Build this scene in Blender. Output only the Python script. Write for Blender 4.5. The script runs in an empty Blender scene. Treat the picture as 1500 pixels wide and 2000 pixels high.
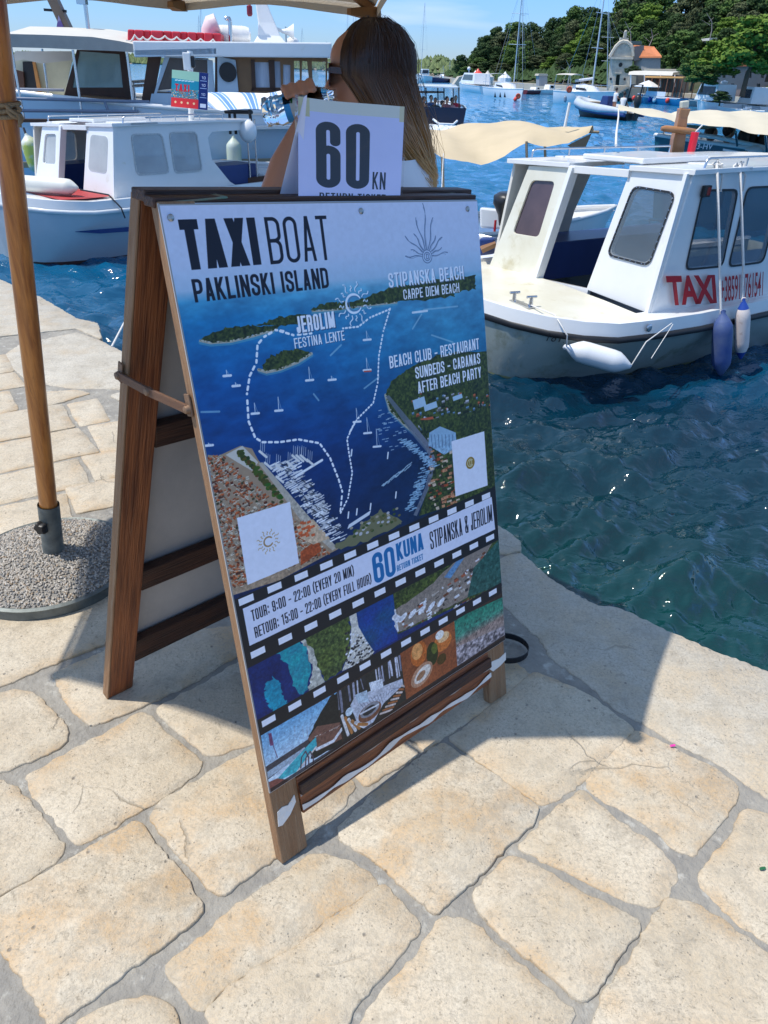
import bpy, bmesh, math, random
import numpy as np
from mathutils import Vector, Matrix
from mathutils.geometry import tessellate_polygon
random.seed(11)
S = bpy.context.scene
COL = S.collection
# ---------------------------------------------------------------- camera, sky, sun, exposure
FPX, HORY, ROLL, EYE = 1444.0, 133.0, math.radians(2.0), 1.55
_p = math.atan((1000-HORY)*math.cos(ROLL)/FPX)
FW = np.array([0, math.cos(_p), -math.sin(_p)]); _r0 = np.array([1.0, 0, 0]); _u0 = np.cross(_r0, FW)
RT = _r0*math.cos(ROLL)+_u0*math.sin(ROLL); UP = np.cross(RT, FW); EYEP = np.array([0, 0, EYE])
cam = bpy.data.cameras.new('camera'); cam_o = bpy.data.objects.new('camera', cam); COL.objects.link(cam_o)
cam.sensor_fit = 'VERTICAL'; cam.sensor_height = 36; cam.lens = FPX/2000*36; cam.clip_start = .05; cam.clip_end = 9000
cam_o.matrix_world = Matrix(((RT[0], UP[0], -FW[0], 0), (RT[1], UP[1], -FW[1], 0), (RT[2], UP[2], -FW[2], EYE), (0, 0, 0, 1)))
S.camera = cam_o
SUN = Vector((-.467, -.05, .883)).normalized()          # towards the sun
SUN_EL = math.asin(SUN.z); SUN_AZ = math.atan2(SUN.x, SUN.y)
wd = bpy.data.worlds.new('World'); S.world = wd; wd.use_nodes = True
nt = wd.node_tree; bg = nt.nodes['Background']; sky = nt.nodes.new('ShaderNodeTexSky'); sky.sky_type = 'NISHITA'
sky.sun_disc = False; sky.sun_elevation = SUN_EL; sky.sun_rotation = SUN_AZ; sky.air_density = 1.0; sky.dust_density = .1; sky.ozone_density = 1.5
tc_ = nt.nodes.new('ShaderNodeTexCoord'); sx_ = nt.nodes.new('ShaderNodeSeparateXYZ'); nt.links.new(tc_.outputs['Generated'], sx_.inputs[0])
rp_ = nt.nodes.new('ShaderNodeValToRGB'); nt.links.new(sx_.outputs['Z'], rp_.inputs[0]); _e = rp_.color_ramp
_e.elements[0].position = 0; _e.elements[0].color = (.23, .32, .54, 1); _e.elements[1].position = .55; _e.elements[1].color = (1.02, .96, .86, 1)
_x = _e.elements.new(.12); _x.color = (.24, .42, .74, 1)
tint = nt.nodes.new('ShaderNodeMix'); tint.data_type = 'RGBA'; tint.blend_type = 'MULTIPLY'; tint.inputs[0].default_value = 1
# thin streaks of high cloud near the horizon
nz_ = nt.nodes.new('ShaderNodeTexNoise'); nz_.inputs['Scale'].default_value = 3.2; nz_.inputs['Detail'].default_value = 7; mp_ = nt.nodes.new('ShaderNodeMapping'); mp_.inputs['Scale'].default_value = (1, 1, 9); nt.links.new(tc_.outputs['Generated'], mp_.inputs[0]); nt.links.new(mp_.outputs[0], nz_.inputs['Vector'])
cr_ = nt.nodes.new('ShaderNodeMapRange'); cr_.inputs[1].default_value = .56; cr_.inputs[2].default_value = .80; cr_.inputs[4].default_value = .45; nt.links.new(nz_.outputs[0], cr_.inputs[0])
cm_ = nt.nodes.new('ShaderNodeMix'); cm_.data_type = 'RGBA'; cm_.inputs[7].default_value = (3.4, 3.7, 4.2, 1)
nt.links.new(sky.outputs[0], tint.inputs[6]); nt.links.new(rp_.outputs[0], tint.inputs[7]); nt.links.new(tint.outputs[2], cm_.inputs[6]); nt.links.new(cr_.outputs[0], cm_.inputs[0]); nt.links.new(cm_.outputs[2], bg.inputs[0]); bg.inputs[1].default_value = .15
sl = bpy.data.lights.new('sun', 'SUN'); sl.energy = 2.6; sl.angle = math.radians(.55); sl.color = (1, .95, .87)
so = bpy.data.objects.new('sun', sl); COL.objects.link(so); so.rotation_euler = SUN.to_track_quat('Z', 'Y').to_euler(); so.location = (0, 0, 30)
S.view_settings.view_transform = 'Standard'; S.view_settings.look = 'None'; S.view_settings.exposure = 0.88; S.view_settings.gamma = 1
S.view_settings.use_curve_mapping = False
S.render.engine = 'CYCLES'; S.cycles.use_denoising = True; S.cycles.max_bounces = 8; S.cycles.transparent_max_bounces = 16
S.cycles.caustics_reflective = False; S.cycles.caustics_refractive = False
WATER = -.75
# ---------------------------------------------------------------- where a pixel of the photograph (1500 x 2000) stands in the place
def ray(x, y):
    v = FW*FPX+RT*(x-750)+UP*(1000-y); return v/np.linalg.norm(v)
def G(x, y, z=0.0):
    v = ray(x, y); return EYEP+v*((z-EYE)/v[2])
def P(x, y, Y):
    v = ray(x, y); return EYEP+v*(Y/v[1])
def onplane(x, y, p0, n):
    v = ray(x, y); return EYEP+v*(((np.array(p0)-EYEP)@np.array(n))/(v@np.array(n)))
def proj(p):
    v = np.array(p)-EYEP; return 750+FPX*(v@RT)/(v@FW), 1000-FPX*(v@UP)/(v@FW)
def unit(v): v = np.array(v, float); return v/np.linalg.norm(v)
# ---------------------------------------------------------------- materials
MATS = {}
def mat(name, col=(.5, .5, .5), rough=.6, metal=0, col2=None, nscale=6, namt=.5, bump=0, bscale=40, stretch=None, spec=.5, trans=0, ior=1.45, alpha=1, coat=0, detail=4, dirt=None, sheen=0):
    if name in MATS: return MATS[name]
    m = bpy.data.materials.new(name); m.use_nodes = True; t = m.node_tree; b = t.nodes['Principled BSDF']
    b.inputs['Base Color'].default_value = (*col, 1); b.inputs['Roughness'].default_value = rough; b.inputs['Metallic'].default_value = metal
    b.inputs['Specular IOR Level'].default_value = spec; b.inputs['IOR'].default_value = ior; b.inputs['Transmission Weight'].default_value = trans
    b.inputs['Alpha'].default_value = alpha; b.inputs['Coat Weight'].default_value = coat
    if sheen: b.inputs['Sheen Weight'].default_value = sheen
    tc = t.nodes.new('ShaderNodeTexCoord'); src = tc.outputs['Object']
    if stretch:
        mp = t.nodes.new('ShaderNodeMapping'); mp.inputs['Scale'].default_value = stretch; t.links.new(src, mp.inputs[0]); src = mp.outputs[0]
    if col2 is None: col2 = tuple(c*.82 for c in col)
    n = t.nodes.new('ShaderNodeTexNoise'); n.inputs['Scale'].default_value = nscale; n.inputs['Detail'].default_value = detail; n.inputs['Roughness'].default_value = .6
    t.links.new(src, n.inputs['Vector'])
    r = t.nodes.new('ShaderNodeMapRange'); r.inputs[1].default_value = .5-.5*(1-namt)-.02; r.inputs[2].default_value = .5+.5*(1-namt)+.02
    t.links.new(n.outputs[0], r.inputs[0])
    x = t.nodes.new('ShaderNodeMix'); x.data_type = 'RGBA'; x.inputs[6].default_value = (*col, 1); x.inputs[7].default_value = (*col2, 1)
    t.links.new(r.outputs[0], x.inputs[0]); out = x.outputs[2]
    if dirt:   # (colour, scale, threshold): stains with a shape of their own
        n2 = t.nodes.new('ShaderNodeTexNoise'); n2.inputs['Scale'].default_value = dirt[1]; n2.inputs['Detail'].default_value = 6; n2.inputs['Roughness'].default_value = .65; t.links.new(src, n2.inputs['Vector'])
        r2 = t.nodes.new('ShaderNodeMapRange'); r2.inputs[1].default_value = dirt[2]; r2.inputs[2].default_value = dirt[2]+.12; t.links.new(n2.outputs[0], r2.inputs[0])
        x2 = t.nodes.new('ShaderNodeMix'); x2.data_type = 'RGBA'; x2.inputs[7].default_value = (*dirt[0], 1); t.links.new(out, x2.inputs[6]); t.links.new(r2.outputs[0], x2.inputs[0]); out = x2.outputs[2]
    t.links.new(out, b.inputs['Base Color'])
    if bump:
        nb = t.nodes.new('ShaderNodeTexNoise'); nb.inputs['Scale'].default_value = bscale; nb.inputs['Detail'].default_value = 5; t.links.new(src, nb.inputs['Vector'])
        bn = t.nodes.new('ShaderNodeBump'); bn.inputs['Strength'].default_value = bump; bn.inputs['Distance'].default_value = .01; t.links.new(nb.outputs[0], bn.inputs['Height']); t.links.new(bn.outputs[0], b.inputs['Normal'])
    MATS[name] = m; return m
def img_mat(name, arr, rough=.3, coat=0, alpha=None):
    h, w = arr.shape[:2]; im = bpy.data.images.new(name, w, h, alpha=False)
    px = np.ones((h, w, 4), np.float32); px[..., :3] = arr[::-1]; im.pixels.foreach_set(px.ravel()); im.update(); im.pack()
    m = bpy.data.materials.new(name); m.use_nodes = True; t = m.node_tree; b = t.nodes['Principled BSDF']
    n = t.nodes.new('ShaderNodeTexImage'); n.image = im; t.links.new(n.outputs[0], b.inputs['Base Color']); b.inputs['Roughness'].default_value = rough; b.inputs['Coat Weight'].default_value = coat; b.inputs['Specular IOR Level'].default_value = .3
    MATS[name] = m; return m
# ---------------------------------------------------------------- mesh builder
class MB:
    def __init__(s): s.v = []; s.f = []; s.uv = {}
    def add(s, vs, fs):
        k = len(s.v); s.v += [tuple(float(c) for c in p) for p in vs]; s.f += [tuple(i+k for i in f) for f in fs]; return k
    def quad(s, a, b, c, d, uv=None):
        k = s.add([a, b, c, d], [(0, 1, 2, 3)])
        if uv: s.uv[len(s.f)-1] = uv
        return s
    def box(s, c, size, rot=None):
        x, y, z = [d/2 for d in size]; vs = [Vector((i*x, j*y, k*z)) for i in (-1, 1) for j in (-1, 1) for k in (-1, 1)]
        if rot is not None: vs = [rot @ v for v in vs]
        vs = [Vector(c)+v for v in vs]
        s.add(vs, [(0, 1, 3, 2), (4, 6, 7, 5), (0, 4, 5, 1), (2, 3, 7, 6), (0, 2, 6, 4), (1, 5, 7, 3)]); return s
    def hexa(s, a, b):   # two quads, joined
        s.add(list(a)+list(b), [(3, 2, 1, 0), (4, 5, 6, 7), (0, 1, 5, 4), (1, 2, 6, 5), (2, 3, 7, 6), (3, 0, 4, 7)]); return s
    def beam(s, p0, p1, w, h, up=(0, 0, 1)):
        p0 = Vector(p0); p1 = Vector(p1); d = (p1-p0).normalized(); u = Vector(up); sd = d.cross(u).normalized(); u = sd.cross(d)
        q = lambda p: [p+sd*w/2*i+u*h/2*j for i, j in ((-1, -1), (1, -1), (1, 1), (-1, 1))]
        return s.hexa(q(p0), q(p1))
    def tube(s, pts, r, n=8, cap=True):
        pts = [Vector(p) for p in pts]; rr = r if hasattr(r, '__len__') else [r]*len(pts); k = len(s.v); prev = None
        for i, p in enumerate(pts):
            d = (pts[min(i+1, len(pts)-1)]-pts[max(i-1, 0)]).normalized()
            if prev is None: a = d.orthogonal().normalized()
            else: a = (prev-d*prev.dot(d)); a = a.normalized() if a.length > 1e-6 else d.orthogonal().normalized()
            prev = a; b = d.cross(a)
            for j in range(n):
                t = 2*math.pi*j/n; s.v.append(tuple(p+(a*math.cos(t)+b*math.sin(t))*rr[i]))
        for i in range(len(pts)-1):
            for j in range(n):
                s.f.append((k+i*n+j, k+i*n+(j+1) % n, k+(i+1)*n+(j+1) % n, k+(i+1)*n+j))
        if cap: s.f.append(tuple(k+j for j in range(n))[::-1]); s.f.append(tuple(k+(len(pts)-1)*n+j for j in range(n)))
        return s
    def lathe(s, prof, n=16, c=(0, 0, 0), axis=None):
        k = len(s.v); M = Matrix.Identity(3) if axis is None else Vector(axis).to_track_quat('Z', 'Y').to_matrix()
        for r, z in prof:
            for j in range(n):
                t = 2*math.pi*j/n; s.v.append(tuple(Vector(c)+M @ Vector((r*math.cos(t), r*math.sin(t), z))))
        for i in range(len(prof)-1):
            for j in range(n): s.f.append((k+i*n+j, k+i*n+(j+1) % n, k+(i+1)*n+(j+1) % n, k+(i+1)*n+j))
        if prof[0][0] > 1e-4: s.f.append(tuple(k+j for j in range(n))[::-1])
        if prof[-1][0] > 1e-4: s.f.append(tuple(k+(len(prof)-1)*n+j for j in range(n)))
        return s
    def ball(s, c, r, n=12, m=8):
        r = r if hasattr(r, '__len__') else (r, r, r); k = len(s.v)
        for i in range(m+1):
            a = math.pi*i/m
            for j in range(n):
                t = 2*math.pi*j/n; s.v.append((c[0]+r[0]*math.sin(a)*math.cos(t), c[1]+r[1]*math.sin(a)*math.sin(t), c[2]-r[2]*math.cos(a)))
        for i in range(m):
            for j in range(n): s.f.append((k+i*n+j, k+i*n+(j+1) % n, k+(i+1)*n+(j+1) % n, k+(i+1)*n+j))
        return s
    def loft(s, rings, close=True, cap=True):
        k = len(s.v); n = len(rings[0])
        for r in rings: s.v += [tuple(float(c) for c in p) for p in r]
        for i in range(len(rings)-1):
            for j in range(n if close else n-1): s.f.append((k+i*n+j, k+i*n+(j+1) % n, k+(i+1)*n+(j+1) % n, k+(i+1)*n+j))
        if cap and close: s.f.append(tuple(k+j for j in range(n))[::-1]); s.f.append(tuple(k+(len(rings)-1)*n+j for j in range(n)))
        return s
    def grid(s, fn, nu, nv):
        k = len(s.v)
        for i in range(nu+1):
            for j in range(nv+1): s.v.append(tuple(float(c) for c in fn(i/nu, j/nv)))
        for i in range(nu):
            for j in range(nv):
                a = k+i*(nv+1)+j; s.f.append((a, a+nv+1, a+nv+2, a+1)); s.uv[len(s.f)-1] = [(i/nu, j/nv), ((i+1)/nu, j/nv), ((i+1)/nu, (j+1)/nv), (i/nu, (j+1)/nv)]
        return s
    def plate(s, outer, holes=(), th=.02, n=None):
        """flat plate from 3D outline (and holes), thickness th towards -n"""
        outer = [Vector(p) for p in outer]
        if n is None:
            n = Vector((0, 0, 0))
            for i in range(len(outer)): n += (outer[i]-outer[0]).cross(outer[(i+1) % len(outer)]-outer[0])
        n = Vector(n).normalized(); loops = [outer]+[[Vector(p) for p in h] for h in holes]
        q = n.to_track_quat('Z', 'Y').inverted(); flat = [[q @ p for p in l] for l in loops]
        tri = tessellate_polygon([[Vector((p.x, p.y, 0)) for p in l] for l in flat])
        allp = [p for l in loops for p in l]; k = len(s.v); N = len(allp)
        s.v += [tuple(p) for p in allp]+[tuple(p-n*th) for p in allp]
        for a, b, c in tri:
            nn = (allp[b]-allp[a]).cross(allp[c]-allp[a])
            if nn.dot(n) < 0: b, c = c, b
            s.f.append((k+a, k+b, k+c)); s.f.append((k+N+c, k+N+b, k+N+a))
        o = 0
        for l in loops:
            m = len(l)
            for i in range(m): s.f.append((k+o+i, k+N+o+i, k+N+o+(i+1) % m, k+o+(i+1) % m))
            o += m
        return s
    def xf(s, M): s.v = [tuple(M @ Vector(p)) for p in s.v]; return s
    def mesh(s, name, smooth=None):
        me = bpy.data.meshes.new(name); me.from_pydata(s.v, [], s.f); me.validate(); 
        if s.uv and len(me.polygons) == len(s.f):
            ul = me.uv_layers.new(name='UVMap')
            for fi, uv in s.uv.items():
                for li, c in zip(me.polygons[fi].loop_indices, uv): ul.data[li].uv = c
        if smooth is not None:
            me.polygons.foreach_set('use_smooth', [True]*len(me.polygons)); me.set_sharp_from_angle(angle=math.radians(smooth))
        return me
def fixn(me):
    bm = bmesh.new(); bm.from_mesh(me); bmesh.ops.recalc_face_normals(bm, faces=bm.faces); bm.to_mesh(me); bm.free()
def link(name, me, m, parent=None, label=None, kind=None, mw=None):
    o = bpy.data.objects.new(name, me); COL.objects.link(o)
    if m and not me.materials: me.materials.append(m)
    if parent is not None: o.parent = parent
    if label: o['label'] = label
    if kind: o['kind'] = kind
    return o
class Thing:
    """an Empty at the thing's base; its parts are built in world coordinates (world=True) or in its own frame"""
    def __init__(s, name, label, cat, loc=(0, 0, 0), rz=0, group=None):
        o = bpy.data.objects.new(name, None); COL.objects.link(o); o.empty_display_size = .2
        o.location = tuple(float(c) for c in loc); o.rotation_euler = (0, 0, rz); o['label'] = label; o['category'] = cat
        if group: o['group'] = group
        s.o = o; s.M = Matrix.Translation(o.location) @ Matrix.Rotation(rz, 4, 'Z'); s.I = s.M.inverted()
    def part(s, name, mb, m, world=True, parent=None, smooth=None, label=None, kind=None, bevel=0, fix=True):
        if world: mb.xf(s.I)
        me = mb.mesh(name, smooth)
        if fix: fixn(me)
        o = link(name, me, m, parent or s.o, label, kind)
        if bevel: b = o.modifiers.new('bevel', 'BEVEL'); b.width = bevel; b.segments = 2; b.limit_method = 'ANGLE'; b.harden_normals = False
        return o
    def beam(s, name, p0, p1, w, h, m, up=(0, 0, 1), parent=None, bevel=.003, label=None, ends=None):
        """a timber with the grain along its own x axis (world points in)"""
        p0 = s.I @ Vector(p0); p1 = s.I @ Vector(p1); u = s.I.to_3x3() @ Vector(up); x = (p1-p0).normalized(); y = u.cross(x).normalized(); z = x.cross(y)
        L = (p1-p0).length; mb = MB(); mb.box((L/2, 0, 0), (L, w, h)); me = mb.mesh(name); o = link(name, me, m, parent or s.o, label)
        R = Matrix((x, y, z)).transposed().to_4x4(); M = Matrix.Translation(p0) @ R
        if parent is not None: M = parent.matrix_basis.inverted() @ M
        o.matrix_basis = M
        if bevel: b = o.modifiers.new('bevel', 'BEVEL'); b.width = bevel; b.segments = 2
        return o
def solo(name, mb, m, label, cat, loc=None, group=None, smooth=None, kind=None, fix=True):
    if loc is None: a = np.array(mb.v); loc = (a[:, 0].mean(), a[:, 1].mean(), a[:, 2].min())
    mb.xf(Matrix.Translation(-Vector([float(c) for c in loc]))); me = mb.mesh(name, smooth)
    if fix: fixn(me)
    o = link(name, me, m); o.location = tuple(float(c) for c in loc); 
    if label: o['label'] = label
    if cat: o['category'] = cat
    if group: o['group'] = group
    if kind: o['kind'] = kind
    return o
def copy_tree(o, parent=None, label=None, loc=None, rz=None, sc=None):
    c = o.copy(); COL.objects.link(c); c.parent = parent
    if label: c['label'] = label
    if loc is not None: c.location = tuple(float(k) for k in loc)
    if rz is not None: c.rotation_euler = (0, 0, rz)
    if sc is not None: c.scale = (sc, sc, sc) if not hasattr(sc, '__len__') else sc
    for ch in list(o.children): copy_tree(ch, c)
    return c
def rpoly(pts, r, n=4):
    """rounded polygon in 3D"""
    pts = [Vector(p) for p in pts]; out = []; N = len(pts)
    for i in range(N):
        p = pts[i]; a = pts[i-1]-p; b = pts[(i+1) % N]-p; k = min(r, a.length*.45, b.length*.45)
        s_ = p+a.normalized()*k; e = p+b.normalized()*k
        for j in range(n+1):
            t = j/n; out.append(s_*(1-t)**2+p*2*t*(1-t)+e*t*t)
    return out
def sag(a, b, d, n=10): a = Vector(a); b = Vector(b); return [a.lerp(b, i/n)-Vector((0, 0, 4*d*(i/n)*(1-i/n))) for i in range(n+1)]
def letters(txt, m, parentT, name, p00, p10, p01, off=.003, track=1.0, font_shear=0, bold=0.0, thick=.002, parent=None):
    """flat lettering: p00 lower left, p10 lower right, p01 upper left (world)"""
    cu = bpy.data.curves.new(name, 'FONT'); cu.body = txt; cu.size = 1; cu.shear = font_shear; cu.offset = bold; cu.space_character = track; cu.resolution_u = 3
    o = bpy.data.objects.new(name, cu); COL.objects.link(o); bpy.context.view_layer.update()
    me = bpy.data.meshes.new_from_object(o.evaluated_get(bpy.context.evaluated_depsgraph_get())); COL.objects.unlink(o); bpy.data.objects.remove(o)
    xs = [v.co.x for v in me.vertices]; ys = [v.co.y for v in me.vertices]; x0, x1 = min(xs), max(xs); y0, y1 = min(ys), max(ys)
    p00 = Vector(p00); ux = Vector(p10)-p00; uy = Vector(p01)-p00; n = ux.cross(uy).normalized()
    for v in me.vertices:
        w = p00+ux*((v.co.x-x0)/(x1-x0))+uy*((v.co.y-y0)/(y1-y0))+n*off; v.co = parentT.I @ w
    return link(name, me, m, parent or parentT.o)
# ---------------------------------------------------------------- flat print: a small numpy painter
def homog(src, dst):
    A = []
    for (x, y), (u, v) in zip(src, dst):
        A.append([x, y, 1, 0, 0, 0, -u*x, -u*y, -u]); A.append([0, 0, 0, x, y, 1, -v*x, -v*y, -v])
    return np.linalg.svd(np.array(A, float))[2][-1].reshape(3, 3)

def fbm(h, w, cells, octs, rs, ax=1.0):
    out = np.zeros((h, w)); amp = 1.0; tot = 0
    for o in range(octs):
        cy = max(2, int(cells*2**o)); cx = max(2, int(cells*2**o*w/h/ax))
        g = rs.rand(cy+2, cx+2)
        yy = np.linspace(0, cy, h, endpoint=False); xx = np.linspace(0, cx, w, endpoint=False)
        iy = yy.astype(int); ix = xx.astype(int); fy = (yy-iy)[:, None]; fx = (xx-ix)[None]
        fy = fy*fy*(3-2*fy); fx = fx*fx*(3-2*fx)
        a = g[iy][:, ix]; b = g[iy][:, ix+1]; c = g[iy+1][:, ix]; d = g[iy+1][:, ix+1]
        out += amp*((a*(1-fx)+b*fx)*(1-fy)+(c*(1-fx)+d*fx)*fy); tot += amp; amp *= .55
    return out/tot

# condensed capitals drawn with strokes; x in 0..w, y up 0..1
def arc(cx, cy, rx, ry, a0, a1, n=6):
    return [(cx+rx*math.cos(math.radians(a0+(a1-a0)*i/n)), cy+ry*math.sin(math.radians(a0+(a1-a0)*i/n))) for i in range(n+1)]
def glyph(c, w, t):
    """strokes (centre lines) of a glyph in a box w wide and 1 high, stroke t"""
    h = t/2; l, r, b, T = h, w-h, h, 1-h; r1 = min(.16, (w-t)/2); m = .5
    O = arc(r-r1, T-r1, r1, r1, 0, 90)+arc(l+r1, T-r1, r1, r1, 90, 180)+arc(l+r1, b+r1, r1, r1, 180, 270)+arc(r-r1, b+r1, r1, r1, 270, 360)
    O = O+[O[0]]
    top = arc(r-r1, T-r1, r1, r1, 0, 90)+arc(l+r1, T-r1, r1, r1, 90, 180)
    bot = arc(l+r1, b+r1, r1, r1, 180, 270)+arc(r-r1, b+r1, r1, r1, 270, 360)
    c = c.upper()
    G = {
     'A': [[(l*1.05, -.06), (w/2, 1.04)], [(w-l*1.05, -.06), (w/2, 1.04)], [(w*.36, .27), (w*.64, .27)]],
     'B': [[(l, 0), (l, 1)], [(l, T)]+arc(r-r1, T-r1, r1, r1, 90, 0)+arc(r-r1, m+r1*.8, r1, r1*.8, 0, -90)+[(l, m)], [(r-r1, m)]+arc(r-r1, m-r1, r1, r1, 90, 0)+arc(r-r1, b+r1, r1, r1, 0, -90)+[(l, b)]],
     'C': [[(r, .66)]+top+bot+[(r, .34)]],
     'D': [[(l, 0), (l, 1)], [(l, T)]+arc(r-r1, T-r1, r1, r1, 90, 0)+arc(r-r1, b+r1, r1, r1, 0, -90)+[(l, b)]],
     'E': [[(l, 0), (l, 1)], [(l, T), (w, T)], [(l, m), (w*.88, m)], [(l, b), (w, b)]],
     'F': [[(l, 0), (l, 1)], [(l, T), (w, T)], [(l, m), (w*.88, m)]],
     'G': [[(r, .68)]+top+bot+[(r, .46), (w*.52, .46)]],
     'H': [[(l, 0), (l, 1)], [(r, 0), (r, 1)], [(l, m), (r, m)]],
     'I': [[(w/2, 0), (w/2, 1)]],
     'J': [[(r, 1)]+[p for p in bot[::-1]]+[(l, .3)]],
     'K': [[(l, 0), (l, 1)], [(r, 1.05), (l, .36)], [(l+(r-l)*.3, .55), (r+.02, -.05)]],
     'L': [[(l, 0), (l, 1)], [(l, b), (w, b)]],
     'M': [[(l, 0), (l, 1)], [(r, 0), (r, 1)], [(l, 1.0), (w/2, .1), (r, 1.0)]],
     'N': [[(l, 0), (l, 1)], [(r, 0), (r, 1)], [(l, 1.0), (r, 0)]],
     'O': [O], '0': [O],
     'P': [[(l, 0), (l, 1)], [(l, T)]+arc(r-r1, T-r1, r1, r1, 90, 0)+arc(r-r1, .42+r1, r1, r1, 0, -90)+[(l, .42)]],
     'R': [[(l, 0), (l, 1)], [(l, T)]+arc(r-r1, T-r1, r1, r1, 90, 0)+arc(r-r1, .46+r1, r1, r1, 0, -90)+[(l, .46)], [(r-r1, .46)]+arc(r-r1, .46-r1, r1, r1, 90, 0)+[(r, 0)]],
     'S': [[(r, .7)]+top+[(l, .66)]+[(l+.01, .6), (r-.01, .4), (r, .34)]+arc(r-r1, b+r1, r1, r1, 0, -90)+arc(l+r1, b+r1, r1, r1, 270, 180)+[(l, .3)]],
     'T': [[(w/2, 0), (w/2, 1)], [(0, T), (w, T)]],
     'U': [[(l, 1)]+bot+[(r, 1)]],
     'V': [[(l*.8, 1.1), (w/2, -.02)], [(w-l*.8, 1.1), (w/2, -.02)]],
     'W': [[(l*.8, 1.1), (w*.27, 0), (w/2, .95), (w*.73, 0), (w-l*.8, 1.1)]],
     'X': [[(l*1.0, -.05), (w-l*1.0, 1.05)], [(l*1.0, 1.05), (w-l*1.0, -.05)]],
     'Y': [[(w/2, 0), (w/2, .42)], [(l*.7, 1.08), (w/2, .4)], [(w-l*.7, 1.08), (w/2, .4)]],
     'Z': [[(0, T), (r, T), (l, b), (w, b)]],
     '1': [[(w*.62, 0), (w*.62, 1)], [(w*.62, T-.02), (w*.2, T-.1)]],
     '2': [[(l, .7)]+arc(l+r1, T-r1, r1, r1, 180, 90)+arc(r-r1, T-r1, r1, r1, 90, 0)+[(r, .62), (l, .14), (l, b), (w, b)]],
     '3': [[(l, .72)]+arc(l+r1, T-r1, r1, r1, 180, 90)+arc(r-r1, T-r1, r1, r1, 90, 0)+arc(r-r1, m+r1*.9, r1, r1*.9, 0, -90)+[(w*.4, m)], [(r-r1, m)]+arc(r-r1, m-r1, r1, r1, 90, 0)+arc(r-r1, b+r1, r1, r1, 0, -90)+arc(l+r1, b+r1, r1, r1, 270, 180)+[(l, .28)]],
     '4': [[(r*.85, 0), (r*.85, 1)], [(r*.85, 1), (l*.8, .28), (w, .28)]],
     '5': [[(w*.95, T), (l, T), (l, .52), (r-r1, .6)]+arc(r-r1, .6-r1, r1, r1, 90, 0)+arc(r-r1, b+r1, r1, r1, 0, -90)+arc(l+r1, b+r1, r1, r1, 270, 180)+[(l, .3)]],
     '6': [[(r, .7)]+top+bot+[(r, .42)]+arc(r-r1, .58-r1, r1, r1, 0, 90)+arc(l+r1, .58-r1, r1, r1, 90, 180)],
     '7': [[(0, T), (r, T), (w*.35, 0)]],
     '8': [O, [(l, m), (r, m)]],
     '9': [[(l, .3)]+arc(l+r1, b+r1, r1, r1, 180, 270)+arc(r-r1, b+r1, r1, r1, 270, 360)+top+[(l, .58)]+arc(l+r1, .42+r1, r1, r1, 180, 270)+arc(r-r1, .42+r1, r1, r1, 270, 360)],
     ':': [[(w/2, .12), (w/2, .22)], [(w/2, .62), (w/2, .72)]],
     '-': [[(w*.1, .45), (w*.9, .45)]],
     '+': [[(0, .45), (w, .45)], [(w/2, .22), (w/2, .68)]],
     '(': [[(w*.95, 1.1), (w*.3, .8), (w*.3, .2), (w*.95, -.1)]],
     ')': [[(w*.05, 1.1), (w*.7, .8), (w*.7, .2), (w*.05, -.1)]],
     '&': [[(r, 0), (l+.02, .72)]+arc(l+r1, T-r1*.8, r1*.9, r1*.8, 180, 0)+[(w*.6, .6), (l, .35)]+bot+[(w, .42)]],
     '.': [[(w/2, 0), (w/2, .12)]],
     '*': [O]}
    return G.get(c, [])
GW = {'I': .2, ':': .2, '-': .3, '(': .26, ')': .26, ' ': .2, 'M': .5, 'W': .62, '1': .34, '.': .2, 'J': .3, 'E': .34, 'F': .33, 'L': .33, 'T': .36}
def text_width(s, t, track=.07, base=.4):
    return sum((GW.get(c, base) if c != 'I' else t) + track for c in s)-track

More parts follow.
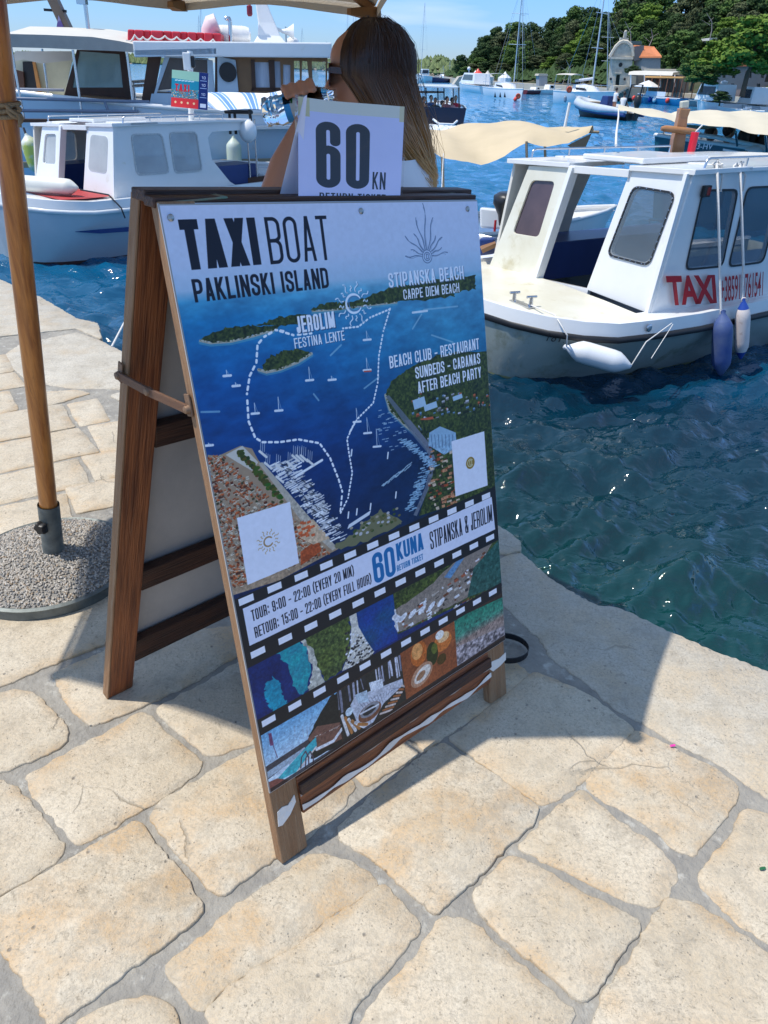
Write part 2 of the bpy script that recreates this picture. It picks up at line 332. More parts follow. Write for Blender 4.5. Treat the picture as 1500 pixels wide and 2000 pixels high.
class Canvas:
    def __init__(s, w, h, col=(1, 1, 1)):
        s.w, s.h = w, h; s.a = np.empty((h, w, 3)); s.a[:] = col
    def blend(s, y0, y1, x0, x1, m, col):
        if isinstance(col, np.ndarray) and col.ndim == 3: c = col[y0:y1, x0:x1]
        else: c = np.array(col, float)
        s.a[y0:y1, x0:x1] = s.a[y0:y1, x0:x1]*(1-m[..., None])+c*m[..., None]
    def box(s, xs, ys, pad=2):
        return max(0, int(min(ys)-pad)), min(s.h, int(max(ys)+pad)+1), max(0, int(min(xs)-pad)), min(s.w, int(max(xs)+pad)+1)
    def poly(s, pts, col, al=1.0, soft=0.7):
        pts = [(p[0]*s.w, p[1]*s.h) for p in pts]
        y0, y1, x0, x1 = s.box([p[0] for p in pts], [p[1] for p in pts])
        if y1 <= y0 or x1 <= x0: return
        m = np.zeros((y1-y0, x1-x0))
        for oy in (.25, .75):
            for ox in (.25, .75):
                Y, X = np.mgrid[y0:y1, x0:x1]; Y = Y+oy; X = X+ox
                ins = np.zeros(m.shape, bool); n = len(pts)
                for i in range(n):
                    ax, ay = pts[i]; bx, by = pts[(i+1) % n]
                    if ay == by: continue
                    c = ((ay > Y) != (by > Y)) & (X < (bx-ax)*(Y-ay)/(by-ay)+ax)
                    ins ^= c
                m += ins*.25
        s.blend(y0, y1, x0, x1, m*al, col)
    def line(s, pts, r, col, al=1.0, clip=None):
        """polyline with half-width r in pixels, points in 0..1"""
        P = [(p[0]*s.w, p[1]*s.h) for p in pts]
        y0, y1, x0, x1 = s.box([p[0] for p in P], [p[1] for p in P], r+2)
        if y1 <= y0 or x1 <= x0: return
        Y, X = np.mgrid[y0:y1, x0:x1]; Y = Y+.5; X = X+.5
        d = np.full(Y.shape, 1e9)
        for (ax, ay), (bx, by) in zip(P[:-1], P[1:]):
            L = max(1e-9, (bx-ax)**2+(by-ay)**2)
            k = np.clip(((X-ax)*(bx-ax)+(Y-ay)*(by-ay))/L, 0, 1)
            d = np.minimum(d, np.hypot(X-ax-k*(bx-ax), Y-ay-k*(by-ay)))
        m = np.clip(r-d+.5, 0, 1)
        if clip:
            m = m*np.clip(Y-clip[0]+.5, 0, 1)*np.clip(clip[1]-Y+.5, 0, 1)*np.clip(X-clip[2]+.5, 0, 1)*np.clip(clip[3]-X+.5, 0, 1)
        s.blend(y0, y1, x0, x1, m*al, col)
    def ellipse(s, u, v, ru, rv, col, al=1.0, ang=0):
        s.poly([(u+(ru*math.cos(a)*math.cos(ang)-rv*math.sin(a)*math.sin(ang)), v+(ru*math.cos(a)*math.sin(ang)+rv*math.sin(a)*math.cos(ang))*s.w/s.h) for a in np.linspace(0, 2*math.pi, 25)[:-1]], col, al)
    def text(s, txt, u0, u1, vt, vb, t, col, al=1.0, track=.07, base=.4, shadow=None):
        """text set between u0..u1 horizontally, cap height vt..vb"""
        if shadow: s.text(txt, u0+shadow[0]/s.w, u1+shadow[0]/s.w, vt+shadow[1]/s.h, vb+shadow[1]/s.h, t, shadow[2], shadow[3], track, base)
        H = (vb-vt)*s.h; W = (u1-u0)*s.w; tw = text_width(txt, t, track, base); sx = W/tw
        x = u0*s.w
        for c in txt:
            w = t if c == 'I' else GW.get(c, base)
            k = sx/H   # horizontal squeeze
            for st in glyph(c, max(w*k, .02), t*min(1, .25+k*.75)):
                pts = [((x+px*H)/s.w, (vb*s.h-py*H)/s.h) for px, py in st]
                s.line(pts, t*min(1, .25+k*.75)*H/2, col, al, clip=(vt*s.h-(.1*H if c in '()' else 0), vb*s.h+(.1*H if c in '()' else 0), x-.5, x+w*sx+.5))
            x += (w+track)*sx

def paint_poster():
    rs = np.random.RandomState(5); R = random.Random(5)
    W, Hh = 960, 1520
    c = Canvas(W, Hh)
    Hm = homog([(308, 397), (932, 390), (987, 1250), (527, 1550)], [(0, 0), (1, 0), (1, 1), (0, 1)])
    def q(x, y):
        v = Hm @ np.array([x, y, 1.0]); return (v[0]/v[2], v[1]/v[2])
    def z6(x, y): return q(300+x*.44, 360+y*.44)
    def z7(x, y): return q(380+x*.41333, 820+y*.41333)
    def z8(x, y): return q(440+x*.40667, 1200+y*.40667)
    vv = (np.arange(Hh)+.5)/Hh; uu = (np.arange(W)+.5)/W
    def ramp(v, stops):
        xs = [s_[0] for s_ in stops]
        return np.stack([np.interp(v, xs, [s_[1][k] for s_ in stops]) for k in range(3)], -1)
    n1 = fbm(Hh, W, 5, 5, rs, 2.5); n2 = fbm(Hh, W, 90, 3, rs, 2.2); n3 = fbm(Hh, W, 22, 4, rs); n4 = fbm(Hh, W, 160, 2, rs)
    V = vv[:, None]+0*uu[None]; U = uu[None]+0*vv[:, None]
    horiz = .127+.015*U
    rel = V-horiz
    sky = ramp(np.clip(V/.14, 0, 1), [(0, (.80, .82, .93)), (.6, (.76, .80, .93)), (1, (.60, .72, .90))])
    seaL = ramp(rel, [(0, (.26, .54, .84)), (.04, (.10, .42, .80)), (.14, (.05, .28, .66)), (.3, (.04, .16, .44)), (.5, (.05, .12, .28))])
    seaR = ramp(rel, [(0, (.44, .66, .88)), (.04, (.28, .54, .82)), (.14, (.14, .42, .70)), (.25, (.07, .22, .44)), (.35, (.05, .14, .27)), (.5, (.05, .13, .20))])
    k = np.clip(U*1.2-.1+(n1-.5)*.8, 0, 1)[..., None]
    sea = seaL*(1-k)+seaR*k
    sea = sea*(0.82+.36*n2[..., None]+.25*(n3[..., None]-.5))
    m = np.clip(rel*60+.5, 0, 1)[..., None]
    c.a = sky*(1-m)+sea*m
    green = np.stack([.10+.16*n4, .13+.17*n4, .06+.07*n4], -1)*(.6+.9*n3[..., None])
    def jag(P, amp=.0022, n=7):
        out = []
        for i in range(len(P)):
            a, b = P[i], P[(i+1) % len(P)]
            for j in range(n): f = j/n; out.append((a[0]+(b[0]-a[0])*f+R.gauss(0, amp), a[1]+(b[1]-a[1])*f+R.gauss(0, amp*.6)))
        return out
    n7 = fbm(Hh, W, 230, 3, rs); n8 = fbm(Hh, W, 30, 4, rs)
    wood = np.stack([.05+.34*np.clip(n7-.28, 0, 1)+.12*n8, .09+.36*np.clip(n7-.26, 0, 1)+.12*n8, .04+.14*n7], -1)
    def isl(pts, shore=None, w=2.5):
        P = jag([z6(*p) for p in pts])
        if shore:
            S_ = [z6(*p) for p in shore]; c.line([(a+R.gauss(0, .001), b+.0025) for a, b in S_], w+2.2, (.45, .66, .72), .45); c.line(S_, w+.8, (.68, .66, .58), .9)
        c.poly(P, wood)
        if shore:
            for i in range(30): a = S_[R.randrange(len(S_)-1)]; k_ = S_.index(a); b = S_[k_+1]; f = R.random(); c.ellipse(a[0]+(b[0]-a[0])*f, a[1]+(b[1]-a[1])*f-.001, .003, .0018, R.choice([(.74, .72, .66), (.50, .48, .40)]))
    isl([(700, 560), (740, 530), (800, 520), (860, 522), (950, 500), (1030, 460), (1100, 445), (1200, 430), (1330, 410), (1430, 400), (1430, 465), (1330, 480), (1340, 495), (1180, 515), (1080, 520), (950, 535), (800, 555)], [(705, 562), (800, 557), (950, 537), (1080, 524)], 1.2)
    isl([(450, 625), (520, 600), (590, 580), (660, 575), (750, 590), (740, 612), (640, 620), (540, 628)], None)
    isl([(205, 690), (260, 655), (330, 632), (400, 625), (470, 630), (560, 625), (530, 645), (440, 672), (340, 695), (250, 702)], [(205, 693), (250, 703), (340, 697), (440, 673), (530, 647)], 2)
    isl([(480, 815), (500, 775), (560, 740), (630, 730), (690, 740), (695, 752), (640, 785), (560, 818), (500, 830)], [(465, 822), (500, 832), (560, 820), (640, 788), (700, 750)], 3)
    # wooded headland on the right
    isl([(1030, 930), (1060, 870), (1110, 830), (1180, 790), (1260, 760), (1340, 745), (1480, 740), (1520, 740), (1530, 1250), (1240, 1200), (1180, 1120), (1110, 1060), (1050, 1000)], [(1030, 935), (1050, 1000), (1110, 1062), (1180, 1122), (1240, 1200)], 4)
    def block(x, y, w, h, col, zf=z6, a=-.35):
        ca, sa = math.cos(a), math.sin(a)
        c.poly([zf(x+dx*ca-dy*sa*.6, y+dx*sa+dy*ca) for dx, dy in ((-w, -h), (w, -h), (w, h), (-w, h))], col)
    for i in range(240):
        x = R.uniform(1150, 1500); y = R.uniform(925, 1220)
        if (x-1150)*.9 < (y-960)*.8-90: continue
        wv = R.uniform(.55, .8)
        col = R.choice([(wv, wv, wv*1.05), (.42, .55, .75), (.75, .36, .22), (.10, .14, .08), (.12, .16, .09)])
        w_, h_ = R.uniform(3, 9), R.uniform(2.5, 6); block(x, y+h_, w_, h_, tuple(k*.6 for k in col)); block(x, y, w_, h_*.7, col)
    for (x, y, w, h) in [(1180, 970, 28, 22), (1230, 985, 30, 14), (1350, 945, 22, 10)]: block(x, y, w, h, (.66, .76, .90))
    c.poly([z6(1185, 1060), z6(1250, 1040), z6(1280, 1090), z6(1210, 1110)], (.7, .68, .68)); c.poly([z6(1185, 1040), z6(1240, 1030), z6(1255, 1062), z6(1195, 1080)], (.72, .32, .2))
    c.poly([z6(1220, 1075), z6(1340, 1040), z6(1370, 1060), z6(1360, 1120), z6(1250, 1160)], (.34, .50, .74))
    for i in range(6): c.line([z6(1225+i*23, 1082-i*7), z6(1238+i*21, 1150-i*9)], 1.3, (.75, .82, .92))
    c.poly([z6(1030, 940), z6(1045, 935), z6(1200, 1120), z6(1260, 1210), z6(1235, 1215), z6(1160, 1125)], (.38, .42, .5), .8)
    # lower right: harbour buildings by the waterline
    c.poly([z7(1105, 0), z7(1420, -60), z7(1420, 340), z7(1060, 455), z7(1100, 330), z7(1140, 200), z7(1110, 90), z7(1040, 0)], wood)
    c.poly([z7(990, 0), z7(1020, 0), z7(1110, 110), z7(1145, 200), z7(1105, 330), z7(1050, 455), z7(1035, 450), z7(1090, 320), z7(1120, 200), z7(1085, 110)], (.42, .44, .5), .85)
    for i in range(150):
        x = R.uniform(1110, 1250); y = R.uniform(120, 420)
        block(x, y, R.uniform(4, 12), R.uniform(3, 8), R.choice([(.62, .27, .15), (.75, .5, .35), (.8, .7, .6), (.3, .15, .12), (.12, .15, .08)]), z7)
    c.poly([z7(1110, 60), z7(1160, 30), z7(1235, 60), z7(1240, 130), z7(1180, 165), z7(1105, 120)], (.55, .67, .84))
    for i in range(7): c.line([z7(1118+i*17, 70), z7(1125+i*16, 130)], 1.1, (.25, .36, .55))
    # town, bottom left
    c.poly([z7(60, 165), z7(110, 170), z7(215, 122), z7(270, 135), z7(300, 190), z7(420, 330), z7(520, 450), z7(680, 610), z7(400, 760), z7(180, 830), z7(120, 560)], (.62, .52, .42))
    for i in range(2300):
        x = R.uniform(60, 640); y = R.uniform(165, 830)
        if y < 175+(x-60)*-.1 or x > 95+(y-130)*1.08 or y > 860-(x)*.36: continue
        if x > 215 and y < 470 and x > 180+(y-150)*.85: continue
        wv = R.uniform(.7, 1)
        col = R.choice([(.80*wv, .36*wv, .18*wv)]*5+[(.88*wv, .52*wv, .32*wv)]*2+[(.86*wv, .80*wv, .70*wv)]*3+[(.36, .16, .1), (.25, .24, .14)])
        a_ = R.choice([-.5, .6, -.3]); w_, h_ = R.uniform(4, 10), R.uniform(3.5, 6.5); block(x+1.5, y+h_*.9, w_, h_*.8, R.choice([(.82, .78, .70), (.52, .44, .36), (.30, .24, .20)]), z7, a_); block(x, y, w_, h_, col, z7, a_); block(x+w_*.2, y+h_*.45, w_*.85, h_*.4, tuple(k*.72 for k in col), z7, a_)
    c.poly([z7(145, 165), z7(225, 122), z7(300, 200), z7(270, 240), z7(225, 215)], (.80, .77, .72))
    for i in range(70):
        f = i/70; x = 205+f*210+R.uniform(-9, 9); y = 145+f*235+R.uniform(-12, 12)
        c.ellipse(*z7(x, y), R.uniform(.004, .010), R.uniform(.003, .008), (R.uniform(.12, .32), R.uniform(.2, .36), .08))
    c.poly([z7(300, 205), z7(320, 200), z7(560, 480), z7(675, 605), z7(650, 618), z7(520, 500)], (.70, .66, .60))
    c.poly([z7(500, 625), z7(580, 565), z7(600, 620), z7(500, 690)], (.66, .28, .14)); c.poly([z7(480, 500), z7(560, 470), z7(640, 560), z7(560, 590), z7(500, 560)], (.80, .68, .55))
    for i in range(18): block(R.uniform(490, 560), R.uniform(480, 560), 9, 6, (.78, .34, .18), z7)
    # moored yachts
    for i in range(300):
        f = R.random(); x = 420+f*235+R.uniform(-70, 60); y = 200+f*360+R.uniform(-14, 14)
        if x < 340+(y-180)*.8: continue
        L = R.uniform(14, 44); w = R.uniform(.8, 2.4); g_ = R.uniform(.7, .97)
        c.line([z7(x-L/2, y+L*.25), z7(x+L/2, y-L*.25)], w, (g_, g_, g_*1.02))
    for i in range(90):
        f = R.random(); x = 400+f*220+R.uniform(-20, 80); y = 200+f*320
        c.line([z7(x, y), z7(x+R.uniform(6, 20), y+6)], 1.2, (.12, .14, .18), .7)
    c.line([z7(480, 265), z7(602, 190)], 3.5, (.93, .94, .96))
    for (x, y) in [(320, 130), (345, 185), (395, 190), (400, 250), (475, 150), (495, 150), (515, 150), (545, 170), (450, 180)]:
        for j in range(3): c.line([z7(x+j*9-10, y+20), z7(x+j*9-8, y-28+j*4)], .8, (.85, .84, .84), .8)
        c.line([z7(x-14, y+18), z7(x+18, y+45)], 3.2, (.88, .87, .86))
    # small boats right of the channel
    for i in range(170):
        if i % 2: t_ = R.random(); x = 1000+t_*150+R.uniform(-35, 10); y = 90+t_*130
        else: t_ = R.random(); x = 1120-t_*90+R.uniform(-32, 8); y = 190+t_*240
        c.line([z7(x-9, y+3), z7(x+9, y-3)], 1.6, (.55, .68, .85), .9)
    for i in range(34): x = 890+i*4; y = 310-i*3+R.uniform(-7, 7); c.line([z7(x-5, y+5), z7(x+5, y-5)], 1.4, (.6, .7, .82))
    for i in range(26): x = 725+i*4; y = 505-i*2.6; c.line([z7(x, y+8), z7(x+6, y-9)], 1.6, (.86, .88, .92))
    for i in range(60): x = R.uniform(985, 1140); y = R.uniform(1000, 1180); c.line([z6(x, y), z6(x+12, y-3)], 1.1, (.7, .78, .9), .8) if x < 1000+(y-960)*.85 else None
    for (x, y) in [(725, 450), (765, 435), (830, 410), (950, 355), (740, 155), (912, 168)]: c.line([z7(x, y+14), z7(x+3, y-14)], 2.4, (.9, .92, .95))
    c.poly(jag([z7(660, 600), z7(760, 530), z7(820, 470), z7(880, 425), z7(985, 480), z7(960, 500), z7(800, 580), z7(690, 615)], .0028), (.42, .42, .30)); 
    for i in range(60): x = R.uniform(700, 970); y = 600-(x-660)*.42+R.uniform(-60, 0); c.ellipse(*z7(x, y), .006, .004, R.choice([(.2, .28, .12), (.62, .58, .5), (.72, .72, .74), (.35, .34, .2)])) if x > 740 else None
    # sailing boats and wakes on the blue
    for (x, y, L) in [(325, 850, 26), (365, 895, 16), (692, 870, 60), (792, 868, 18), (555, 1005, 62), (450, 1018, 48), (948, 690, 40), (948, 825, 55), (903, 1055, 62), (950, 1105, 70), (992, 1165, 80), (245, 1160, 12)]:
        c.line([z6(x-16, y), z6(x+16, y-3)], 3, (.9, .92, .96)); c.line([z6(x, y), z6(x-4, y-L)], .9, (.85, .88, .94)); c.line([z6(x-4, y-L), z6(x+12, y-4)], .6, (.7, .75, .85), .7)
    c.line([z6(935, 830), z6(965, 828)], 2, (.75, .3, .25))
    for a, b in [((785, 758), (832, 712)), ((1150, 640), (1190, 575)), ((1235, 668), (1330, 700)), ((210, 1010), (290, 1008)), ((710, 930), (732, 958)), ((935, 905), (1000, 855)), ((1200, 555), (1350, 540))]:
        c.line([z6(*a), z6(*b)], 2.4, (.62, .76, .92), .6)
    c.line([z6(1150, 568), z6(1215, 560)], 3, (.85, .9, .95))
    # dotted routes
    def dots(P, d, r, ln):
        P = [np.array([p[0]*W, p[1]*Hh]) for p in P]; acc = 0
        for a, b in zip(P[:-1], P[1:]):
            L = np.linalg.norm(b-a); k_ = acc
            while k_ < L:
                e = a+(b-a)*min(1, (k_+ln)/L); s_ = a+(b-a)*k_/L
                c.line([(s_[0]/W, s_[1]/Hh), (e[0]/W, e[1]/Hh)], r, (.96, .97, 1)); k_ += d
            acc = k_-L
    R1 = [z6(575, 650), z6(540, 645), z6(490, 675), z6(460, 710), z6(455, 790), z6(425, 850), z6(413, 930), z6(420, 1050), z6(450, 1125), z7(320, 105), z7(400, 105), z7(490, 92), z7(590, 110), z7(640, 180), z7(680, 280), z7(698, 340), z7(688, 440)]
    R2 = [z6(1050, 550), z6(1020, 650), z6(1000, 760), z6(995, 880), z6(975, 970), z6(905, 1040), z6(870, 1100), z7(760, 5), z7(720, 90), z7(730, 160), z7(745, 250), z7(725, 370), z7(690, 440)]
    dots(R1, 17, 3.0, 8); dots(R2, 11, 2.6, 4)
    dots([z6(1050, 552), z6(960, 590), z6(910, 630), z6(840, 638)], 12, 2.6, 5)
    dots([z6(560, 650), z6(620, 668), z6(700, 660)], 17, 3, 8)
    n5 = rs.rand(Hh, W); n5 = (n5+np.roll(n5, 1, 0)+np.roll(n5, 1, 1))/3; n6 = fbm(Hh, W, 260, 2, rs)
    amp = np.clip((V-.44)*20, 0, 1)*np.clip(np.abs(U-.47)*9-1.0, 0, 1); c.a *= 1+((n5-.5)*.3+(n6-.5)*.5)[..., None]*(.06*np.clip(rel*30, 0, 1)+.94*amp)[..., None]
    # lettering over the picture
    D = (.07, .08, .13); Wt = (.95, .96, 1.0); SH = (.12, .2, .34)
    c.text('TAXI', .037, .225, .021, .0905, .20, D, track=.05, base=.44)
    c.text('BOAT', .249, .429, .021, .0915, .088, D, track=.10, base=.42)
    c.text('PAKLINSKI ISLAND', .042, .412, .1035, .1365, .145, D, track=.07)
    c.text('STIPANSKA BEACH', .614, .918, .1225, .1485, .14, (.93, .95, 1), track=.09, shadow=(2.2, 2.2, (.35, .42, .58), .9))
    c.text('CARPE DIEM BEACH', .664, .894, .1545, .173, .13, Wt, track=.09, shadow=(1.6, 1.6, SH, .8))
    ju = [z6(630, 610), z6(803, 600)]
    c.text('JEROLIM', ju[0][0], ju[1][0], .176, .2035, .16, Wt, track=.08, shadow=(2.2, 2.2, SH, .9))
    c.text('FESTINA LENTE', z6(620, 680)[0], z6(845, 660)[0], .2105, .2275, .13, Wt, track=.08, shadow=(1.6, 1.6, SH, .8))
    for s_, a, vt in (('BEACH CLUB - RESTAURANT', 1047, 0), ('SUNBEDS - CABANAS', 1162, 1), ('AFTER BEACH PARTY', 1172, 2)):
        p0 = [z6(1047, 790), z6(1162, 838), z6(1172, 896)][vt]; p1 = [z6(1445, 705), z6(1450, 770), z6(1455, 838)][vt]
        v_ = (p0[1]+p1[1])/2
        c.text(s_, p0[0], p1[0], v_-.0115, v_+.0115, .14, Wt, track=.08, shadow=(1.6, 1.6, SH, .8))
    # sun emblem above STIPANSKA BEACH: engraved rays
    def ray(cu, cv, a0, r0, r1, wob, wd, col, dx=0, dy=0):
        pts = []
        for i in range(11):
            f = i/10; r = r0+(r1-r0)*f; a = a0+wob*math.sin(f*math.pi*2)*.05
            pts.append((cu+(r*math.cos(a))+dx/W, cv-(r*math.sin(a))*W/Hh+dy/Hh))
        c.line(pts, wd, col)
    cu, cv = z6(1215, 318)
    for i, (a, r) in enumerate([(4, .085), (20, .065), (38, .085), (55, .07), (72, .115), (90, .15), (106, .115), (124, .08), (142, .10), (160, .065), (176, .085)]):
        for dd in (-.035, .035):
            ray(cu, cv, math.radians(a), .022, r*1.0, 1 if i % 2 else -1, 1.0, (.30, .38, .55)); ray(cu+dd*.12, cv, math.radians(a)+dd, .022, r*.94, 1 if i % 2 else -1, .8, (.50, .56, .70), 1, 1)
    for r_ in (.019, .012): c.line([(cu+r_*math.cos(a), cv+r_*math.sin(a)*W/Hh) for a in np.linspace(0, 6.29, 30)], 1.1, (.30, .38, .55))
    c.text('D', cu-.004, cu+.006, cv-.005, cv+.005, .15, (.3, .38, .55))
    cu, cv = z6(888, 528)
    for i in range(16):
        a = i*math.pi/8+.1; ray(cu, cv, a, .034, .060 if i % 2 else .048, 1.5, 1.6, (.90, .94, 1.0))
        ray(cu, cv, a, .034, .060 if i % 2 else .048, 1.5, .6, (.25, .4, .62), 2.4, 1.6)
    c.line([(cu+.025*math.cos(a), cv+.025*math.sin(a)*W/Hh) for a in np.linspace(.6, 5.7, 30)], 3.2, (.92, .95, 1)); c.line([(cu+.004+.020*math.cos(a), cv+.020*math.sin(a)*W/Hh) for a in np.linspace(.6, 5.7, 30)], 1.4, (.3, .45, .68))
    # two white cards; their codes are left out, the round emblems stay
    def card(p):
        c.poly([q(*a) for a in p], (.90, .91, .97))
    card([(462, 1012), (566, 980), (584, 1100), (483, 1143)]); card([(882, 862), (946, 842), (953, 948), (890, 970)])
    cu, cv = q(524, 1058)
    for i in range(16): ray(cu, cv, i*math.pi/8, .020, .034 if i % 2 else .028, 1.5, 1.0, (.72, .60, .42))
    c.line([(cu+.013*math.cos(a), cv+.013*math.sin(a)*W/Hh) for a in np.linspace(.7, 5.6, 20)], 2, (.62, .48, .3))
    cu, cv = q(919, 904); c.ellipse(cu, cv, .021, .021, (.56, .44, .16)); c.line([(cu+.013*math.cos(a), cv+.013*math.sin(a)*W/Hh) for a in np.linspace(.7, 5.6, 20)], 1.5, (.86, .82, .66)); c.text('D', cu-.004, cu+.008, cv-.006, cv+.006, .14, (.86, .82, .66))
    # film strip
    fr = [(.607, .733), (.713, .9)]
    K = (.10, .10, .115)
    sl = lambda u, v: v-.006*u
    c.poly([(0, .612), (1, .606), (1, 1), (0, 1)], K)
    def perf(v, n, off):
        for i in range(n):
            u = (i+off)/n
            c.poly([(u, v), (u+.042, v), (u+.042, v+.0125), (u, v+.0125)], (.93, .93, .97))
    c.poly([(.020, .6335), (.978, .6275), (.985, .708), (.020, .704)], (.86, .87, .96))
    c.text('TOUR: 9:00 - 22:00 (EVERY 20 MIN)', .040, .372, .643, .6635, .13, D, track=.10)
    c.text('RETOUR: 15:00 - 22:00 (EVERY FULL HOUR)', .040, .430, .675, .6955, .13, D, track=.10)
    Bl = (.08, .36, .74)
    u0 = z7(842, 700)[0]; u1 = z7(945, 650)[0]
    c.text('60', u0, u1, .6385, .702, .15, Bl, track=.06, base=.42)
    c.text('KUNA', z7(950, 590)[0], z7(1080, 560)[0], .6385, .676, .17, Bl, track=.05, base=.42)
    c.text('RETURN TICKET', z7(953, 670)[0], z7(1078, 630)[0], .6845, .6975, .15, Bl, track=.1)
    c.text('STIPANSKA & JEROLIM', z7(1112, 560)[0], z7(1406, 430)[0], .645, .685, .115, D, track=.08)
    # first row of pictures
    def pic(P, fn):
        xs = [p[0]*W for p in P]; ys = [p[1]*Hh for p in P]
        y0, y1, x0, x1 = c.box(xs, ys, 0)
        fn(); 
    v0, v1 = .7385, .846
    tq = np.stack([.03+.05*n3, .08+.10*n3, .28+.22*n3], -1)
    c.poly([(.0, v0+.004), (1, v0), (1, v1), (0, v1)], tq)
    tur = np.stack([.04+.10*n4, .42+.35*(n3-.3), .55+.25*n3], -1)
    c.poly(jag([z8(240, 150), z8(290, 115), z8(330, 105), z8(390, 160), z8(410, 260), z8(400, 340), z8(370, 405), z8(330, 340), z8(300, 240), z8(250, 190)], .0028), tur)
    c.poly(jag([z8(190, 340), z8(225, 300), z8(265, 330), z8(270, 390), z8(300, 420), z8(290, 470), z8(240, 480), z8(205, 440), z8(190, 390)], .0028), np.stack([0*n3+.05, .40+.2*n3, .62+.3*n3], -1))
    c.poly(jag([z8(325, 105), z8(350, 95), z8(430, 170), z8(480, 350), z8(395, 390), z8(420, 260), z8(390, 160)], .0028), np.stack([.5+.4*n4, .5+.38*n4, .47+.35*n4], -1))
    fg = wood*1.25+.02
    c.poly(jag([z8(345, 95), z8(590, -15), z8(600, 60), z8(600, 170), z8(560, 270), z8(480, 320), z8(440, 240), z8(425, 170), z8(380, 130)], .0028), fg)
    c.poly([z8(590, -15), z8(625, -30), z8(640, 60), z8(690, 140), z8(720, 175), z8(690, 215), z8(560, 275), z8(600, 170), z8(605, 60)], (.80, .78, .74))
    for i in range(130):
        x = R.uniform(575, 720); y = R.uniform(90, 250)
        if y < 60+(x-590)*.7 or y > 330-(x-430)*.42: continue
        c.ellipse(*z8(x, y), .0045, .0035, R.choice([(.12, .12, .14), (.88, .88, .9), (.3, .3, .32)]))
    c.poly([z8(625, -30), z8(820, -110), z8(828, 120), z8(715, 180), z8(680, 130), z8(640, 60)], np.stack([.02+.04*n3, .15+.45*np.clip(n1-.3, 0, 1), .40+.3*n3], -1))
    g2 = wood*1.1
    c.poly([z7(935, 800), z7(1180, 650), z7(1440, 540), z7(1450, 780), z7(960, 1015)], g2)
    c.poly(jag([z7(950, 900), z7(1130, 770), z7(1290, 610), z7(1430, 545), z7(1350, 680), z7(1290, 840), z7(960, 1010)], .0028), (.52, .47, .43))
    for i in range(420):
        x = R.uniform(950, 1430); y = R.uniform(560, 1000)
        lo = 960-(x-950)*.80; hi = 1010-(x-960)*.42
        if y < lo or y > hi: continue
        block(x, y, R.uniform(3, 16), R.uniform(2, 7), R.choice([(.85, .84, .86), (.7, .66, .62), (.40, .22, .15), (.2, .18, .18), (.6, .3, .2), (.9, .9, .92)]), z7, -.6)
    c.poly([z7(1180, 745), z7(1290, 600), z7(1310, 600), z7(1210, 750)], (.35, .5, .75))
    c.poly([z7(1290, 840), z7(1320, 700), z7(1445, 560), z7(1450, 780)], np.stack([.08+.15*n4, .22+.2*n4, .20+.2*n4], -1))
    for i in range(5): c.ellipse(*z7(985+i*45, 935-i*18), .02, .009, (.9, .9, .93), ang=-.5)
    for i in range(4): c.line([z8(815+0*i, -20+i*25), z8(830, 80)], 3, (.8, .8, .82))
    # second row of pictures
    w0 = .8735
    c.poly([(0, w0+.006), (1, w0), (1, 1), (0, 1)], (.20, .14, .12))
    cut = lambda x: max(0, x)
    P1 = [z8(170, 585), z8(535, 375), z8(560, 620), z8(210, 870)]
    c.poly(P1, ramp(np.clip((V-.88)/.08, 0, 1), [(0, (.42, .62, .92)), (1, (.80, .86, .96))]))
    c.poly(jag([z8(510, 385), z8(540, 378), z8(565, 620), z8(420, 700), z8(390, 620), z8(440, 500)], .0028), (.13, .13, .12))
    c.poly([z8(395, 600), z8(440, 540), z8(550, 520), z8(560, 600), z8(440, 660)], (.45, .30, .25))
    for i in range(24): c.line([z8(430+i*5, 590-i*2), z8(470+i*4, 575-i*2)], 1.2, R.choice([(.8, .75, .7), (.35, .2, .18), (.6, .5, .45)]))
    c.poly([z8(185, 740), z8(400, 600), z8(400, 640), z8(200, 800)], (.25, .24, .26)); c.poly([z8(200, 760), z8(380, 640), z8(390, 660), z8(205, 790)], (.62, .68, .76))
    c.poly([z8(230, 815), z8(350, 680), z8(435, 590), z8(440, 640), z8(340, 760)], np.stack([.10+.2*n3, .50+.2*n3, .72+.15*n3], -1)); c.line([z8(435, 640), z8(340, 765)], 3, (.85, .8, .78)); c.line([z8(565, 545), z8(520, 610), z8(440, 650)], 5, (.88, .88, .9))
    for dx in (0, 22): c.line([z8(362+dx, 740), z8(365+dx, 690), z8(385+dx, 660), z8(400+dx, 690), z8(400+dx, 720)], 2, (.30, .25, .30))
    c.poly([z8(205, 810), z8(250, 790), z8(320, 800), z8(300, 820), z8(215, 860)], (.50, .28, .24))
    c.line([z8(210, 580), z8(250, 690)], 1, (.4, .3, .4)); c.poly([z8(205, 575), z8(220, 572), z8(232, 630), z8(215, 635)], (.45, .25, .40))
    for x in (335, 375, 395): c.line([z8(x, 590), z8(x-4, 540)], .6, (.6, .6, .66))
    P2 = [z8(535, 375), z8(840, 190), z8(870, 410), z8(570, 620)]
    c.poly(P2, (.15, .15, .14))
    for i in range(26):
        x = 540+R.random()*300; yb = 375-(x-535)*.6; c.line([z8(x, yb+6), z8(x+R.uniform(5, 14), yb+R.uniform(50, 110))], R.uniform(1.5, 4), R.choice([(.62, .62, .70), (.78, .78, .84), (.45, .45, .52), (.15, .15, .16)]))
    c.poly([z8(620, 400), z8(850, 310), z8(855, 340), z8(760, 430), z8(690, 560), z8(640, 540), z8(600, 440)], (.74, .75, .80))
    for i in range(14): c.line([z8(640+i*15, 420-i*5), z8(700+i*8, 500-i*11)], 1, (.48, .50, .58))
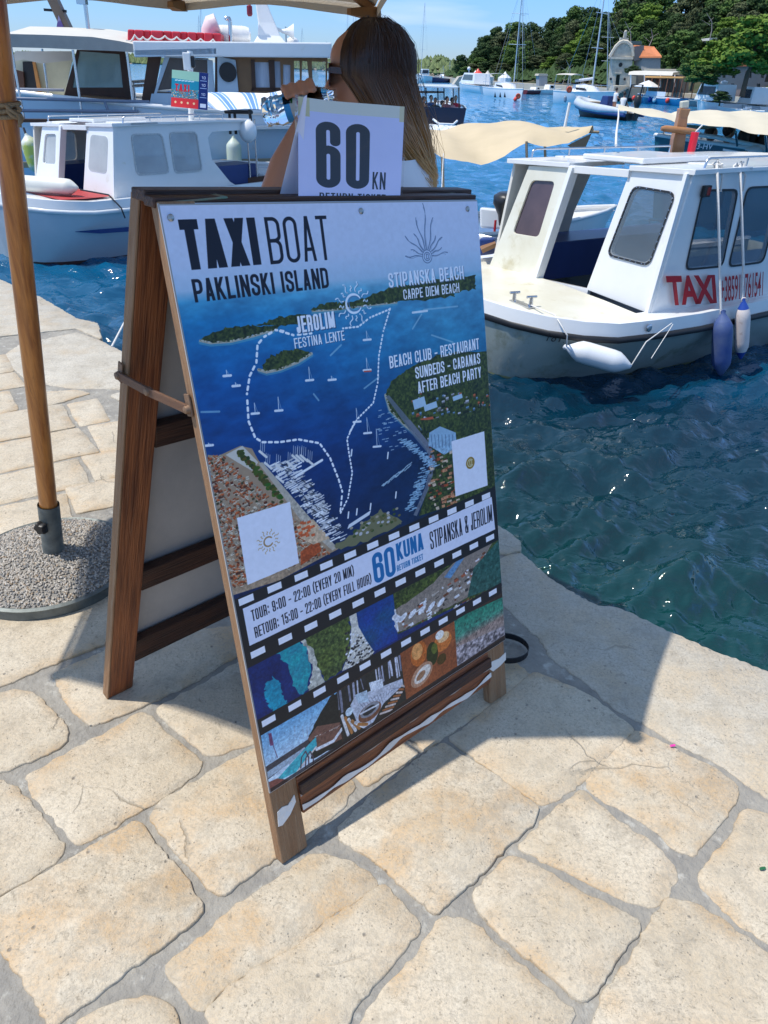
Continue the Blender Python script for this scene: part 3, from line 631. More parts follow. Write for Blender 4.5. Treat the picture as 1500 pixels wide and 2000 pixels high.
    c.poly([z8(690, 330), z8(755, 310), z8(760, 350), z8(700, 375)], (.84, .86, .90)); c.poly([z8(620, 390), z8(680, 365), z8(690, 420), z8(640, 430)], (.70, .76, .84))
    c.ellipse(*z8(695, 470), .045, .03, (.46, .28, .20)); c.ellipse(*z8(695, 460), .038, .022, (.52, .52, .55)); c.ellipse(*z8(692, 462), .026, .014, (.15, .15, .16)); c.line([z8(650, 480), z8(735, 435)], 3, (.85, .85, .88))
    for i in range(9): c.line([z8(745+i*13, 480-i*17), z8(800+i*8, 460-i*14)], 3.4, (.62, .36, .2) if i % 2 else (.82, .74, .70))
    for i in range(6): c.line([z8(560+i*16, 490+i*8), z8(590+i*18, 580-i*10)], 5, (.66, .42, .22) if i % 2 else (.84, .82, .82))
    c.ellipse(*z8(595, 470), .014, .014, (.78, .84, .9))
    P3 = [z8(840, 190), z8(1100, 25), z8(1115, 250), z8(870, 410)]
    c.poly(P3, np.stack([.45+.2*n3, .22+.12*n3, .12+.07*n3], -1))
    c.ellipse(*z8(930, 190), .036, .046, (.74, .36, .14)); c.ellipse(*z8(922, 180), .024, .03, (.88, .58, .32)); c.ellipse(*z8(1045, 130), .042, .036, (.80, .42, .18)); c.ellipse(*z8(1048, 110), .028, .018, (.93, .72, .50))
    c.ellipse(*z8(1030, 100), .020, .016, (.95, .92, .88)); c.ellipse(*z8(995, 190), .026, .044, (.16, .18, .08)); c.ellipse(*z8(1005, 165), .014, .02, (.34, .38, .14)); c.ellipse(*z8(1040, 215), .022, .02, (.28, .2, .08))
    c.ellipse(*z8(945, 290), .052, .036, (.72, .52, .40), ang=-.4); c.ellipse(*z8(948, 288), .040, .024, (.90, .84, .78), ang=-.4); c.ellipse(*z8(940, 295), .022, .012, (.60, .42, .30), ang=-.4)
    P4 = [z8(1100, 25), z8(1350, -90), z8(1350, 95), z8(1115, 250)]
    c.poly(P4, ramp(np.clip((V-.875)/.10, 0, 1), [(0, (.10, .42, .36)), (.4, (.22, .50, .44)), (.6, (.55, .46, .42)), (1, (.62, .55, .52))])*(.7+.6*n4[..., None]))
    c.poly([z8(1110, 160), z8(1350, 50), z8(1350, 95), z8(1115, 250)], np.stack([.18+.75*n4, .16+.7*n4, .17+.7*n4], -1))
    for i in range(60): x = R.uniform(1115, 1345); y = 120-(x-1110)*.45+R.uniform(-60, 90); c.line([z8(x, y), z8(x-5, y+10)], 1.1, (.14, .14, .15), .8)
    for i in range(4): c.ellipse(*z8(815+i*6, 15+i*3), .012, .01, (.85, .85, .88))
    lowm = np.clip((V-.735)*60, 0, 1)[..., None]; c.a *= 1+((n5-.5)*.3+(n6-.5)*.42)[..., None]*lowm
    c.poly([(0, .846), (1, .846), (1, .8735), (0, .8785)], K); c.poly([(0, .712), (1, .712), (1, .7375), (0, .7425)], K)
    perf(.6145, 12, .15); perf(.7165, 12, .22); perf(.853, 12, .16)
    # dark hem of the print
    c.poly([(0, .992), (1, .992), (1, 1), (0, 1)], (.12, .10, .11), .8)
    c.a *= 1+.05*(n4[..., None]-.5)
    bl = np.clip((c.a[..., 2]-c.a[..., 0])*1.6-.12, 0, 1)[..., None]; c.a = c.a*(1-bl)+c.a*np.array([1.0, 1.09, .86])*bl   # printer's blue
    c.a = np.clip(c.a, 0, 1)**.90; c.a[:3] = .6; c.a[:, :2] = .6
    return c.a

def paint_price():
    c = Canvas(420, 620, (.80, .80, .93)); rs = np.random.RandomState(2)
    n = fbm(620, 420, 3, 4, rs)
    c.a += (n[..., None]-.5)*.06
    ink = np.stack([.10+.28*np.clip(n*2.6-1.15, 0, 1)]*3, -1)
    c.text('60', .16, .665, .17, .70, .155, (.10, .10, .12), track=.09, base=.40)
    c.text('KN', .70, .835, .555, .70, .11, (.10, .10, .12), track=.10, base=.42)
    c.text('RETURN TICKET', .19, .84, .74, .83, .125, (.10, .10, .12), track=.12)
    c.a[:62] = c.a[:62]*.0+np.array([.82, .81, .76]); c.a[:90, :45] = (.78, .74, .56); c.a[:80, -20:] = (.80, .76, .62)
    return np.clip(c.a, 0, 1)

def paint_taxi_sign():
    c = Canvas(260, 230, (.15, .55, .68)); R = random.Random(3)
    c.poly([(0, 0), (.75, 0), (.75, .25), (0, .25)], (.62, .80, .70)); c.poly([(0, .22), (.75, .25), (.75, .55), (0, .5)], (.10, .55, .66))
    for i in range(260): c.ellipse(R.uniform(0, .74), R.uniform(.5, .74), .012, .01, R.choice([(.7, .35, .25), (.85, .8, .7), (.3, .4, .2), (.6, .5, .4)]))
    c.poly([(0, .74), (.75, .74), (.75, 1), (0, 1)], (.88, .20, .22)); c.poly([(.75, 0), (1, 0), (1, 1), (.75, 1)], (.06, .16, .42))
    c.text('TAXI', .10, .50, .36, .56, .2, (.85, .12, .18)); 
    for i in range(6): c.line([(.10+i*.09, .27), (.16+i*.09, .26)], 3, (.85, .92, .92))
    for i in range(4): c.ellipse(.12+i*.17, .86, .03, .03, (.95, .8, .6))
    for v in (.10, .30, .55): c.text('10', .82, .93, v, v+.07, .15, (.9, .93, 1)); c.line([(.79, v+.12), (.96, v+.12)], 1.6, (.7, .8, .95))
    c.poly([(.80, .84), (.96, .84), (.96, .95), (.80, .95)], (.85, .87, .92))
    return np.clip(c.a, 0, 1)
# ================================================================ the quay: mortar bed and paving stones
def stone_mat(name, A, B, rust, rim_amt):
    m = bpy.data.materials.new(name); m.use_nodes = True; t = m.node_tree; b = t.nodes['Principled BSDF']; L = t.links.new; N = t.nodes.new
    geo = N('ShaderNodeNewGeometry'); pos = geo.outputs['Position']; oi = N('ShaderNodeObjectInfo')
    def noise(sc, det=4, ro=.6, src=pos, dist=0):
        n = N('ShaderNodeTexNoise'); n.inputs['Scale'].default_value = sc; n.inputs['Detail'].default_value = det; n.inputs['Roughness'].default_value = ro; n.inputs['Distortion'].default_value = dist; L(src, n.inputs['Vector']); return n.outputs[0]
    def rng(x, a, c, lo=0, hi=1):
        r = N('ShaderNodeMapRange'); r.inputs[1].default_value = a; r.inputs[2].default_value = c; r.inputs[3].default_value = lo; r.inputs[4].default_value = hi; L(x, r.inputs[0]); return r.outputs[0]
    def mix(f, a, c, bt='MIX'):
        x = N('ShaderNodeMix'); x.data_type = 'RGBA'; x.blend_type = bt
        if isinstance(f, float): x.inputs[0].default_value = f
        else: L(f, x.inputs[0])
        for k, v in ((6, a), (7, c)):
            if isinstance(v, tuple): x.inputs[k].default_value = (*v, 1)
            else: L(v, x.inputs[k])
        return x.outputs[2]
    def mul(a, c, op='MULTIPLY'):
        x = N('ShaderNodeMath'); x.operation = op
        for k, v in ((0, a), (1, c)):
            if isinstance(v, (int, float)): x.inputs[k].default_value = v
            else: L(v, x.inputs[k])
        return x.outputs[0]
    c = mix(rng(noise(5, 6, .7), .38, .62), A, B); c = mix(rng(noise(2.2, 3), .50, .70, 0, .55), c, tuple(min(1, k*1.18) for k in A))
    c = mix(rng(oi.outputs['Random'], 0, 1, 0, .35), c, tuple(k*.86 for k in B))
    at = N('ShaderNodeAttribute'); at.attribute_name = 'rim'
    rim = mul(rng(noise(7.5, 4), .42, .62), mul(at.outputs['Fac'], rim_amt))
    c = mix(rim, c, rust)
    c = mix(rng(noise(11, 7, .75), .52, .66, 0, .60), c, (.32, .27, .20)); c = mix(rng(noise(3.3, 5, .6), .58, .74, 0, .55), c, (.47, .34, .19))       # old grime
    c = mix(rng(noise(120, 3, .85), .46, .60, 0, .6), c, tuple(k*.62 for k in A))  # grain
    c = mix(rng(noise(42, 6, .85, dist=1.8), .55, .62, 0, .75), c, tuple(k*.52 for k in B))
    v = N('ShaderNodeTexVoronoi'); v.inputs['Scale'].default_value = 26; L(pos, v.inputs['Vector'])
    pit = mul(rng(v.outputs['Distance'], .05, .14, 1, 0), rng(noise(9, 2), .52, .6)); c = mix(mul(pit, .75), c, (.16, .14, .12))
    v2 = N('ShaderNodeTexVoronoi'); v2.inputs['Scale'].default_value = 95; L(pos, v2.inputs['Vector'])
    pit2 = mul(rng(v2.outputs['Distance'], .08, .22, 1, 0), rng(noise(24, 2), .50, .60)); c = mix(mul(pit2, .8), c, (.22, .19, .15))
    # hairline cracks and scratches
    mp = N('ShaderNodeMapping'); mp.inputs['Rotation'].default_value = (0, 0, .8); mp.inputs['Scale'].default_value = (1, 7, 1); L(pos, mp.inputs[0])
    sc = noise(14, 3, .5, mp.outputs[0], 2.5); s1 = mul(rng(mul(mul(sc, .5, 'SUBTRACT'), 1, 'MULTIPLY'), -.006, .006, -1, 1), 1); ab = N('ShaderNodeMath'); ab.operation = 'ABSOLUTE'; L(s1, ab.inputs[0])
    crk = mul(rng(ab.outputs[0], .0, .6, 1, 0), rng(noise(6, 2), .54, .62)); c = mix(mul(crk, .7), c, (.30, .26, .20))
    L(c, b.inputs['Base Color']); b.inputs['Roughness'].default_value = .62; b.inputs['Specular IOR Level'].default_value = .35
    v3 = N('ShaderNodeTexVoronoi'); v3.feature = 'DISTANCE_TO_EDGE'; v3.inputs['Scale'].default_value = 2.2; nd = N('ShaderNodeTexNoise'); nd.inputs['Scale'].default_value = 7; nd.inputs['Detail'].default_value = 6; L(pos, nd.inputs['Vector']); vx = N('ShaderNodeMix'); vx.data_type = 'VECTOR'; vx.inputs[0].default_value = .09; L(pos, vx.inputs[4]); L(nd.outputs['Color'], vx.inputs[5]); L(vx.outputs[1], v3.inputs['Vector'])
    ck2 = mul(rng(v3.outputs['Distance'], .0015, .0065, 1, 0), rng(noise(2.3, 2), .56, .61)); c = mix(mul(ck2, .6), c, (.27, .23, .17)); L(c, b.inputs['Base Color'])
    h = mul(mul(noise(16, 6, .65), 1.0), mul(noise(140, 4, .7), .25), 'ADD'); h = mul(h, mul(mul(pit, .55), mul(pit2, .3), 'ADD'), 'SUBTRACT'); h = mul(h, mul(crk, .3), 'SUBTRACT'); h = mul(h, mul(ck2, .6), 'SUBTRACT')
    bn = N('ShaderNodeBump'); bn.inputs['Strength'].default_value = .55; bn.inputs['Distance'].default_value = .012; L(h, bn.inputs['Height']); L(bn.outputs[0], b.inputs['Normal'])
    MATS[name] = m; return m
M_STONE = stone_mat('limestone', (.60, .525, .405), (.50, .415, .295), (.49, .315, .15), .95)
M_COPE = stone_mat('coping_limestone', (.55, .50, .41), (.46, .41, .325), (.48, .34, .18), .5)
M_MORT = mat('mortar', (.33, .305, .26), .9, spec=.2, col2=(.235, .22, .195), nscale=9, namt=.7, bump=.8, bscale=60, dirt=((.42, .40, .35), 22, .56))
QZ = -.0045
edge_px = [(990, 1035), (1016, 1078), (1068, 1124), (1108, 1152), (1172, 1184), (1196, 1184), (1232, 1196), (1312, 1236), (1408, 1276), (1500, 1312)]
EDGE = [G(*q)[:2] for q in edge_px]
e0 = G(0, 545)[:2]; e1 = G(81, 581)[:2]; e2 = G(149, 622)[:2]; e3 = G(190, 632)[:2]; e3b = G(197, 662)[:2]; e4 = G(240, 688)[:2]
d_left = unit(e0-e2); d_right = unit(EDGE[-1]-EDGE[-4])
LEFT = [e0+d_left*9, e0, e1, e2, e3, e3b, e4]; RIGHT = [EDGE[-1]+d_right*.8, EDGE[-1]+d_right*6]
quay_edge = LEFT+EDGE+RIGHT
outline = quay_edge+[np.array([RIGHT[-1][0], -7.0]), np.array([LEFT[0][0], -7.0])]
def inset(poly, d):
    n = len(poly); out = []
    A = sum(poly[i][0]*poly[(i+1) % n][1]-poly[(i+1) % n][0]*poly[i][1] for i in range(n)); sg = 1 if A > 0 else -1
    for i in range(n):
        a = unit(poly[i]-poly[i-1]); b = unit(poly[(i+1) % n]-poly[i]); na = np.array([-a[1], a[0]])*sg; nb = np.array([-b[1], b[0]])*sg
        m = na+nb; L = np.linalg.norm(m); m = m/L if L > 1e-6 else na; out.append(poly[i]+m*d/max(.5, m@na))
    return out
bed = inset([np.array(p) for p in outline], .012)
mb = MB(); mb.plate([(p[0], p[1], QZ) for p in bed], (), 2.2, n=(0, 0, 1))
quay = link('quay_ground', (lambda me: (fixn(me), me)[1])(mb.mesh('quay_ground')), M_MORT, kind='structure')
rs_ = np.random.RandomState(4)
def roughen(poly, step, amp, rs):
    out = []; n = len(poly)
    for i in range(n):
        a = np.array(poly[i], float); b = np.array(poly[(i+1) % n], float); L = np.linalg.norm(b-a); k = max(1, int(L/step))
        nr = np.array([-(b-a)[1], (b-a)[0]])/max(L, 1e-6)
        for j in range(k):
            out.append(a+(b-a)*j/k+nr*rs.uniform(-amp, amp)*(1 if j else .5))
    return out
STONES = []   # for the point-in-polygon test of the fill
def pip(p, poly):
    c = False; n = len(poly)
    for i in range(n):
        a = poly[i]; b = poly[(i+1) % n]
        if (a[1] > p[1]) != (b[1] > p[1]) and p[0] < (b[0]-a[0])*(p[1]-a[1])/(b[1]-a[1])+a[0]: c = not c
    return c
def stone(poly, m=M_STONE, step=.012, amp=.0030, top=None, drop=None, label=None, register=True, rnd=.0032):
    poly = [np.array(p[:2], float) for p in poly]
    A = sum(poly[i][0]*poly[(i+1) % len(poly)][1]-poly[(i+1) % len(poly)][0]*poly[i][1] for i in range(len(poly)))
    if A < 0: poly = poly[::-1]
    if register: STONES.append(poly)
    # soften the corners
    q = []
    for i in range(len(poly)):
        p = poly[i]; a = poly[i-1]-p; b = poly[(i+1) % len(poly)]-p; k = min(.007, np.linalg.norm(a)*.2, np.linalg.norm(b)*.2)
        q += [p+unit(a)*k, p+unit(b)*k]
    r0 = roughen(q, step, amp, rs_); top = rs_.uniform(-.002, .003) if top is None else top
    tilt = rs_.uniform(-.004, .004, 2); c = sum(poly)/len(poly); n = len(r0); R0 = np.array(r0)
    ph_ = rs_.uniform(0, 6.28, 4); ds_ = np.cumsum(np.r_[0, np.linalg.norm(np.diff(R0, axis=0), axis=1)])
    T_ = sum(np.roll(R0, -k, 0)-np.roll(R0, k, 0) for k in (1, 2, 3)); Nn = np.stack([-T_[:, 1], T_[:, 0]], -1); Nn /= np.maximum(1e-9, np.linalg.norm(Nn, axis=1))[:, None]
    R0 = R0-Nn*(.0062+.0018*np.sin(ds_*31+ph_[0])+.0014*np.sin(ds_*113+ph_[1]))[:, None]; r0 = [p for p in R0]
    def z(p, o): return top+o+float((p-c)@tilt)+.0012*math.sin(p[0]*9+p[1]*5)
    r1 = R0+Nn*rnd*.45; r2 = R0+Nn*rnd*1.2
    rings = [[(p[0], p[1], (-.05 if drop is None else drop)) for p in r0], [(p[0], p[1], z(p, -.0050)) for p in r0], [(p[0], p[1], z(p, -.0014)) for p in r1], [(p[0], p[1], z(p, 0)) for p in r2]]
    rim = [1, 1, .9, .75]
    w_ = np.min(np.linalg.norm(R0-c, axis=1))
    sh_ = R0+(c-R0)*min(.4, .045/max(w_, .05)); ok3 = all(pip(p, [tuple(a) for a in r2]) for p in sh_) and len(poly) < 14
    if ok3: rings.append([(p[0], p[1], z(p, .0012)) for p in sh_]); rim.append(.12)
    n = len(r0); vs = [p for r in rings for p in r]; fs = []
    for i in range(len(rings)-1):
        for j in range(n): fs.append((i*n+j, i*n+(j+1) % n, (i+1)*n+(j+1) % n, (i+1)*n+j))
    tri = tessellate_polygon([[Vector((p[0], p[1], 0)) for p in rings[-1]]]); k = (len(rings)-1)*n
    for a, b_, c_ in tri:
        P0, P1, P2 = (Vector(vs[k+i]) for i in (a, b_, c_))
        if (P1-P0).cross(P2-P0).z < 0: b_, c_ = c_, b_
        fs.append((k+a, k+b_, k+c_))
    loc = np.array([c[0], c[1], 0]); vs = [(v[0]-c[0], v[1]-c[1], v[2]) for v in vs]
    me = bpy.data.meshes.new('paving_stone'); me.from_pydata(vs, [], fs); me.polygons.foreach_set('use_smooth', [True]*len(fs)); me.set_sharp_from_angle(angle=math.radians(50))
    at = me.attributes.new('rim', 'FLOAT', 'POINT'); at.data.foreach_set('value', [rim[i//n] for i in range(len(vs))])
    me.materials.append(m); o = bpy.data.objects.new('paving_stone', me); COL.objects.link(o); o.parent = quay; o.location = tuple(loc)
    if label: o['label'] = label
    return o
Z3 = lambda *a: [(x/2, 1300+y/2) for x, y in a]
ST = [
 [(-60, 1365), (30, 1347), (60, 1353), (100, 1388), (131, 1420), (126, 1450), (75, 1480), (0, 1506), (-60, 1516)],
 [(104, 1316), (160, 1292), (210, 1268), (330, 1240), (455, 1222), (466, 1276), (384, 1326), (296, 1370), (180, 1417), (160, 1402), (140, 1380), (120, 1350)],
 [(-90, 1140), (60, 1085), (215, 1060), (250, 1190), (205, 1258), (130, 1284), (66, 1312), (0, 1338), (-90, 1360)],
 [(304, 1386), (384, 1342), (472, 1290), (560, 1275), (640, 1345), (640, 1385), (494, 1452), (410, 1474), (352, 1432)],
 [(48, 1515), (140, 1466), (278, 1390), (310, 1416), (352, 1455), (395, 1490), (388, 1506), (300, 1566), (210, 1622), (153, 1647), (125, 1618), (90, 1580), (65, 1548)],
 [(-70, 1542), (0, 1526), (35, 1540), (65, 1582), (100, 1622), (124, 1650), (118, 1672), (60, 1710), (0, 1745), (-70, 1790)],
 [(295, 1598), (312, 1570), (400, 1515), (492, 1465), (560, 1430), (640, 1480), (690, 1532), (670, 1574), (600, 1630), (500, 1700), (432, 1746), (405, 1728), (380, 1700), (335, 1648)],
 [(-60, 1790), (0, 1755), (70, 1720), (150, 1670), (262, 1608), (280, 1612), (300, 1645), (350, 1705), (395, 1768), (394, 1784), (310, 1850), (215, 1920), (110, 1995), (95, 1998), (65, 1940), (30, 1885), (0, 1842), (-60, 1800)],
 [(325, 1890), (372, 1848), (450, 1780), (520, 1730), (608, 1668), (690, 1682), (740, 1722), (700, 1752), (640, 1790), (600, 1832), (530, 1868), (450, 1920), (392, 1972), (350, 1925)],
 [(402, 1976), (450, 1930), (530, 1876), (605, 1838), (645, 1797), (705, 1758), (746, 1727), (820, 1805), (814, 1825), (756, 1888), (700, 1955), (668, 2015), (425, 2040)],
 [(130, 2060), (150, 2000), (200, 1970), (288, 1946), (330, 1966), (350, 2010), (390, 2060)],
 [(660, 1618), (720, 1562), (790, 1505), (864, 1452), (960, 1512), (1048, 1574), (1044, 1600), (1010, 1635), (950, 1690), (900, 1740), (852, 1784), (800, 1738), (744, 1688), (672, 1640)],
 [(694, 1512), (740, 1476), (788, 1443), (816, 1468), (770, 1500), (716, 1534)],
 [(640, 1400), (720, 1350), (880, 1292), (1000, 1290), (1037, 1318), (1000, 1348), (935, 1392), (862, 1437), (832, 1466), (796, 1434), (716, 1472), (680, 1470)],
 [(880, 1442), (960, 1380), (1045, 1314), (1110, 1338), (1150, 1360), (1195, 1392), (1238, 1422), (1190, 1470), (1140, 1520), (1090, 1560), (1058, 1570), (965, 1506)],
 [(1147, 1515), (1195, 1468), (1246, 1428), (1300, 1452), (1340, 1475), (1400, 1504), (1438, 1532), (1442, 1552), (1400, 1610), (1356, 1668), (1322, 1658), (1280, 1618), (1180, 1560), (1152, 1540)],
 [(1012, 1652), (1075, 1592), (1137, 1540), (1200, 1598), (1280, 1648), (1318, 1695), (1318, 1718), (1286, 1770), (1230, 1758), (1150, 1722), (1075, 1684)],
 [(926, 1752), (960, 1710), (996, 1672), (1050, 1696), (1140, 1746), (1246, 1800), (1247, 1814), (1220, 1848), (1185, 1900), (1140, 1955), (1100, 1925), (1010, 1850), (952, 1796)],
 [(690, 2030), (755, 1928), (820, 1858), (868, 1790), (928, 1802), (970, 1848), (1050, 1916), (1122, 1974), (1100, 2030)],
 [(1366, 1716), (1387, 1684), (1436, 1622), (1458, 1582), (1560, 1600), (1600, 1900), (1500, 1836), (1440, 1800), (1376, 1735)],
 [(1150, 2030), (1182, 1945), (1252, 1842), (1303, 1754), (1350, 1762), (1386, 1784), (1500, 1862), (1600, 1930), (1600, 2060)],
 [(63, 768), (148, 761), (175, 768), (103, 790), (78, 794)], 
]
for s_ in ST: stone([G(*q) for q in s_])
# coping along the water
stone([e3b, e3, e2, e1, e0, e0+d_left*1.2, G(-60, 664)[:2], G(0, 657)[:2], G(77, 649)[:2], G(150, 641)[:2]], M_COPE, drop=-.42)
cp = [[G(8, 694)[:2], G(40, 672)[:2], G(150, 649)[:2], e3b+np.array([.0, -.03]), e4, G(330, 735)[:2], G(318, 775)[:2], G(240, 759)[:2], G(135, 757)[:2], G(58, 744)[:2], G(22, 716)[:2]]]
for c_ in cp: stone(c_, M_COPE, drop=-.42)
# the coping hidden behind the board
a_, b_ = np.array(G(334, 737)[:2]), np.array(G(985, 1032)[:2]); dd = b_-a_; nn = unit([dd[1], -dd[0]])*-.0
inn = unit(np.array([-dd[1], dd[0]])); inn = inn if inn[1] < 0 else -inn
for i in range(3):
    p, q_ = a_+dd*i/3+dd*.004, a_+dd*(i+1)/3-dd*.004; stone([p, q_, q_+inn*.38, p+inn*.38], M_COPE, drop=-.42)
stone([G(*q) for q in [(960, 1030), (990, 1036), (1014, 1058), (1015, 1074), (985, 1082), (962, 1078)]], M_COPE, drop=-.42)
stone([G(*q) for q in [(978, 1092), (988, 1086), (1016, 1079), (1068, 1124), (1108, 1152), (1172, 1184), (1196, 1184), (1232, 1196), (1312, 1236), (1408, 1276), (1500, 1312)]]+[RIGHT[0], RIGHT[0]-np.array([-.05, .42]), G(1600, 1610)]+[G(*q) for q in [(1500, 1556), (1420, 1498), (1316, 1446), (1258, 1412), (1200, 1380), (1150, 1335), (1078, 1282), (1050, 1240), (1010, 1205), (985, 1180)]], M_COPE, amp=.004, drop=-.42, label='long pale coping stone worn round along the water edge')
stone([RIGHT[0]+d_right*.02, RIGHT[1], RIGHT[1]-np.array([.2, .6]), RIGHT[0]-np.array([-.06, .43])], M_COPE, drop=-.42)
for i in range(6):
    p, q_ = e0+d_left*(1.22+i*1.3), e0+d_left*(1.2+(i+1)*1.3); kk = np.array([-d_left[1], d_left[0]]); kk = kk if kk[1] < 0 else -kk
    stone([p, q_, q_+kk*.5, p+kk*.5], M_COPE, drop=-.42)
# courses of paving further off, to the left and behind: pieces clipped against the traced ones
r_dir = unit(G(230, 905)[:2]-G(0, 954)[:2]); r_nor = np.array([-r_dir[1], r_dir[0]]); O2 = G(0, 954)[:2]
KEEP = inset([np.array(p) for p in outline], .30)
def free(poly):
    c = sum(poly)/4; pts = [c]+[c+(p-c)*k for p in poly for k in (.5, .97)]
    for p in pts:
        if not pip(p, KEEP): return False
        for s_ in STONES:
            if pip(p, s_): return False
    return True
v = -7.4
rk = random.Random(8)
while v < 8:
    hgt = rk.uniform(.24, .36); u = -9+rk.uniform(0, .4)
    while u < 9:
        wdt = rk.uniform(.30, .62); g = .012
        base = [O2+r_dir*(u+g)+r_nor*(v+g), O2+r_dir*(u+wdt-g)+r_nor*(v+g), O2+r_dir*(u+wdt-g)+r_nor*(v+hgt-g), O2+r_dir*(u+g)+r_nor*(v+hgt-g)]
        base = [p+np.array([rk.uniform(-.018, .018), rk.uniform(-.018, .018)]) for p in base]
        c = sum(base)/4
        seen = c[1] > .6 and abs(c[0]) < c[1]*.85+1.3 or (abs(c[0]) < 2.2 and -1.2 < c[1] < .7)
        if seen:
            if free(base): stone(base, M_STONE, step=.05 if c[1] > 3 else .03, amp=.003, register=False)
            else:   # try a half stone
                for a, b in ((0, .55), (.45, 1)):
                    hb = [base[0]+(base[1]-base[0])*a, base[0]+(base[1]-base[0])*b, base[3]+(base[2]-base[3])*b, base[3]+(base[2]-base[3])*a]
                    if free(hb): stone(hb, M_STONE, step=.05, amp=.003, register=False); break
        u += wdt
    v += hgt
# quay face below the coping
M_QW = mat('quay_wall_stone', (.30, .28, .23), .85, col2=(.17, .18, .14), nscale=5, namt=.8, bump=.8, bscale=18, dirt=((.08, .10, .06), 6, .5))
# ================================================================ water
def water_mat():
    m = bpy.data.materials.new('sea_water'); m.use_nodes = True; t = m.node_tree; b = t.nodes['Principled BSDF']; L = t.links.new; N = t.nodes.new
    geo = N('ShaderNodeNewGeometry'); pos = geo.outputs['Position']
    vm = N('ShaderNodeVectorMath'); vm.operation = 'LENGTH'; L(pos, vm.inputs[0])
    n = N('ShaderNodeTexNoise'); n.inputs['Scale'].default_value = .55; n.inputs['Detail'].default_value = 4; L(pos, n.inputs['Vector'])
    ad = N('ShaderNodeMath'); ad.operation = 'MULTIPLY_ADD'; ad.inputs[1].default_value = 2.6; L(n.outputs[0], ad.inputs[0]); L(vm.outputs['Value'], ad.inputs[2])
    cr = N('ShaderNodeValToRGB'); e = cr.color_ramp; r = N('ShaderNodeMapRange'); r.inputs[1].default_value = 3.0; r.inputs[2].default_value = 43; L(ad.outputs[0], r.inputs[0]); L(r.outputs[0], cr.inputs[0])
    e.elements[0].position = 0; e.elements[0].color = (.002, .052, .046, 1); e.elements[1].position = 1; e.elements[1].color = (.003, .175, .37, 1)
    for p_, c_ in ((.05, (.001, .026, .030, 1)), (.11, (.001, .020, .042, 1)), (.17, (.001, .070, .155, 1)), (.42, (.002, .125, .27, 1))): x = e.elements.new(p_); x.color = c_  # bluer stops also put reflected sky into the base colour
    L(cr.outputs[0], b.inputs['Base Color']); b.inputs['Roughness'].default_value = .05; b.inputs['IOR'].default_value = 1.5; b.inputs['Specular IOR Level'].default_value = .75
    def nz(sc, det, st):
        mp = N('ShaderNodeMapping'); mp.inputs['Scale'].default_value = st; mp.inputs['Rotation'].default_value = (0, 0, .35); L(pos, mp.inputs[0])
        k = N('ShaderNodeTexNoise'); k.inputs['Scale'].default_value = sc; k.inputs['Detail'].default_value = det; k.inputs['Distortion'].default_value = .6; L(mp.outputs[0], k.inputs['Vector']); return k.outputs[0]
    b1 = N('ShaderNodeBump'); b1.inputs['Strength'].default_value = .45; b1.inputs['Distance'].default_value = .03; L(nz(8, 2, (1, 1.8, 1)), b1.inputs['Height'])
    b2 = N('ShaderNodeBump'); b2.inputs['Strength'].default_value = .55; b2.inputs['Distance'].default_value = .22; L(nz(1.1, 5, (.6, 1.8, 1)), b2.inputs['Height']); L(b1.outputs[0], b2.inputs['Normal'])
    L(b2.outputs[0], b.inputs['Normal']); MATS['sea_water'] = m; return m
M_SEA = water_mat()
def wave_h(x, y, R):
    rw = np.random.RandomState(21); h = np.zeros_like(x)
    for i in range(52):
        lam = .11*1.075**i*rw.uniform(.85, 1.15); a = lam**.9*.0250*(1 if lam < .9 else (.9/lam)**1.2); th = -1.25+rw.normal()*.6; k = 2*math.pi/lam; ph = rw.uniform(0, 6.28)
        fade = np.clip(1.25-R/(lam*55), 0, 1); w = np.sin(k*(x*math.cos(th)+y*math.sin(th))+ph+.6*np.sin(k*.31*(x*math.sin(th)-y*math.cos(th))+ph*2))
        h += fade*a*(1-np.abs(w)*1.35+.2*w)*.8
    return h
ang = np.radians(np.concatenate([np.linspace(-180, -62, 24)[:-1], np.linspace(-62, 62, 470), np.linspace(62, 180, 24)[1:-1]]))
rad = [1.15]
while rad[-1] < 420: rad.append(rad[-1]*(1.0075 if rad[-1] < 30 else 1.02))
rad += [700, 1500, 4000, 8000]; rad = np.array(rad)
RR, AA = np.meshgrid(rad, ang, indexing='ij'); X = RR*np.sin(AA); Y = RR*np.cos(AA); Zw = WATER+wave_h(X, Y, RR)*np.clip(RR*.5, .3, 1); Zw[-4:] = WATER
nr, na = RR.shape; vs = np.stack([X, Y, Zw], -1).reshape(-1, 3).astype(np.float32)
i0 = (np.arange(nr-1)[:, None]*na+np.arange(na)[None]); j1 = (np.arange(na)+1) % na; i1 = np.arange(nr-1)[:, None]*na+j1[None]
F4 = np.stack([i0, i1, i1+na, i0+na], -1).reshape(-1, 4)[:, ::-1]
me = bpy.data.meshes.new('sea_water'); me.vertices.add(len(vs)); me.vertices.foreach_set('co', vs.ravel()); me.loops.add(F4.size); me.loops.foreach_set('vertex_index', F4.ravel().astype(np.int32))
me.polygons.add(len(F4)); me.polygons.foreach_set('loop_start', np.arange(0, F4.size, 4, dtype=np.int32)); me.polygons.foreach_set('loop_total', np.full(len(F4), 4, np.int32)); me.update(calc_edges=True)
me.polygons.foreach_set('use_smooth', [True]*len(F4)); link('sea_water', me, M_SEA, kind='structure')
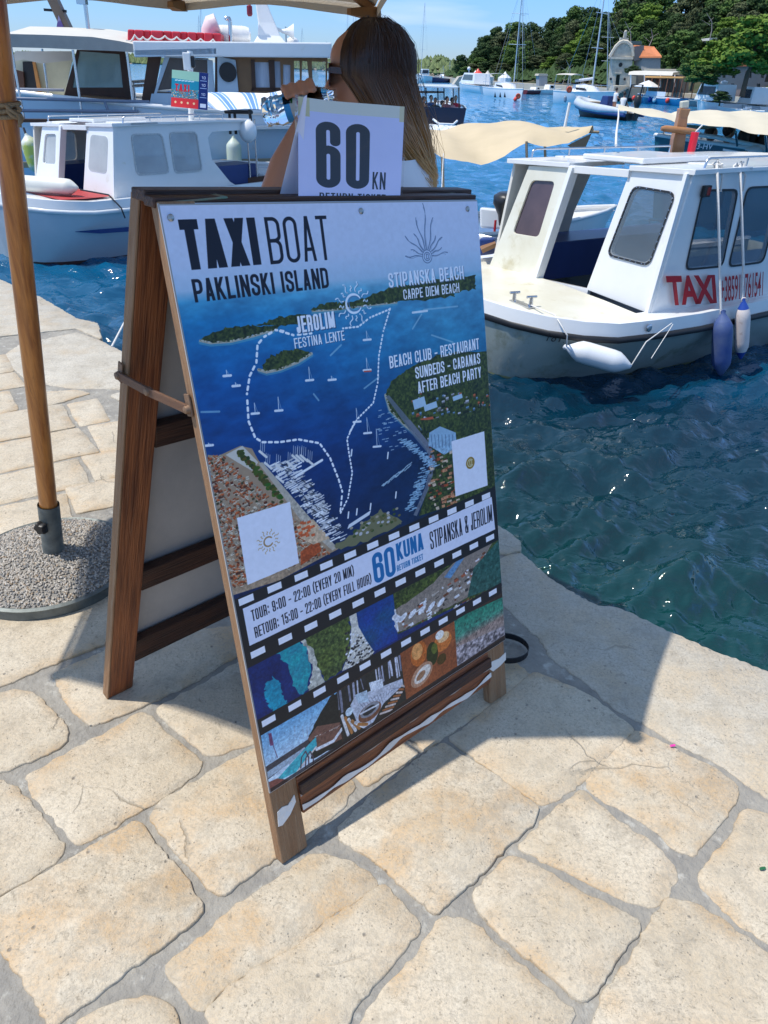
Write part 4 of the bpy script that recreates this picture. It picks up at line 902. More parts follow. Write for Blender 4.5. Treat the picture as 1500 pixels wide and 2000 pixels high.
# ================================================================ the A-frame board
M_WOOD = mat('weathered_wood', (.25, .130, .062), .62, col2=(.31, .185, .10), nscale=3.2, namt=.75, bump=.7, bscale=8, stretch=(2.2, 34, 34), detail=6, dirt=((.40, .31, .22), 2.0, .63))
M_WOODR = mat('red_brown_wood', (.30, .098, .032), .42, col2=(.13, .038, .014), nscale=3.0, namt=.8, bump=.35, bscale=8, stretch=(1.6, 30, 30), detail=6, dirt=((.30, .16, .09), 2.2, .63))
M_DKWOOD = mat('dark_stained_wood', (.075, .030, .016), .5, col2=(.030, .013, .009), nscale=3.2, namt=.8, bump=.4, bscale=8, stretch=(2, 30, 30), detail=6)
M_BACK = mat('aluminium_sheet_back', (.50, .48, .45), .55, col2=(.38, .37, .355), nscale=5, namt=.6, bump=.15, bscale=30, dirt=((.46, .45, .42), 60, .62))
M_PAINT = mat('torn_white_paint', (.78, .76, .73), .6, col2=(.62, .58, .53), nscale=14, namt=.6, bump=.5, bscale=40)
M_SCREW = mat('screw_steel', (.45, .44, .42), .35, metal=1)
M_RUST = mat('rusty_hinge', (.30, .20, .13), .6, metal=.4, col2=(.18, .10, .06), nscale=40)
M_PATINA = mat('green_painted_hinge', (.10, .20, .16), .5, metal=.2, col2=(.20, .17, .12), nscale=35, namt=.8)
M_POSTER = img_mat('board_print', paint_poster(), .42)
Fb = G(552, 1690, 0); F2b = G(990, 1353, 0); Rb = G(213, 1366, 0)
u_ = unit(F2b-Fb); Wd = np.linalg.norm(F2b-Fb)
hn = unit(np.cross(u_, [0, 0, 1]))                      # horizontal, towards the viewer
if hn[1] > 0: hn = -hn
mid = (Fb+Rb)/2; Atop = onplane(303, 392, mid, hn); Atop = Atop
nf = unit(np.cross(u_, Atop-Fb)); nf = nf if nf[1] < 0 else -nf
pp = lambda x, y, o=0.0: onplane(x, y, Fb+nf*o, nf)
TL, TR, BR_, BL = pp(308, 397, .004), pp(932, 390, .004), pp(987, 1250, .004), pp(527, 1550, .004)
upv = unit(TL-BL); upv2 = unit(TR-BR_)
board = Thing('a_frame_board', 'tall wooden folding board with a blue and white boat trip poster', 'advertising board', (float(Fb[0]), float(Fb[1]), 0))
# front frame
LW, LT = .072, .028
fl_top = TL+unit(TL-Fb)*.001; fr_top = TR+unit(TR-F2b)*.001
fd_l = unit(fl_top-Fb); fd_r = unit(fr_top-F2b)
board.beam('leg', Fb+u_*LW/2-nf*LT/2, fl_top+u_*LW/2-nf*LT/2, LW, LT, M_WOOD, up=nf)
board.beam('leg', F2b-u_*LW/2-nf*LT/2, fr_top-u_*LW/2-nf*LT/2, LW, LT, M_WOOD, up=nf)
def rail(T, name, a, b, w, th, m, off, n, label=None): return T.beam(name, np.array(a)-n*off, np.array(b)-n*off, w, th, m, up=n, label=label)
xtop_l, xtop_r = TL+u_*(LW), TR-u_*LW
rail(board, 'rail', fl_top-upv*.045+u_*LW, fr_top-upv2*.045-u_*LW, .07, LT*.75, M_DKWOOD, LT/2, nf)
# bottom rail with its groove
bl, br = BL-upv*.058+u_*(LW+.001), BR_-upv2*.050-u_*(LW+.001)
rail(board, 'rail', bl, br, .098, LT*.8, M_WOODR, LT/2-.001, nf, label='bottom rail with ragged strips of white paint')
rb1, rb2 = bl+upv*.020, br+upv2*.018
rail(board, 'rail', rb1+nf*.004, rb2+nf*.004, .03, .012, M_DKWOOD, 0.002, nf)
for f_, hh in ((.33, .07), (.62, .06)):
    a = TL+(BL-TL)*f_; b = TR+(BR_-TR)*f_; rail(board, 'rail', a+u_*LW, b-u_*LW, .07, .03, M_WOODR, LT*.8, nf)
def ragged(a, b, up, wid, n=44, amp=.5, seed=1, o=.0015):
    r = random.Random(seed); mb = MB(); ph = [r.uniform(0, 6) for _ in range(4)]; top, bot = [], []
    for i in range(n+1):
        f = i/n; c = a+(b-a)*f; k = wid*(.55+amp*.5*math.sin(f*31+ph[0])+amp*.3*math.sin(f*57+ph[1])); k = max(k, wid*.14); sh = wid*.22*math.sin(f*11+ph[2])+wid*.18*math.sin(f*23+ph[3])
        top.append(c+up*(sh+k/2)+nf*o); bot.append(c+up*(sh-k/2)+nf*o)
    for i in range(n): mb.hexa([bot[i], bot[i+1], top[i+1], top[i]], [p-nf*.0012 for p in (bot[i], bot[i+1], top[i+1], top[i])])
    return mb
board.part('paint_strip', ragged(bl-upv*.030, br-upv2*.028, upv, .019, seed=3, o=.0030), M_PAINT, label='ragged strip of white paint along the lower edge of the rail')
board.part('paint_strip', ragged(bl+upv*.005, br+upv2*.004, upv, .009, seed=9, amp=.9, o=.0030), mat('greyed_paint', (.42, .36, .31), .7, bump=.3), label='thin greyish strip of old paint along the rail')
pk = [pp(*c_) for c_ in ((543, 1614), (551, 1611), (566, 1590), (577, 1565), (574, 1552), (562, 1572), (550, 1576), (541, 1586))]
board.part('paint_patch', MB().plate([p+nf*.0022 for p in pk], (), .002, n=nf), M_PAINT, label='torn white patch on the foot of the leg')
pk = [pp(*c_) for c_ in ((952, 1304), (962, 1311), (976, 1300), (987, 1288), (987, 1274), (974, 1286), (960, 1292))]
board.part('paint_patch', MB().plate([p+nf*.0022 for p in pk], (), .002, n=nf), M_PAINT, label='small torn white patch near the right foot')
# print on its aluminium sheet
def bil(s_, t_, o=0): return (TL*(1-s_)+TR*s_)*(1-t_)+(BL*(1-s_)+BR_*s_)*t_+nf*o
# perspective-true mapping: the print is laid out as a rectangle seen square on
Hinv = np.linalg.inv(homog([(308, 397), (932, 390), (987, 1250), (527, 1550)], [(0, 0), (1, 0), (1, 1), (0, 1)]))
def on_print(s_, t_, o=0):
    v = Hinv @ np.array([s_, t_, 1.0]); return pp(v[0]/v[2], v[1]/v[2], .004+o)
sheet = MB(); sheet.hexa([bil(0, 1, -.0005), bil(1, 1, -.0005), bil(1, 0, -.0005), bil(0, 0, -.0005)], [bil(0, 1, -.0038), bil(1, 1, -.0038), bil(1, 0, -.0038), bil(0, 0, -.0038)])
panel = board.part('poster_panel', sheet, mat('aluminium_edge', (.55, .56, .58), .4, metal=.5))
pm = MB().grid(lambda a, b: on_print(a*.998+.001, 1-(b*.998+.001), .0003), 12, 16)
board.part('poster_print', pm, M_POSTER, parent=panel, fix=False, label='blue sea view poster with route dots, timetable band and small pictures')
for x, y in ((334, 425), (706, 412), (914, 408)):
    c = pp(x, y, .006); mb = MB().lathe([(.0001, .002), (.004, .0015), (.0062, 0), (.0062, -.003)], 14, c, nf); board.part('screw', mb, M_SCREW, smooth=40)
# rear frame
hb = -nf.copy(); R2b = Rb+(F2b-Fb)*.98
Ar = onplane(276, 384, Atop-hn*.060, hn)
nb = unit(np.cross(u_, Ar-Rb)); nb = nb if nb[1] < 0 else -nb
Ar2 = onplane(903, 380, Ar, hn); ub = unit(Ar-Rb)
board.beam('leg', Rb+u_*LW/2-nb*LT/2, Ar+u_*LW/2-nb*LT/2, LW, LT, M_WOODR, up=nb, label='rear leg, reddish brown with a lighter edge')
board.beam('leg', R2b-u_*LW/2-nb*LT/2, Ar2-u_*LW/2-nb*LT/2, LW, LT, M_WOODR, up=nb)
board.beam('lit_edge_strip', Rb-u_*.0025-nb*LT/2, Ar-u_*.0025-nb*LT/2, .005, LT+.002, M_WOOD, up=nb, label='lighter outer edge of the rear leg, sunlit tone in its colour')  # sunlight on the leg's outer face is put into this paler strip
L_ = np.linalg.norm(Ar-Rb); rp = lambda t, s_, o=0: (Rb+(Ar-Rb)*t)*(1-s_/Wd)+(R2b+(Ar2-R2b)*t)*(s_/Wd)-nb*o
mbk = MB(); mbk.hexa([rp(.10, LW*.4, .036), rp(.10, Wd-LW*.4, .036), rp(.96, Wd-LW*.4, .036), rp(.96, LW*.4, .036)], [rp(.10, LW*.4, .040), rp(.10, Wd-LW*.4, .040), rp(.96, Wd-LW*.4, .040), rp(.96, LW*.4, .040)])
board.part('back_panel', mbk, M_BACK)
for t_, w_ in ((.105, .085), (.30, .07), (.62, .06), (.965, .06)): board.beam('rail', rp(t_, LW, .018), rp(t_, Wd-LW, .018), w_, .026, M_DKWOOD, up=nb)
# weathered ledges at the top and the hinges
tf = unit(Ar-Atop)
board.beam('top_bar', Ar-u_*.006+np.array([0, 0, .004]), Ar2+u_*.006+np.array([0, 0, .004]), .05, .020, M_DKWOOD)
board.beam('top_bar', fl_top+np.array([0, 0, .006])-nf*.026-u_*.004, fr_top+np.array([0, 0, .006])-nf*.026+u_*.004, .038, .018, M_DKWOOD)
for s_ in (.10, .88):
    c = (fl_top*.5+Ar*.5)*(1-s_)+(fr_top*.5+Ar2*.5)*s_+np.array([0, 0, .0025]); board.beam('hinge', c-u_*.055, c+u_*.055, .060, .004, M_PATINA, bevel=.002)
# folding stays on the sides
stay_px = [(247, 737), (303, 768), (372, 797)]
M_STAY = mat('stay_wood', (.17, .085, .045), .6, col2=(.10, .05, .03), nscale=4, stretch=(2, 30, 30), bump=.4)
def at_row(p, q, y):
    t = min(np.linspace(0, 1, 401), key=lambda t: abs(proj(p*(1-t)+q*t)[1]-y)); return p*(1-t)+q*t
a = at_row(Rb, Ar, 740)-u_*.014-nb*.02; c = at_row(Fb, fl_top, 800)-u_*.008-nf*.02; b = a*.52+c*.48-u_*.004
st = board.beam('stay', a, b, .018, .006, M_STAY, up=u_, bevel=.001); board.beam('stay', b, c, .018, .006, M_STAY, up=u_, bevel=.001)
for q in (a, b, c): board.part('bolt', MB().lathe([(.0001, .008), (.007, .006), (.009, 0), (.009, -.006)], 10, q, -u_), M_RUST, smooth=40)
for (l0, l1, o_), px in (((Rb, Ar, -u_*.010-nb*.02), (716, 752)), ((Fb, fl_top, -u_*.004-nf*.02), (770, 815))):
    p_, q_ = [at_row(l0, l1, k)+o_ for k in px]; board.beam('bracket', p_, q_, .004, .018, M_RUST, up=nf, bevel=.001)
a2 = rp(.55, Wd, .02); c2 = F2b+(fr_top-F2b)*.60-nf*.02; board.beam('stay', a2+u_*.006, c2+u_*.006, .022, .006, M_WOOD, up=u_, bevel=.001)
# ================================================================ price sheets stuck behind the board's top edge
M_PRICE = img_mat('price_print', paint_price(), .25, coat=.8)
def spt(x, y, off): return onplane(x, y, Atop-hn*off, hn)
b0, b1 = pp(583, 438, -.0032), pp(779, 440, -.0032); t0, t1 = pp(582, 188, -.0032), pp(791, 208, -.0032)
def sheetf(a, b, o=0):
    p = (b0*(1-a)+b1*a)*(1-b)+(t0*(1-a)+t1*a)*b; return p-nf*(.008*math.sin(math.pi*a)*b*b+.002*math.sin(a*7)*b*b+o)
sh = Thing('price_sheet', 'white laminated sheet reading 60 KN return ticket', 'paper sheet', tuple((b0+b1)/2))
mb = MB().grid(lambda a, b: sheetf(a, b), 14, 18); sh.part('printed_page', mb, M_PRICE, fix=False, smooth=60)
film = mat('clear_film', (.9, .9, .95), .08, trans=.9, ior=1.1, alpha=.35)
for (a0, a1_, b0_, b1_) in ((-.03, 0, .0, 1.01), (1.0, 1.025, 0, 1.01)): sh.part('film_edge', MB().grid(lambda a, b, A0=a0, A1=a1_, B0=b0_, B1=b1_: sheetf(A0+(A1-A0)*a, B0+(B1-B0)*b, -.0006), 1, 10), film, fix=False)
s2 = [spt(546, 382, .030), spt(584, 396, .030), spt(600, 185, .022), spt(592, 196, .022)]
mb = MB().grid(lambda a, b: (s2[0]*(1-a)+s2[1]*a)*(1-b)+(s2[3]*(1-a)+s2[2]*a)*b-hn*(.004*math.sin(a*3)), 6, 12)
solo('paper_sheet', mb, mat('lilac_white_paper', (.74, .72, .82), .3, coat=.5), 'blank back of a second white sheet folded behind the price sheet', 'paper sheet', fix=False, smooth=60)
# ================================================================ black strap lying behind the right foot
c = G(1008, 1272); r_ = .062
mb = MB(); ring = []
for i in range(29):
    t = math.pi*(1.05-2.0*i/28); p = np.array([c[0]-.035+r_*1.15*math.cos(t), c[1]+r_*.95*math.sin(t), 0]); ring.append(p)
for i in range(28):
    a, b = ring[i], ring[i+1]; ha, hb_ = .020, .020; z0 = .004
    mb.hexa([(a[0], a[1], z0), (b[0], b[1], z0), (b[0], b[1], z0+hb_), (a[0], a[1], z0+ha)], [(a[0]*.998+c[0]*.002, a[1]-.0035, z0), (b[0]*.998+c[0]*.002, b[1]-.0035, z0), (b[0], b[1]-.0035, z0+hb_), (a[0], a[1]-.0035, z0+ha)])
solo('strap_loop', mb, mat('black_webbing', (.012, .013, .016), .5), 'loop of black strap standing on the stone behind the board', 'strap', smooth=40)
# bits on the paving
for x, y, col_, nm, lb in ((1313, 1459, (.75, .05, .35), 'petal', 'small bright pink petal lying in a mortar joint'), (1488, 1699, (.02, .13, .05), 'leaf_scrap', 'tiny dark green scrap lying on a pale stone')):
    c = G(x, y); k = .0065; mb = MB().plate([(c[0]+k*1.3*math.cos(t), c[1]+k*.7*math.sin(t+.4), .0065+.001*math.sin(3*t)) for t in np.linspace(0, 6.28, 9)[:-1]], (), .0012, n=(0, 0, 1)); solo(nm, mb, mat(nm, col_, .6), lb, nm.replace('_', ' '))
# ================================================================ parasol
M_POLE = mat('varnished_pole', (.64, .235, .048), .3, col2=(.38, .12, .025), nscale=3.0, namt=.8, bump=.12, bscale=10, stretch=(22, 22, 1.6), detail=6, coat=.35, dirt=((.14, .05, .015), 5, .63))
M_CANVAS = mat('canvas_cream', (.62, .56, .46), .9, col2=(.56, .50, .41), nscale=4, bump=.2, bscale=220)
M_GALV = mat('galvanised_steel', (.19, .21, .20), .55, metal=.4, col2=(.11, .125, .12), nscale=14, namt=.8, bump=.1)
M_BLKP = mat('black_plastic', (.015, .015, .016), .4)
M_RIBW = mat('rib_wood', (.40, .20, .08), .5, col2=(.28, .13, .05), stretch=(3, 3, 3), nscale=10)
pb = G(112, 1098); pb[2] = 0
ptop_dir = P(8, 208, 2.06)
umb = Thing('parasol', 'large cream parasol with a thick wooden pole in a round pebble base', 'parasol', (pb[0], pb[1], 0))
p_lo = P(95, 990, 2.10); ax_ = unit(ptop_dir-p_lo); base_pt = p_lo-ax_*(p_lo[2]/ax_[2])
def pole_at(z): return p_lo+ax_*((z-p_lo[2])/ax_[2])
umb.part('pole', MB().tube([pole_at(.12), pole_at(.3), pole_at(1.0), pole_at(1.6), pole_at(2.32)], [.0275, .0285, .030, .0305, .029], 28), M_POLE, smooth=50)
tube = umb.part('pole_socket', MB().tube([pole_at(.045), pole_at(.275)], .0345, 28, cap=False).tube([pole_at(.275), pole_at(.055)], .0318, 28, cap=False), M_GALV, smooth=50)
kd = unit(np.array([-.35, -1, .0])); kc = pole_at(.205)+kd*.045
kb = MB(); k0 = [kc+kd*t for t in (-.012, .012)]; sd = np.cross(kd, [0, 0, 1.0]); 
for t in (0,): kb.loft([[kc+kd*o+(sd*math.cos(a)+np.array([0, 0, 1])*math.sin(a))*(.021*s_*(1+.16*math.cos(5*a))) for a in np.linspace(0, 2*math.pi, 31)[:-1]] for o, s_ in ((-.012, .6), (-.009, 1), (.006, 1), (.011, .8))])
kb.tube([kc-kd*.02, kc], .006, 8)
umb.part('clamp_knob', kb, M_BLKP, parent=tube, smooth=35)
# pebble base: a low dome with a metal rim and real pebbles set in it
BC = np.array([base_pt[0]-.012, base_pt[1]+.0, 0]); BR = .285
umb.part('base_rim', MB().lathe([(BR-.012, .002), (BR, .002), (BR+.003, .012), (BR, .03), (BR+.004, .040), (BR-.006, .046), (BR-.016, .040)], 72, BC), M_GALV, smooth=40)
def dome(r): return .040+.052*(1-(r/BR)**2)
umb.part('base_slab', MB().lathe([(BR-.014, .004)]+[(BR*k, dome(BR*k)-.006) for k in (.95, .85, .7, .5, .3, .12, .001)], 56, BC), mat('pebble_concrete', (.30, .28, .25), .9, col2=(.20, .19, .17), nscale=60), smooth=60)
pebc = [(.34, .30, .25), (.42, .38, .33), (.24, .23, .21), (.52, .48, .42), (.32, .24, .16), (.17, .17, .17)]
rp_ = random.Random(6); pms = [mat('pebble_%s' % n_, c_, .55, nscale=80) for n_, c_ in zip(('tan', 'pale', 'grey', 'white', 'brown', 'slate'), pebc)]
buckets = [MB() for _ in pms]
npeb = 5200
for i in range(npeb):
    r = BR*.955*math.sqrt((i+.5)/npeb); t = i*2.39996+rp_.uniform(-.25, .25); c = BC+np.array([r*math.cos(t), r*math.sin(t), dome(r)-.0035+rp_.uniform(-.001, .001)])
    a, b_, h_ = rp_.uniform(.0030, .0058), rp_.uniform(.0026, .0042), rp_.uniform(.0030, .0048); th = rp_.uniform(0, 6.28); m_ = rp_.choices(range(6), (5, 5, 4, 3, 2, 2))[0]; q = buckets[m_]
    ca, sa = math.cos(th), math.sin(th); pt = lambda x, y, z: (c[0]+x*ca-y*sa, c[1]+x*sa+y*ca, c[2]+z)
    q.add([pt(a, 0, 0), pt(a*.5, b_, 0), pt(-a*.5, b_, 0), pt(-a, 0, 0), pt(-a*.5, -b_, 0), pt(a*.5, -b_, 0), pt(a*.42, 0, h_), pt(-a*.2, b_*.45, h_), pt(-a*.2, -b_*.45, h_*.95)], [(0, 1, 6), (1, 2, 7, 6), (2, 3, 7), (3, 4, 8), (3, 8, 7), (4, 5, 6, 8), (5, 0, 6), (6, 7, 8)])
pv = MB(); mi = []
for k, q in enumerate(buckets): pv.add(q.v, q.f); mi += [k]*len(q.f)
pv.xf(umb.I); me = pv.mesh('pebbles', 80); 
for m_ in pms: me.materials.append(m_)
me.polygons.foreach_set('material_index', mi); po = link('pebbles', me, None, umb.o, kind='stuff')
# canopy: eight panels between drooping ribs
CA = [math.radians(a) for a in (32, 74, 120, 165, 212, 262, 314, 352)]; CT = pole_at(2.2)
cc = np.array([CT[0]-.03, CT[1]+.04])
corners = [np.array([cc[0]+1.10*math.cos(a), cc[1]+1.10*math.sin(a), 1.72]) for a in CA]
corners[0] = P(733, 12, 2.75); corners[1] = P(352, 0, 3.15)
corners[6] = np.array([-.20, 1.33, 1.74]); corners[7] = np.array([.07, 1.84, 1.73]); corners[5] = np.array([-1.12, 1.24, 1.74])
apex = np.array([cc[0], cc[1], 2.24])
for i in range(8):
    a, b = corners[i], corners[(i+1) % 8]
    def cf(s_, t_): 
        e = a*(1-t_)+b*t_; w = 4*t_*(1-t_); e = e+unit(np.array([*(cc-e[:2]), 0]))*.018*w+np.array([0, 0, .02*w]); p = apex*(1-s_)+e*s_; return p+np.array([0, 0, -.10*s_*(1-s_)*w])
    umb.part('canopy_panel', MB().grid(lambda s_, t_: cf(s_, t_), 10, 8), M_CANVAS, fix=False, smooth=60)
    def vf(s_, t_): p = cf(1, t_); o = unit(np.array([*(p[:2]-cc), 0])); return p+o*.004-np.array([0, 0, (.030+.004*math.sin(t_*9))*s_])
    umb.part('valance', MB().grid(vf, 2, 12), M_CANVAS, fix=False, smooth=60)
    d_ = unit(apex-a); umb.beam('rib', a+d_*.015-np.array([0, 0, .016]), a+(apex-a)*.97-np.array([0, 0, .03]), .016, .024, M_RIBW)
    umb.beam('strut', a+(apex-a)*.52-np.array([0, 0, .03]), pole_at(1.72), .014, .018, M_RIBW)
    o_ = unit(np.array([*(a[:2]-cc), 0])); sd = np.array([-o_[1], o_[0], 0])
    umb.part('rib_pocket', MB().loft([[a+o_*x+sd*y*w+np.array([0, 0, z*w-.02]) for y, z in ((-.022, -.014), (.022, -.014), (.018, .018), (-.018, .018))] for x, w in ((-.10, .5), (-.03, 1), (.008, .95), (.014, .6))]), mat('brown_webbing', (.34, .17, .06), .7, col2=(.26, .12, .04), bump=.2, bscale=150), smooth=50)
umb.part('crown', MB().tube([pole_at(1.68), pole_at(1.76)], .05, 16).tube([pole_at(2.2), pole_at(2.28)], .045, 16), M_RIBW)
# rope wound round the pole
M_ROPE = mat('hemp_rope', (.42, .31, .19), .9, col2=(.26, .19, .11), nscale=160, bump=.5, bscale=260)
rp = Thing('pole_rope', 'hemp rope wound round the parasol pole and knotted', 'rope', tuple(pole_at(1.40)))
def helix(z0, z1, turns, r=.0355, ph=0): 
    out = []
    for i in range(int(turns*20)+1):
        t = i/(turns*20); c = pole_at(z0+(z1-z0)*t); a = ph+t*turns*2*math.pi; out.append(c+np.array([r*math.cos(a), r*math.sin(a), 0])+ax_*(-.0)*.0)
    return out
rp.part('winding', MB().tube(helix(1.408, 1.450, 3.2), .0052, 7), M_ROPE, smooth=80)
kc = pole_at(1.432)+np.array([.034, -.020, 0])
kn = MB().tube([kc+np.array([.012*math.cos(t*1.9)+.004*t/9, .010*math.sin(t*2.3)-.004, .016*math.sin(t*1.3)]) for t in np.linspace(0, 6.3, 40)], .0048, 6)
kn.tube([kc, kc+np.array([.012, -.008, -.014]), kc+np.array([.010, -.010, -.034])], .0044, 6); rp.part('knot', kn, M_ROPE, smooth=80)
# ================================================================ woman behind the board
M_SKIN = mat('tanned_skin', (.60, .29, .175), .48, col2=(.54, .25, .15), nscale=12, spec=.4, bump=.06, bscale=120)
M_SKIN.node_tree.nodes['Principled BSDF'].inputs['Subsurface Weight'].default_value = .12
M_SKIN.node_tree.nodes['Principled BSDF'].inputs['Subsurface Radius'].default_value = (.02, .008, .004)
M_TEE = mat('white_cotton', (.80, .79, .80), .85, col2=(.74, .73, .76), nscale=9, bump=.25, bscale=14)
M_SHORT = mat('blue_denim', (.07, .12, .22), .85, bump=.3, bscale=120)
WY = 2.25
per = Thing('person', 'woman with long brown hair and sunglasses drinking behind the board', 'person', (.0, WY+.03, 0))
hc = P(708, 152, WY)       # head centre
def W(x, y, Y=WY): return P(x, y, Y)
# face profile looks left (-x), turned a little away; the head is lofted in horizontal slices
def headslices():
    # z relative to head centre: (front reach, back reach, half width, nose)
    T = [(-.118, .052, .030, .040, 0), (-.108, .070, .045, .048, 0), (-.094, .078, .058, .055, 0), (-.080, .074, .066, .060, 0), (-.066, .082, .072, .063, 0), (-.056, .080, .076, .065, 0), (-.046, .083, .080, .067, 0), (-.036, .080, .084, .069, .006), (-.026, .080, .088, .070, .022), (-.014, .079, .091, .071, .018), (0, .077, .094, .072, .010), (.014, .076, .097, .073, .004), (.028, .083, .099, .074, 0), (.045, .085, .100, .074, 0), (.065, .080, .098, .071, 0), (.085, .066, .088, .062, 0), (.102, .044, .066, .045, 0), (.113, .018, .034, .022, 0)]
    rings = []
    for z, f, bk, w, nz in T:
        r = []
        for k in range(40):
            a = 2*math.pi*k/40; ca, sa = math.cos(a), math.sin(a)
            x = -f*max(0, ca)**.85 if ca > 0 else bk*(-ca)**.9
            x = -f*ca if ca > 0 else -bk*ca
            y = w*(1 if sa > 0 else -1)*abs(sa)**.85
            if ca > .93: x -= nz*(ca-.93)/.07
            if .62 < ca < .93 and -.008 < z < .02: x += .008
            r.append((hc[0]+x, hc[1]+y, hc[2]+z))
        rings.append(r)
    return rings
body = MB(); body.loft(headslices())
neck0 = np.array([hc[0]+.045, hc[1], hc[2]-.23]); body.tube([np.array(hc)+np.array([.03, 0, -.06]), np.array(hc)+np.array([.035, 0, -.13]), neck0], [.055, .050, .060], 20)
sh_z = hc[2]-.200; bx, by = hc[0]+.085, hc[1]
# the torso is turned so that the near shoulder comes forward
tw = math.radians(-18)
def ell(cx, cy, z, rx, ry, rot=tw, n=28): return [(cx+rx*math.cos(t)*math.cos(rot)-ry*math.sin(t)*math.sin(rot), cy+rx*math.cos(t)*math.sin(rot)+ry*math.sin(t)*math.cos(rot), z) for t in np.linspace(0, 2*math.pi, n+1)[:-1]]
torso = [(sh_z+.02, .060, .060), (sh_z-.005, .075, .135), (sh_z-.03, .090, .180), (sh_z-.08, .105, .180), (sh_z-.16, .115, .150), (sh_z-.26, .095, .128), (sh_z-.36, .092, .125), (sh_z-.46, .115, .165), (sh_z-.55, .118, .172), (sh_z-.62, .09, .14)]
body.loft([ell(bx, by, z, a, b) for z, a, b in torso])
hipz = sh_z-.55
def limb(pts, rs, n=18):   # smooth limb
    body.tube(pts, rs, n)
for s_ in (-1, 1):
    hx, hy = bx-.0+.088*s_*math.sin(-tw)*-1*0, by+.088*s_
    limb([(hx, hy, hipz-.0), (hx-.01, hy, hipz-.2), (hx-.012, hy, hipz-.38), (hx+.01, hy, hipz-.56), (hx+.025, hy, .10), (hx+.025, hy, .05)], [.085, .076, .054, .050, .034, .036])
    body.loft([[(hx+x, hy+y*w, z*h_+.003) for y, z in ((-.042, 0), (.042, 0), (.036, .05), (-.036, .05))] for x, w, h_ in ((.065, .6, .9), (.03, .85, 1.5), (-.05, 1, 1.1), (-.13, 1.05, .6), (-.17, .7, .4))])
# near arm: shoulder, raised forearm, hand round the bottle
shoul = np.array([bx-.045, by-.150, sh_z-.045]); elbow = W(532, 392, WY-.20); wrist = W(604, 222, WY-.10)
limb([shoul, shoul*.5+elbow*.5+np.array([0, -.01, -.01]), elbow], [.050, .043, .037]); limb([elbow, elbow*.6+wrist*.4+np.array([-.010, 0, 0]), wrist], [.038, .036, .024])
far_s = np.array([bx+.050, by+.155, sh_z-.05]); limb([far_s, far_s+np.array([.03, .02, -.26]), far_s+np.array([-.05, .02, -.48]), far_s+np.array([-.08, .01, -.56])], [.048, .038, .024, .026])
# hand: palm lies along the top of the bottle, four fingers curl over it to the left, thumb on the near side
palm0 = wrist+unit(W(612, 196, WY-.10)-wrist)*.03; pk1 = W(600, 190, WY-.075); 
body.loft([[p+np.array([dx, dy, dz]) for dx, dy, dz in ((-.036*w, -.012, -.004), (.036*w, -.012, .004), (.036*w, .014, .006), (-.036*w, .014, 0))] for p, w in ((wrist, .55), (palm0, .8), (pk1, 1.0), (pk1+np.array([-.005, .010, .022]), .92))])
bA, bB = W(515, 222, WY-.085), W(640, 190, WY-.085)    # bottle axis from bottom to mouth
bd = unit(bB-bA); bup = unit(np.cross(np.cross(bd, [0, 0, 1.0]), bd)); bsd = np.cross(bd, bup)
def around(t, ang, r): return bA+bd*t+bup*r*math.cos(ang)+bsd*r*math.sin(ang)   # ang 0 = top
for k, (px_, ln, rr) in enumerate(((560, .078, .0080), (577, .086, .0086), (595, .084, .0088), (613, .072, .0086))):
    t = (W(px_, 200, WY-.085)-bA)@bd; sgn = -1 if around(t, 1.2, .04)[1] < bA[1] else 1
    pts = [around(t+.012, -sgn*1.15, .046), around(t+.006, -sgn*.5, .049), around(t, sgn*.05, .046), around(t-.004, sgn*.65, .043), around(t-.006, sgn*1.15, .040)]
    body.tube([np.array(p) for p in pts], [rr, rr*1.05, rr, rr*.92, rr*.8], 12); body.ball(pts[-1], rr*.85, 10, 6)
tp = [wrist+np.array([.012, -.012, .03]), around((W(606, 205, WY-.085)-bA)@bd, math.pi*.9, .050), around((W(596, 214, WY-.085)-bA)@bd, math.pi*1.0, .044)]
body.tube(tp, [.0125, .0105, .0085], 10)
ear = hc+np.array([.012, -.072, -.005]); body.ball(ear, (.016, .008, .028), 10, 8)
# lips and chin
body.ball(hc+np.array([-.083, 0, -.060]), (.010, .022, .006), 10, 6); body.ball(hc+np.array([-.080, 0, -.072]), (.010, .019, .007), 10, 6); body.ball(hc+np.array([-.070, 0, -.098]), (.018, .02, .014), 10, 6)
body.xf(per.I); me = body.mesh('body'); tmp = bpy.data.objects.new('tmp', me); COL.objects.link(tmp)
rm = tmp.modifiers.new('r', 'REMESH'); rm.mode = 'VOXEL'; rm.voxel_size = .0048; sm_ = tmp.modifiers.new('s', 'SMOOTH'); sm_.iterations = 3; sm_.factor = .5
bpy.context.view_layer.update(); me2 = bpy.data.meshes.new_from_object(tmp.evaluated_get(bpy.context.evaluated_depsgraph_get())); bpy.data.objects.remove(tmp)
me2.polygons.foreach_set('use_smooth', [True]*len(me2.polygons)); me2.name = 'body'; me2.materials.clear(); link('body', me2, M_SKIN, per.o)
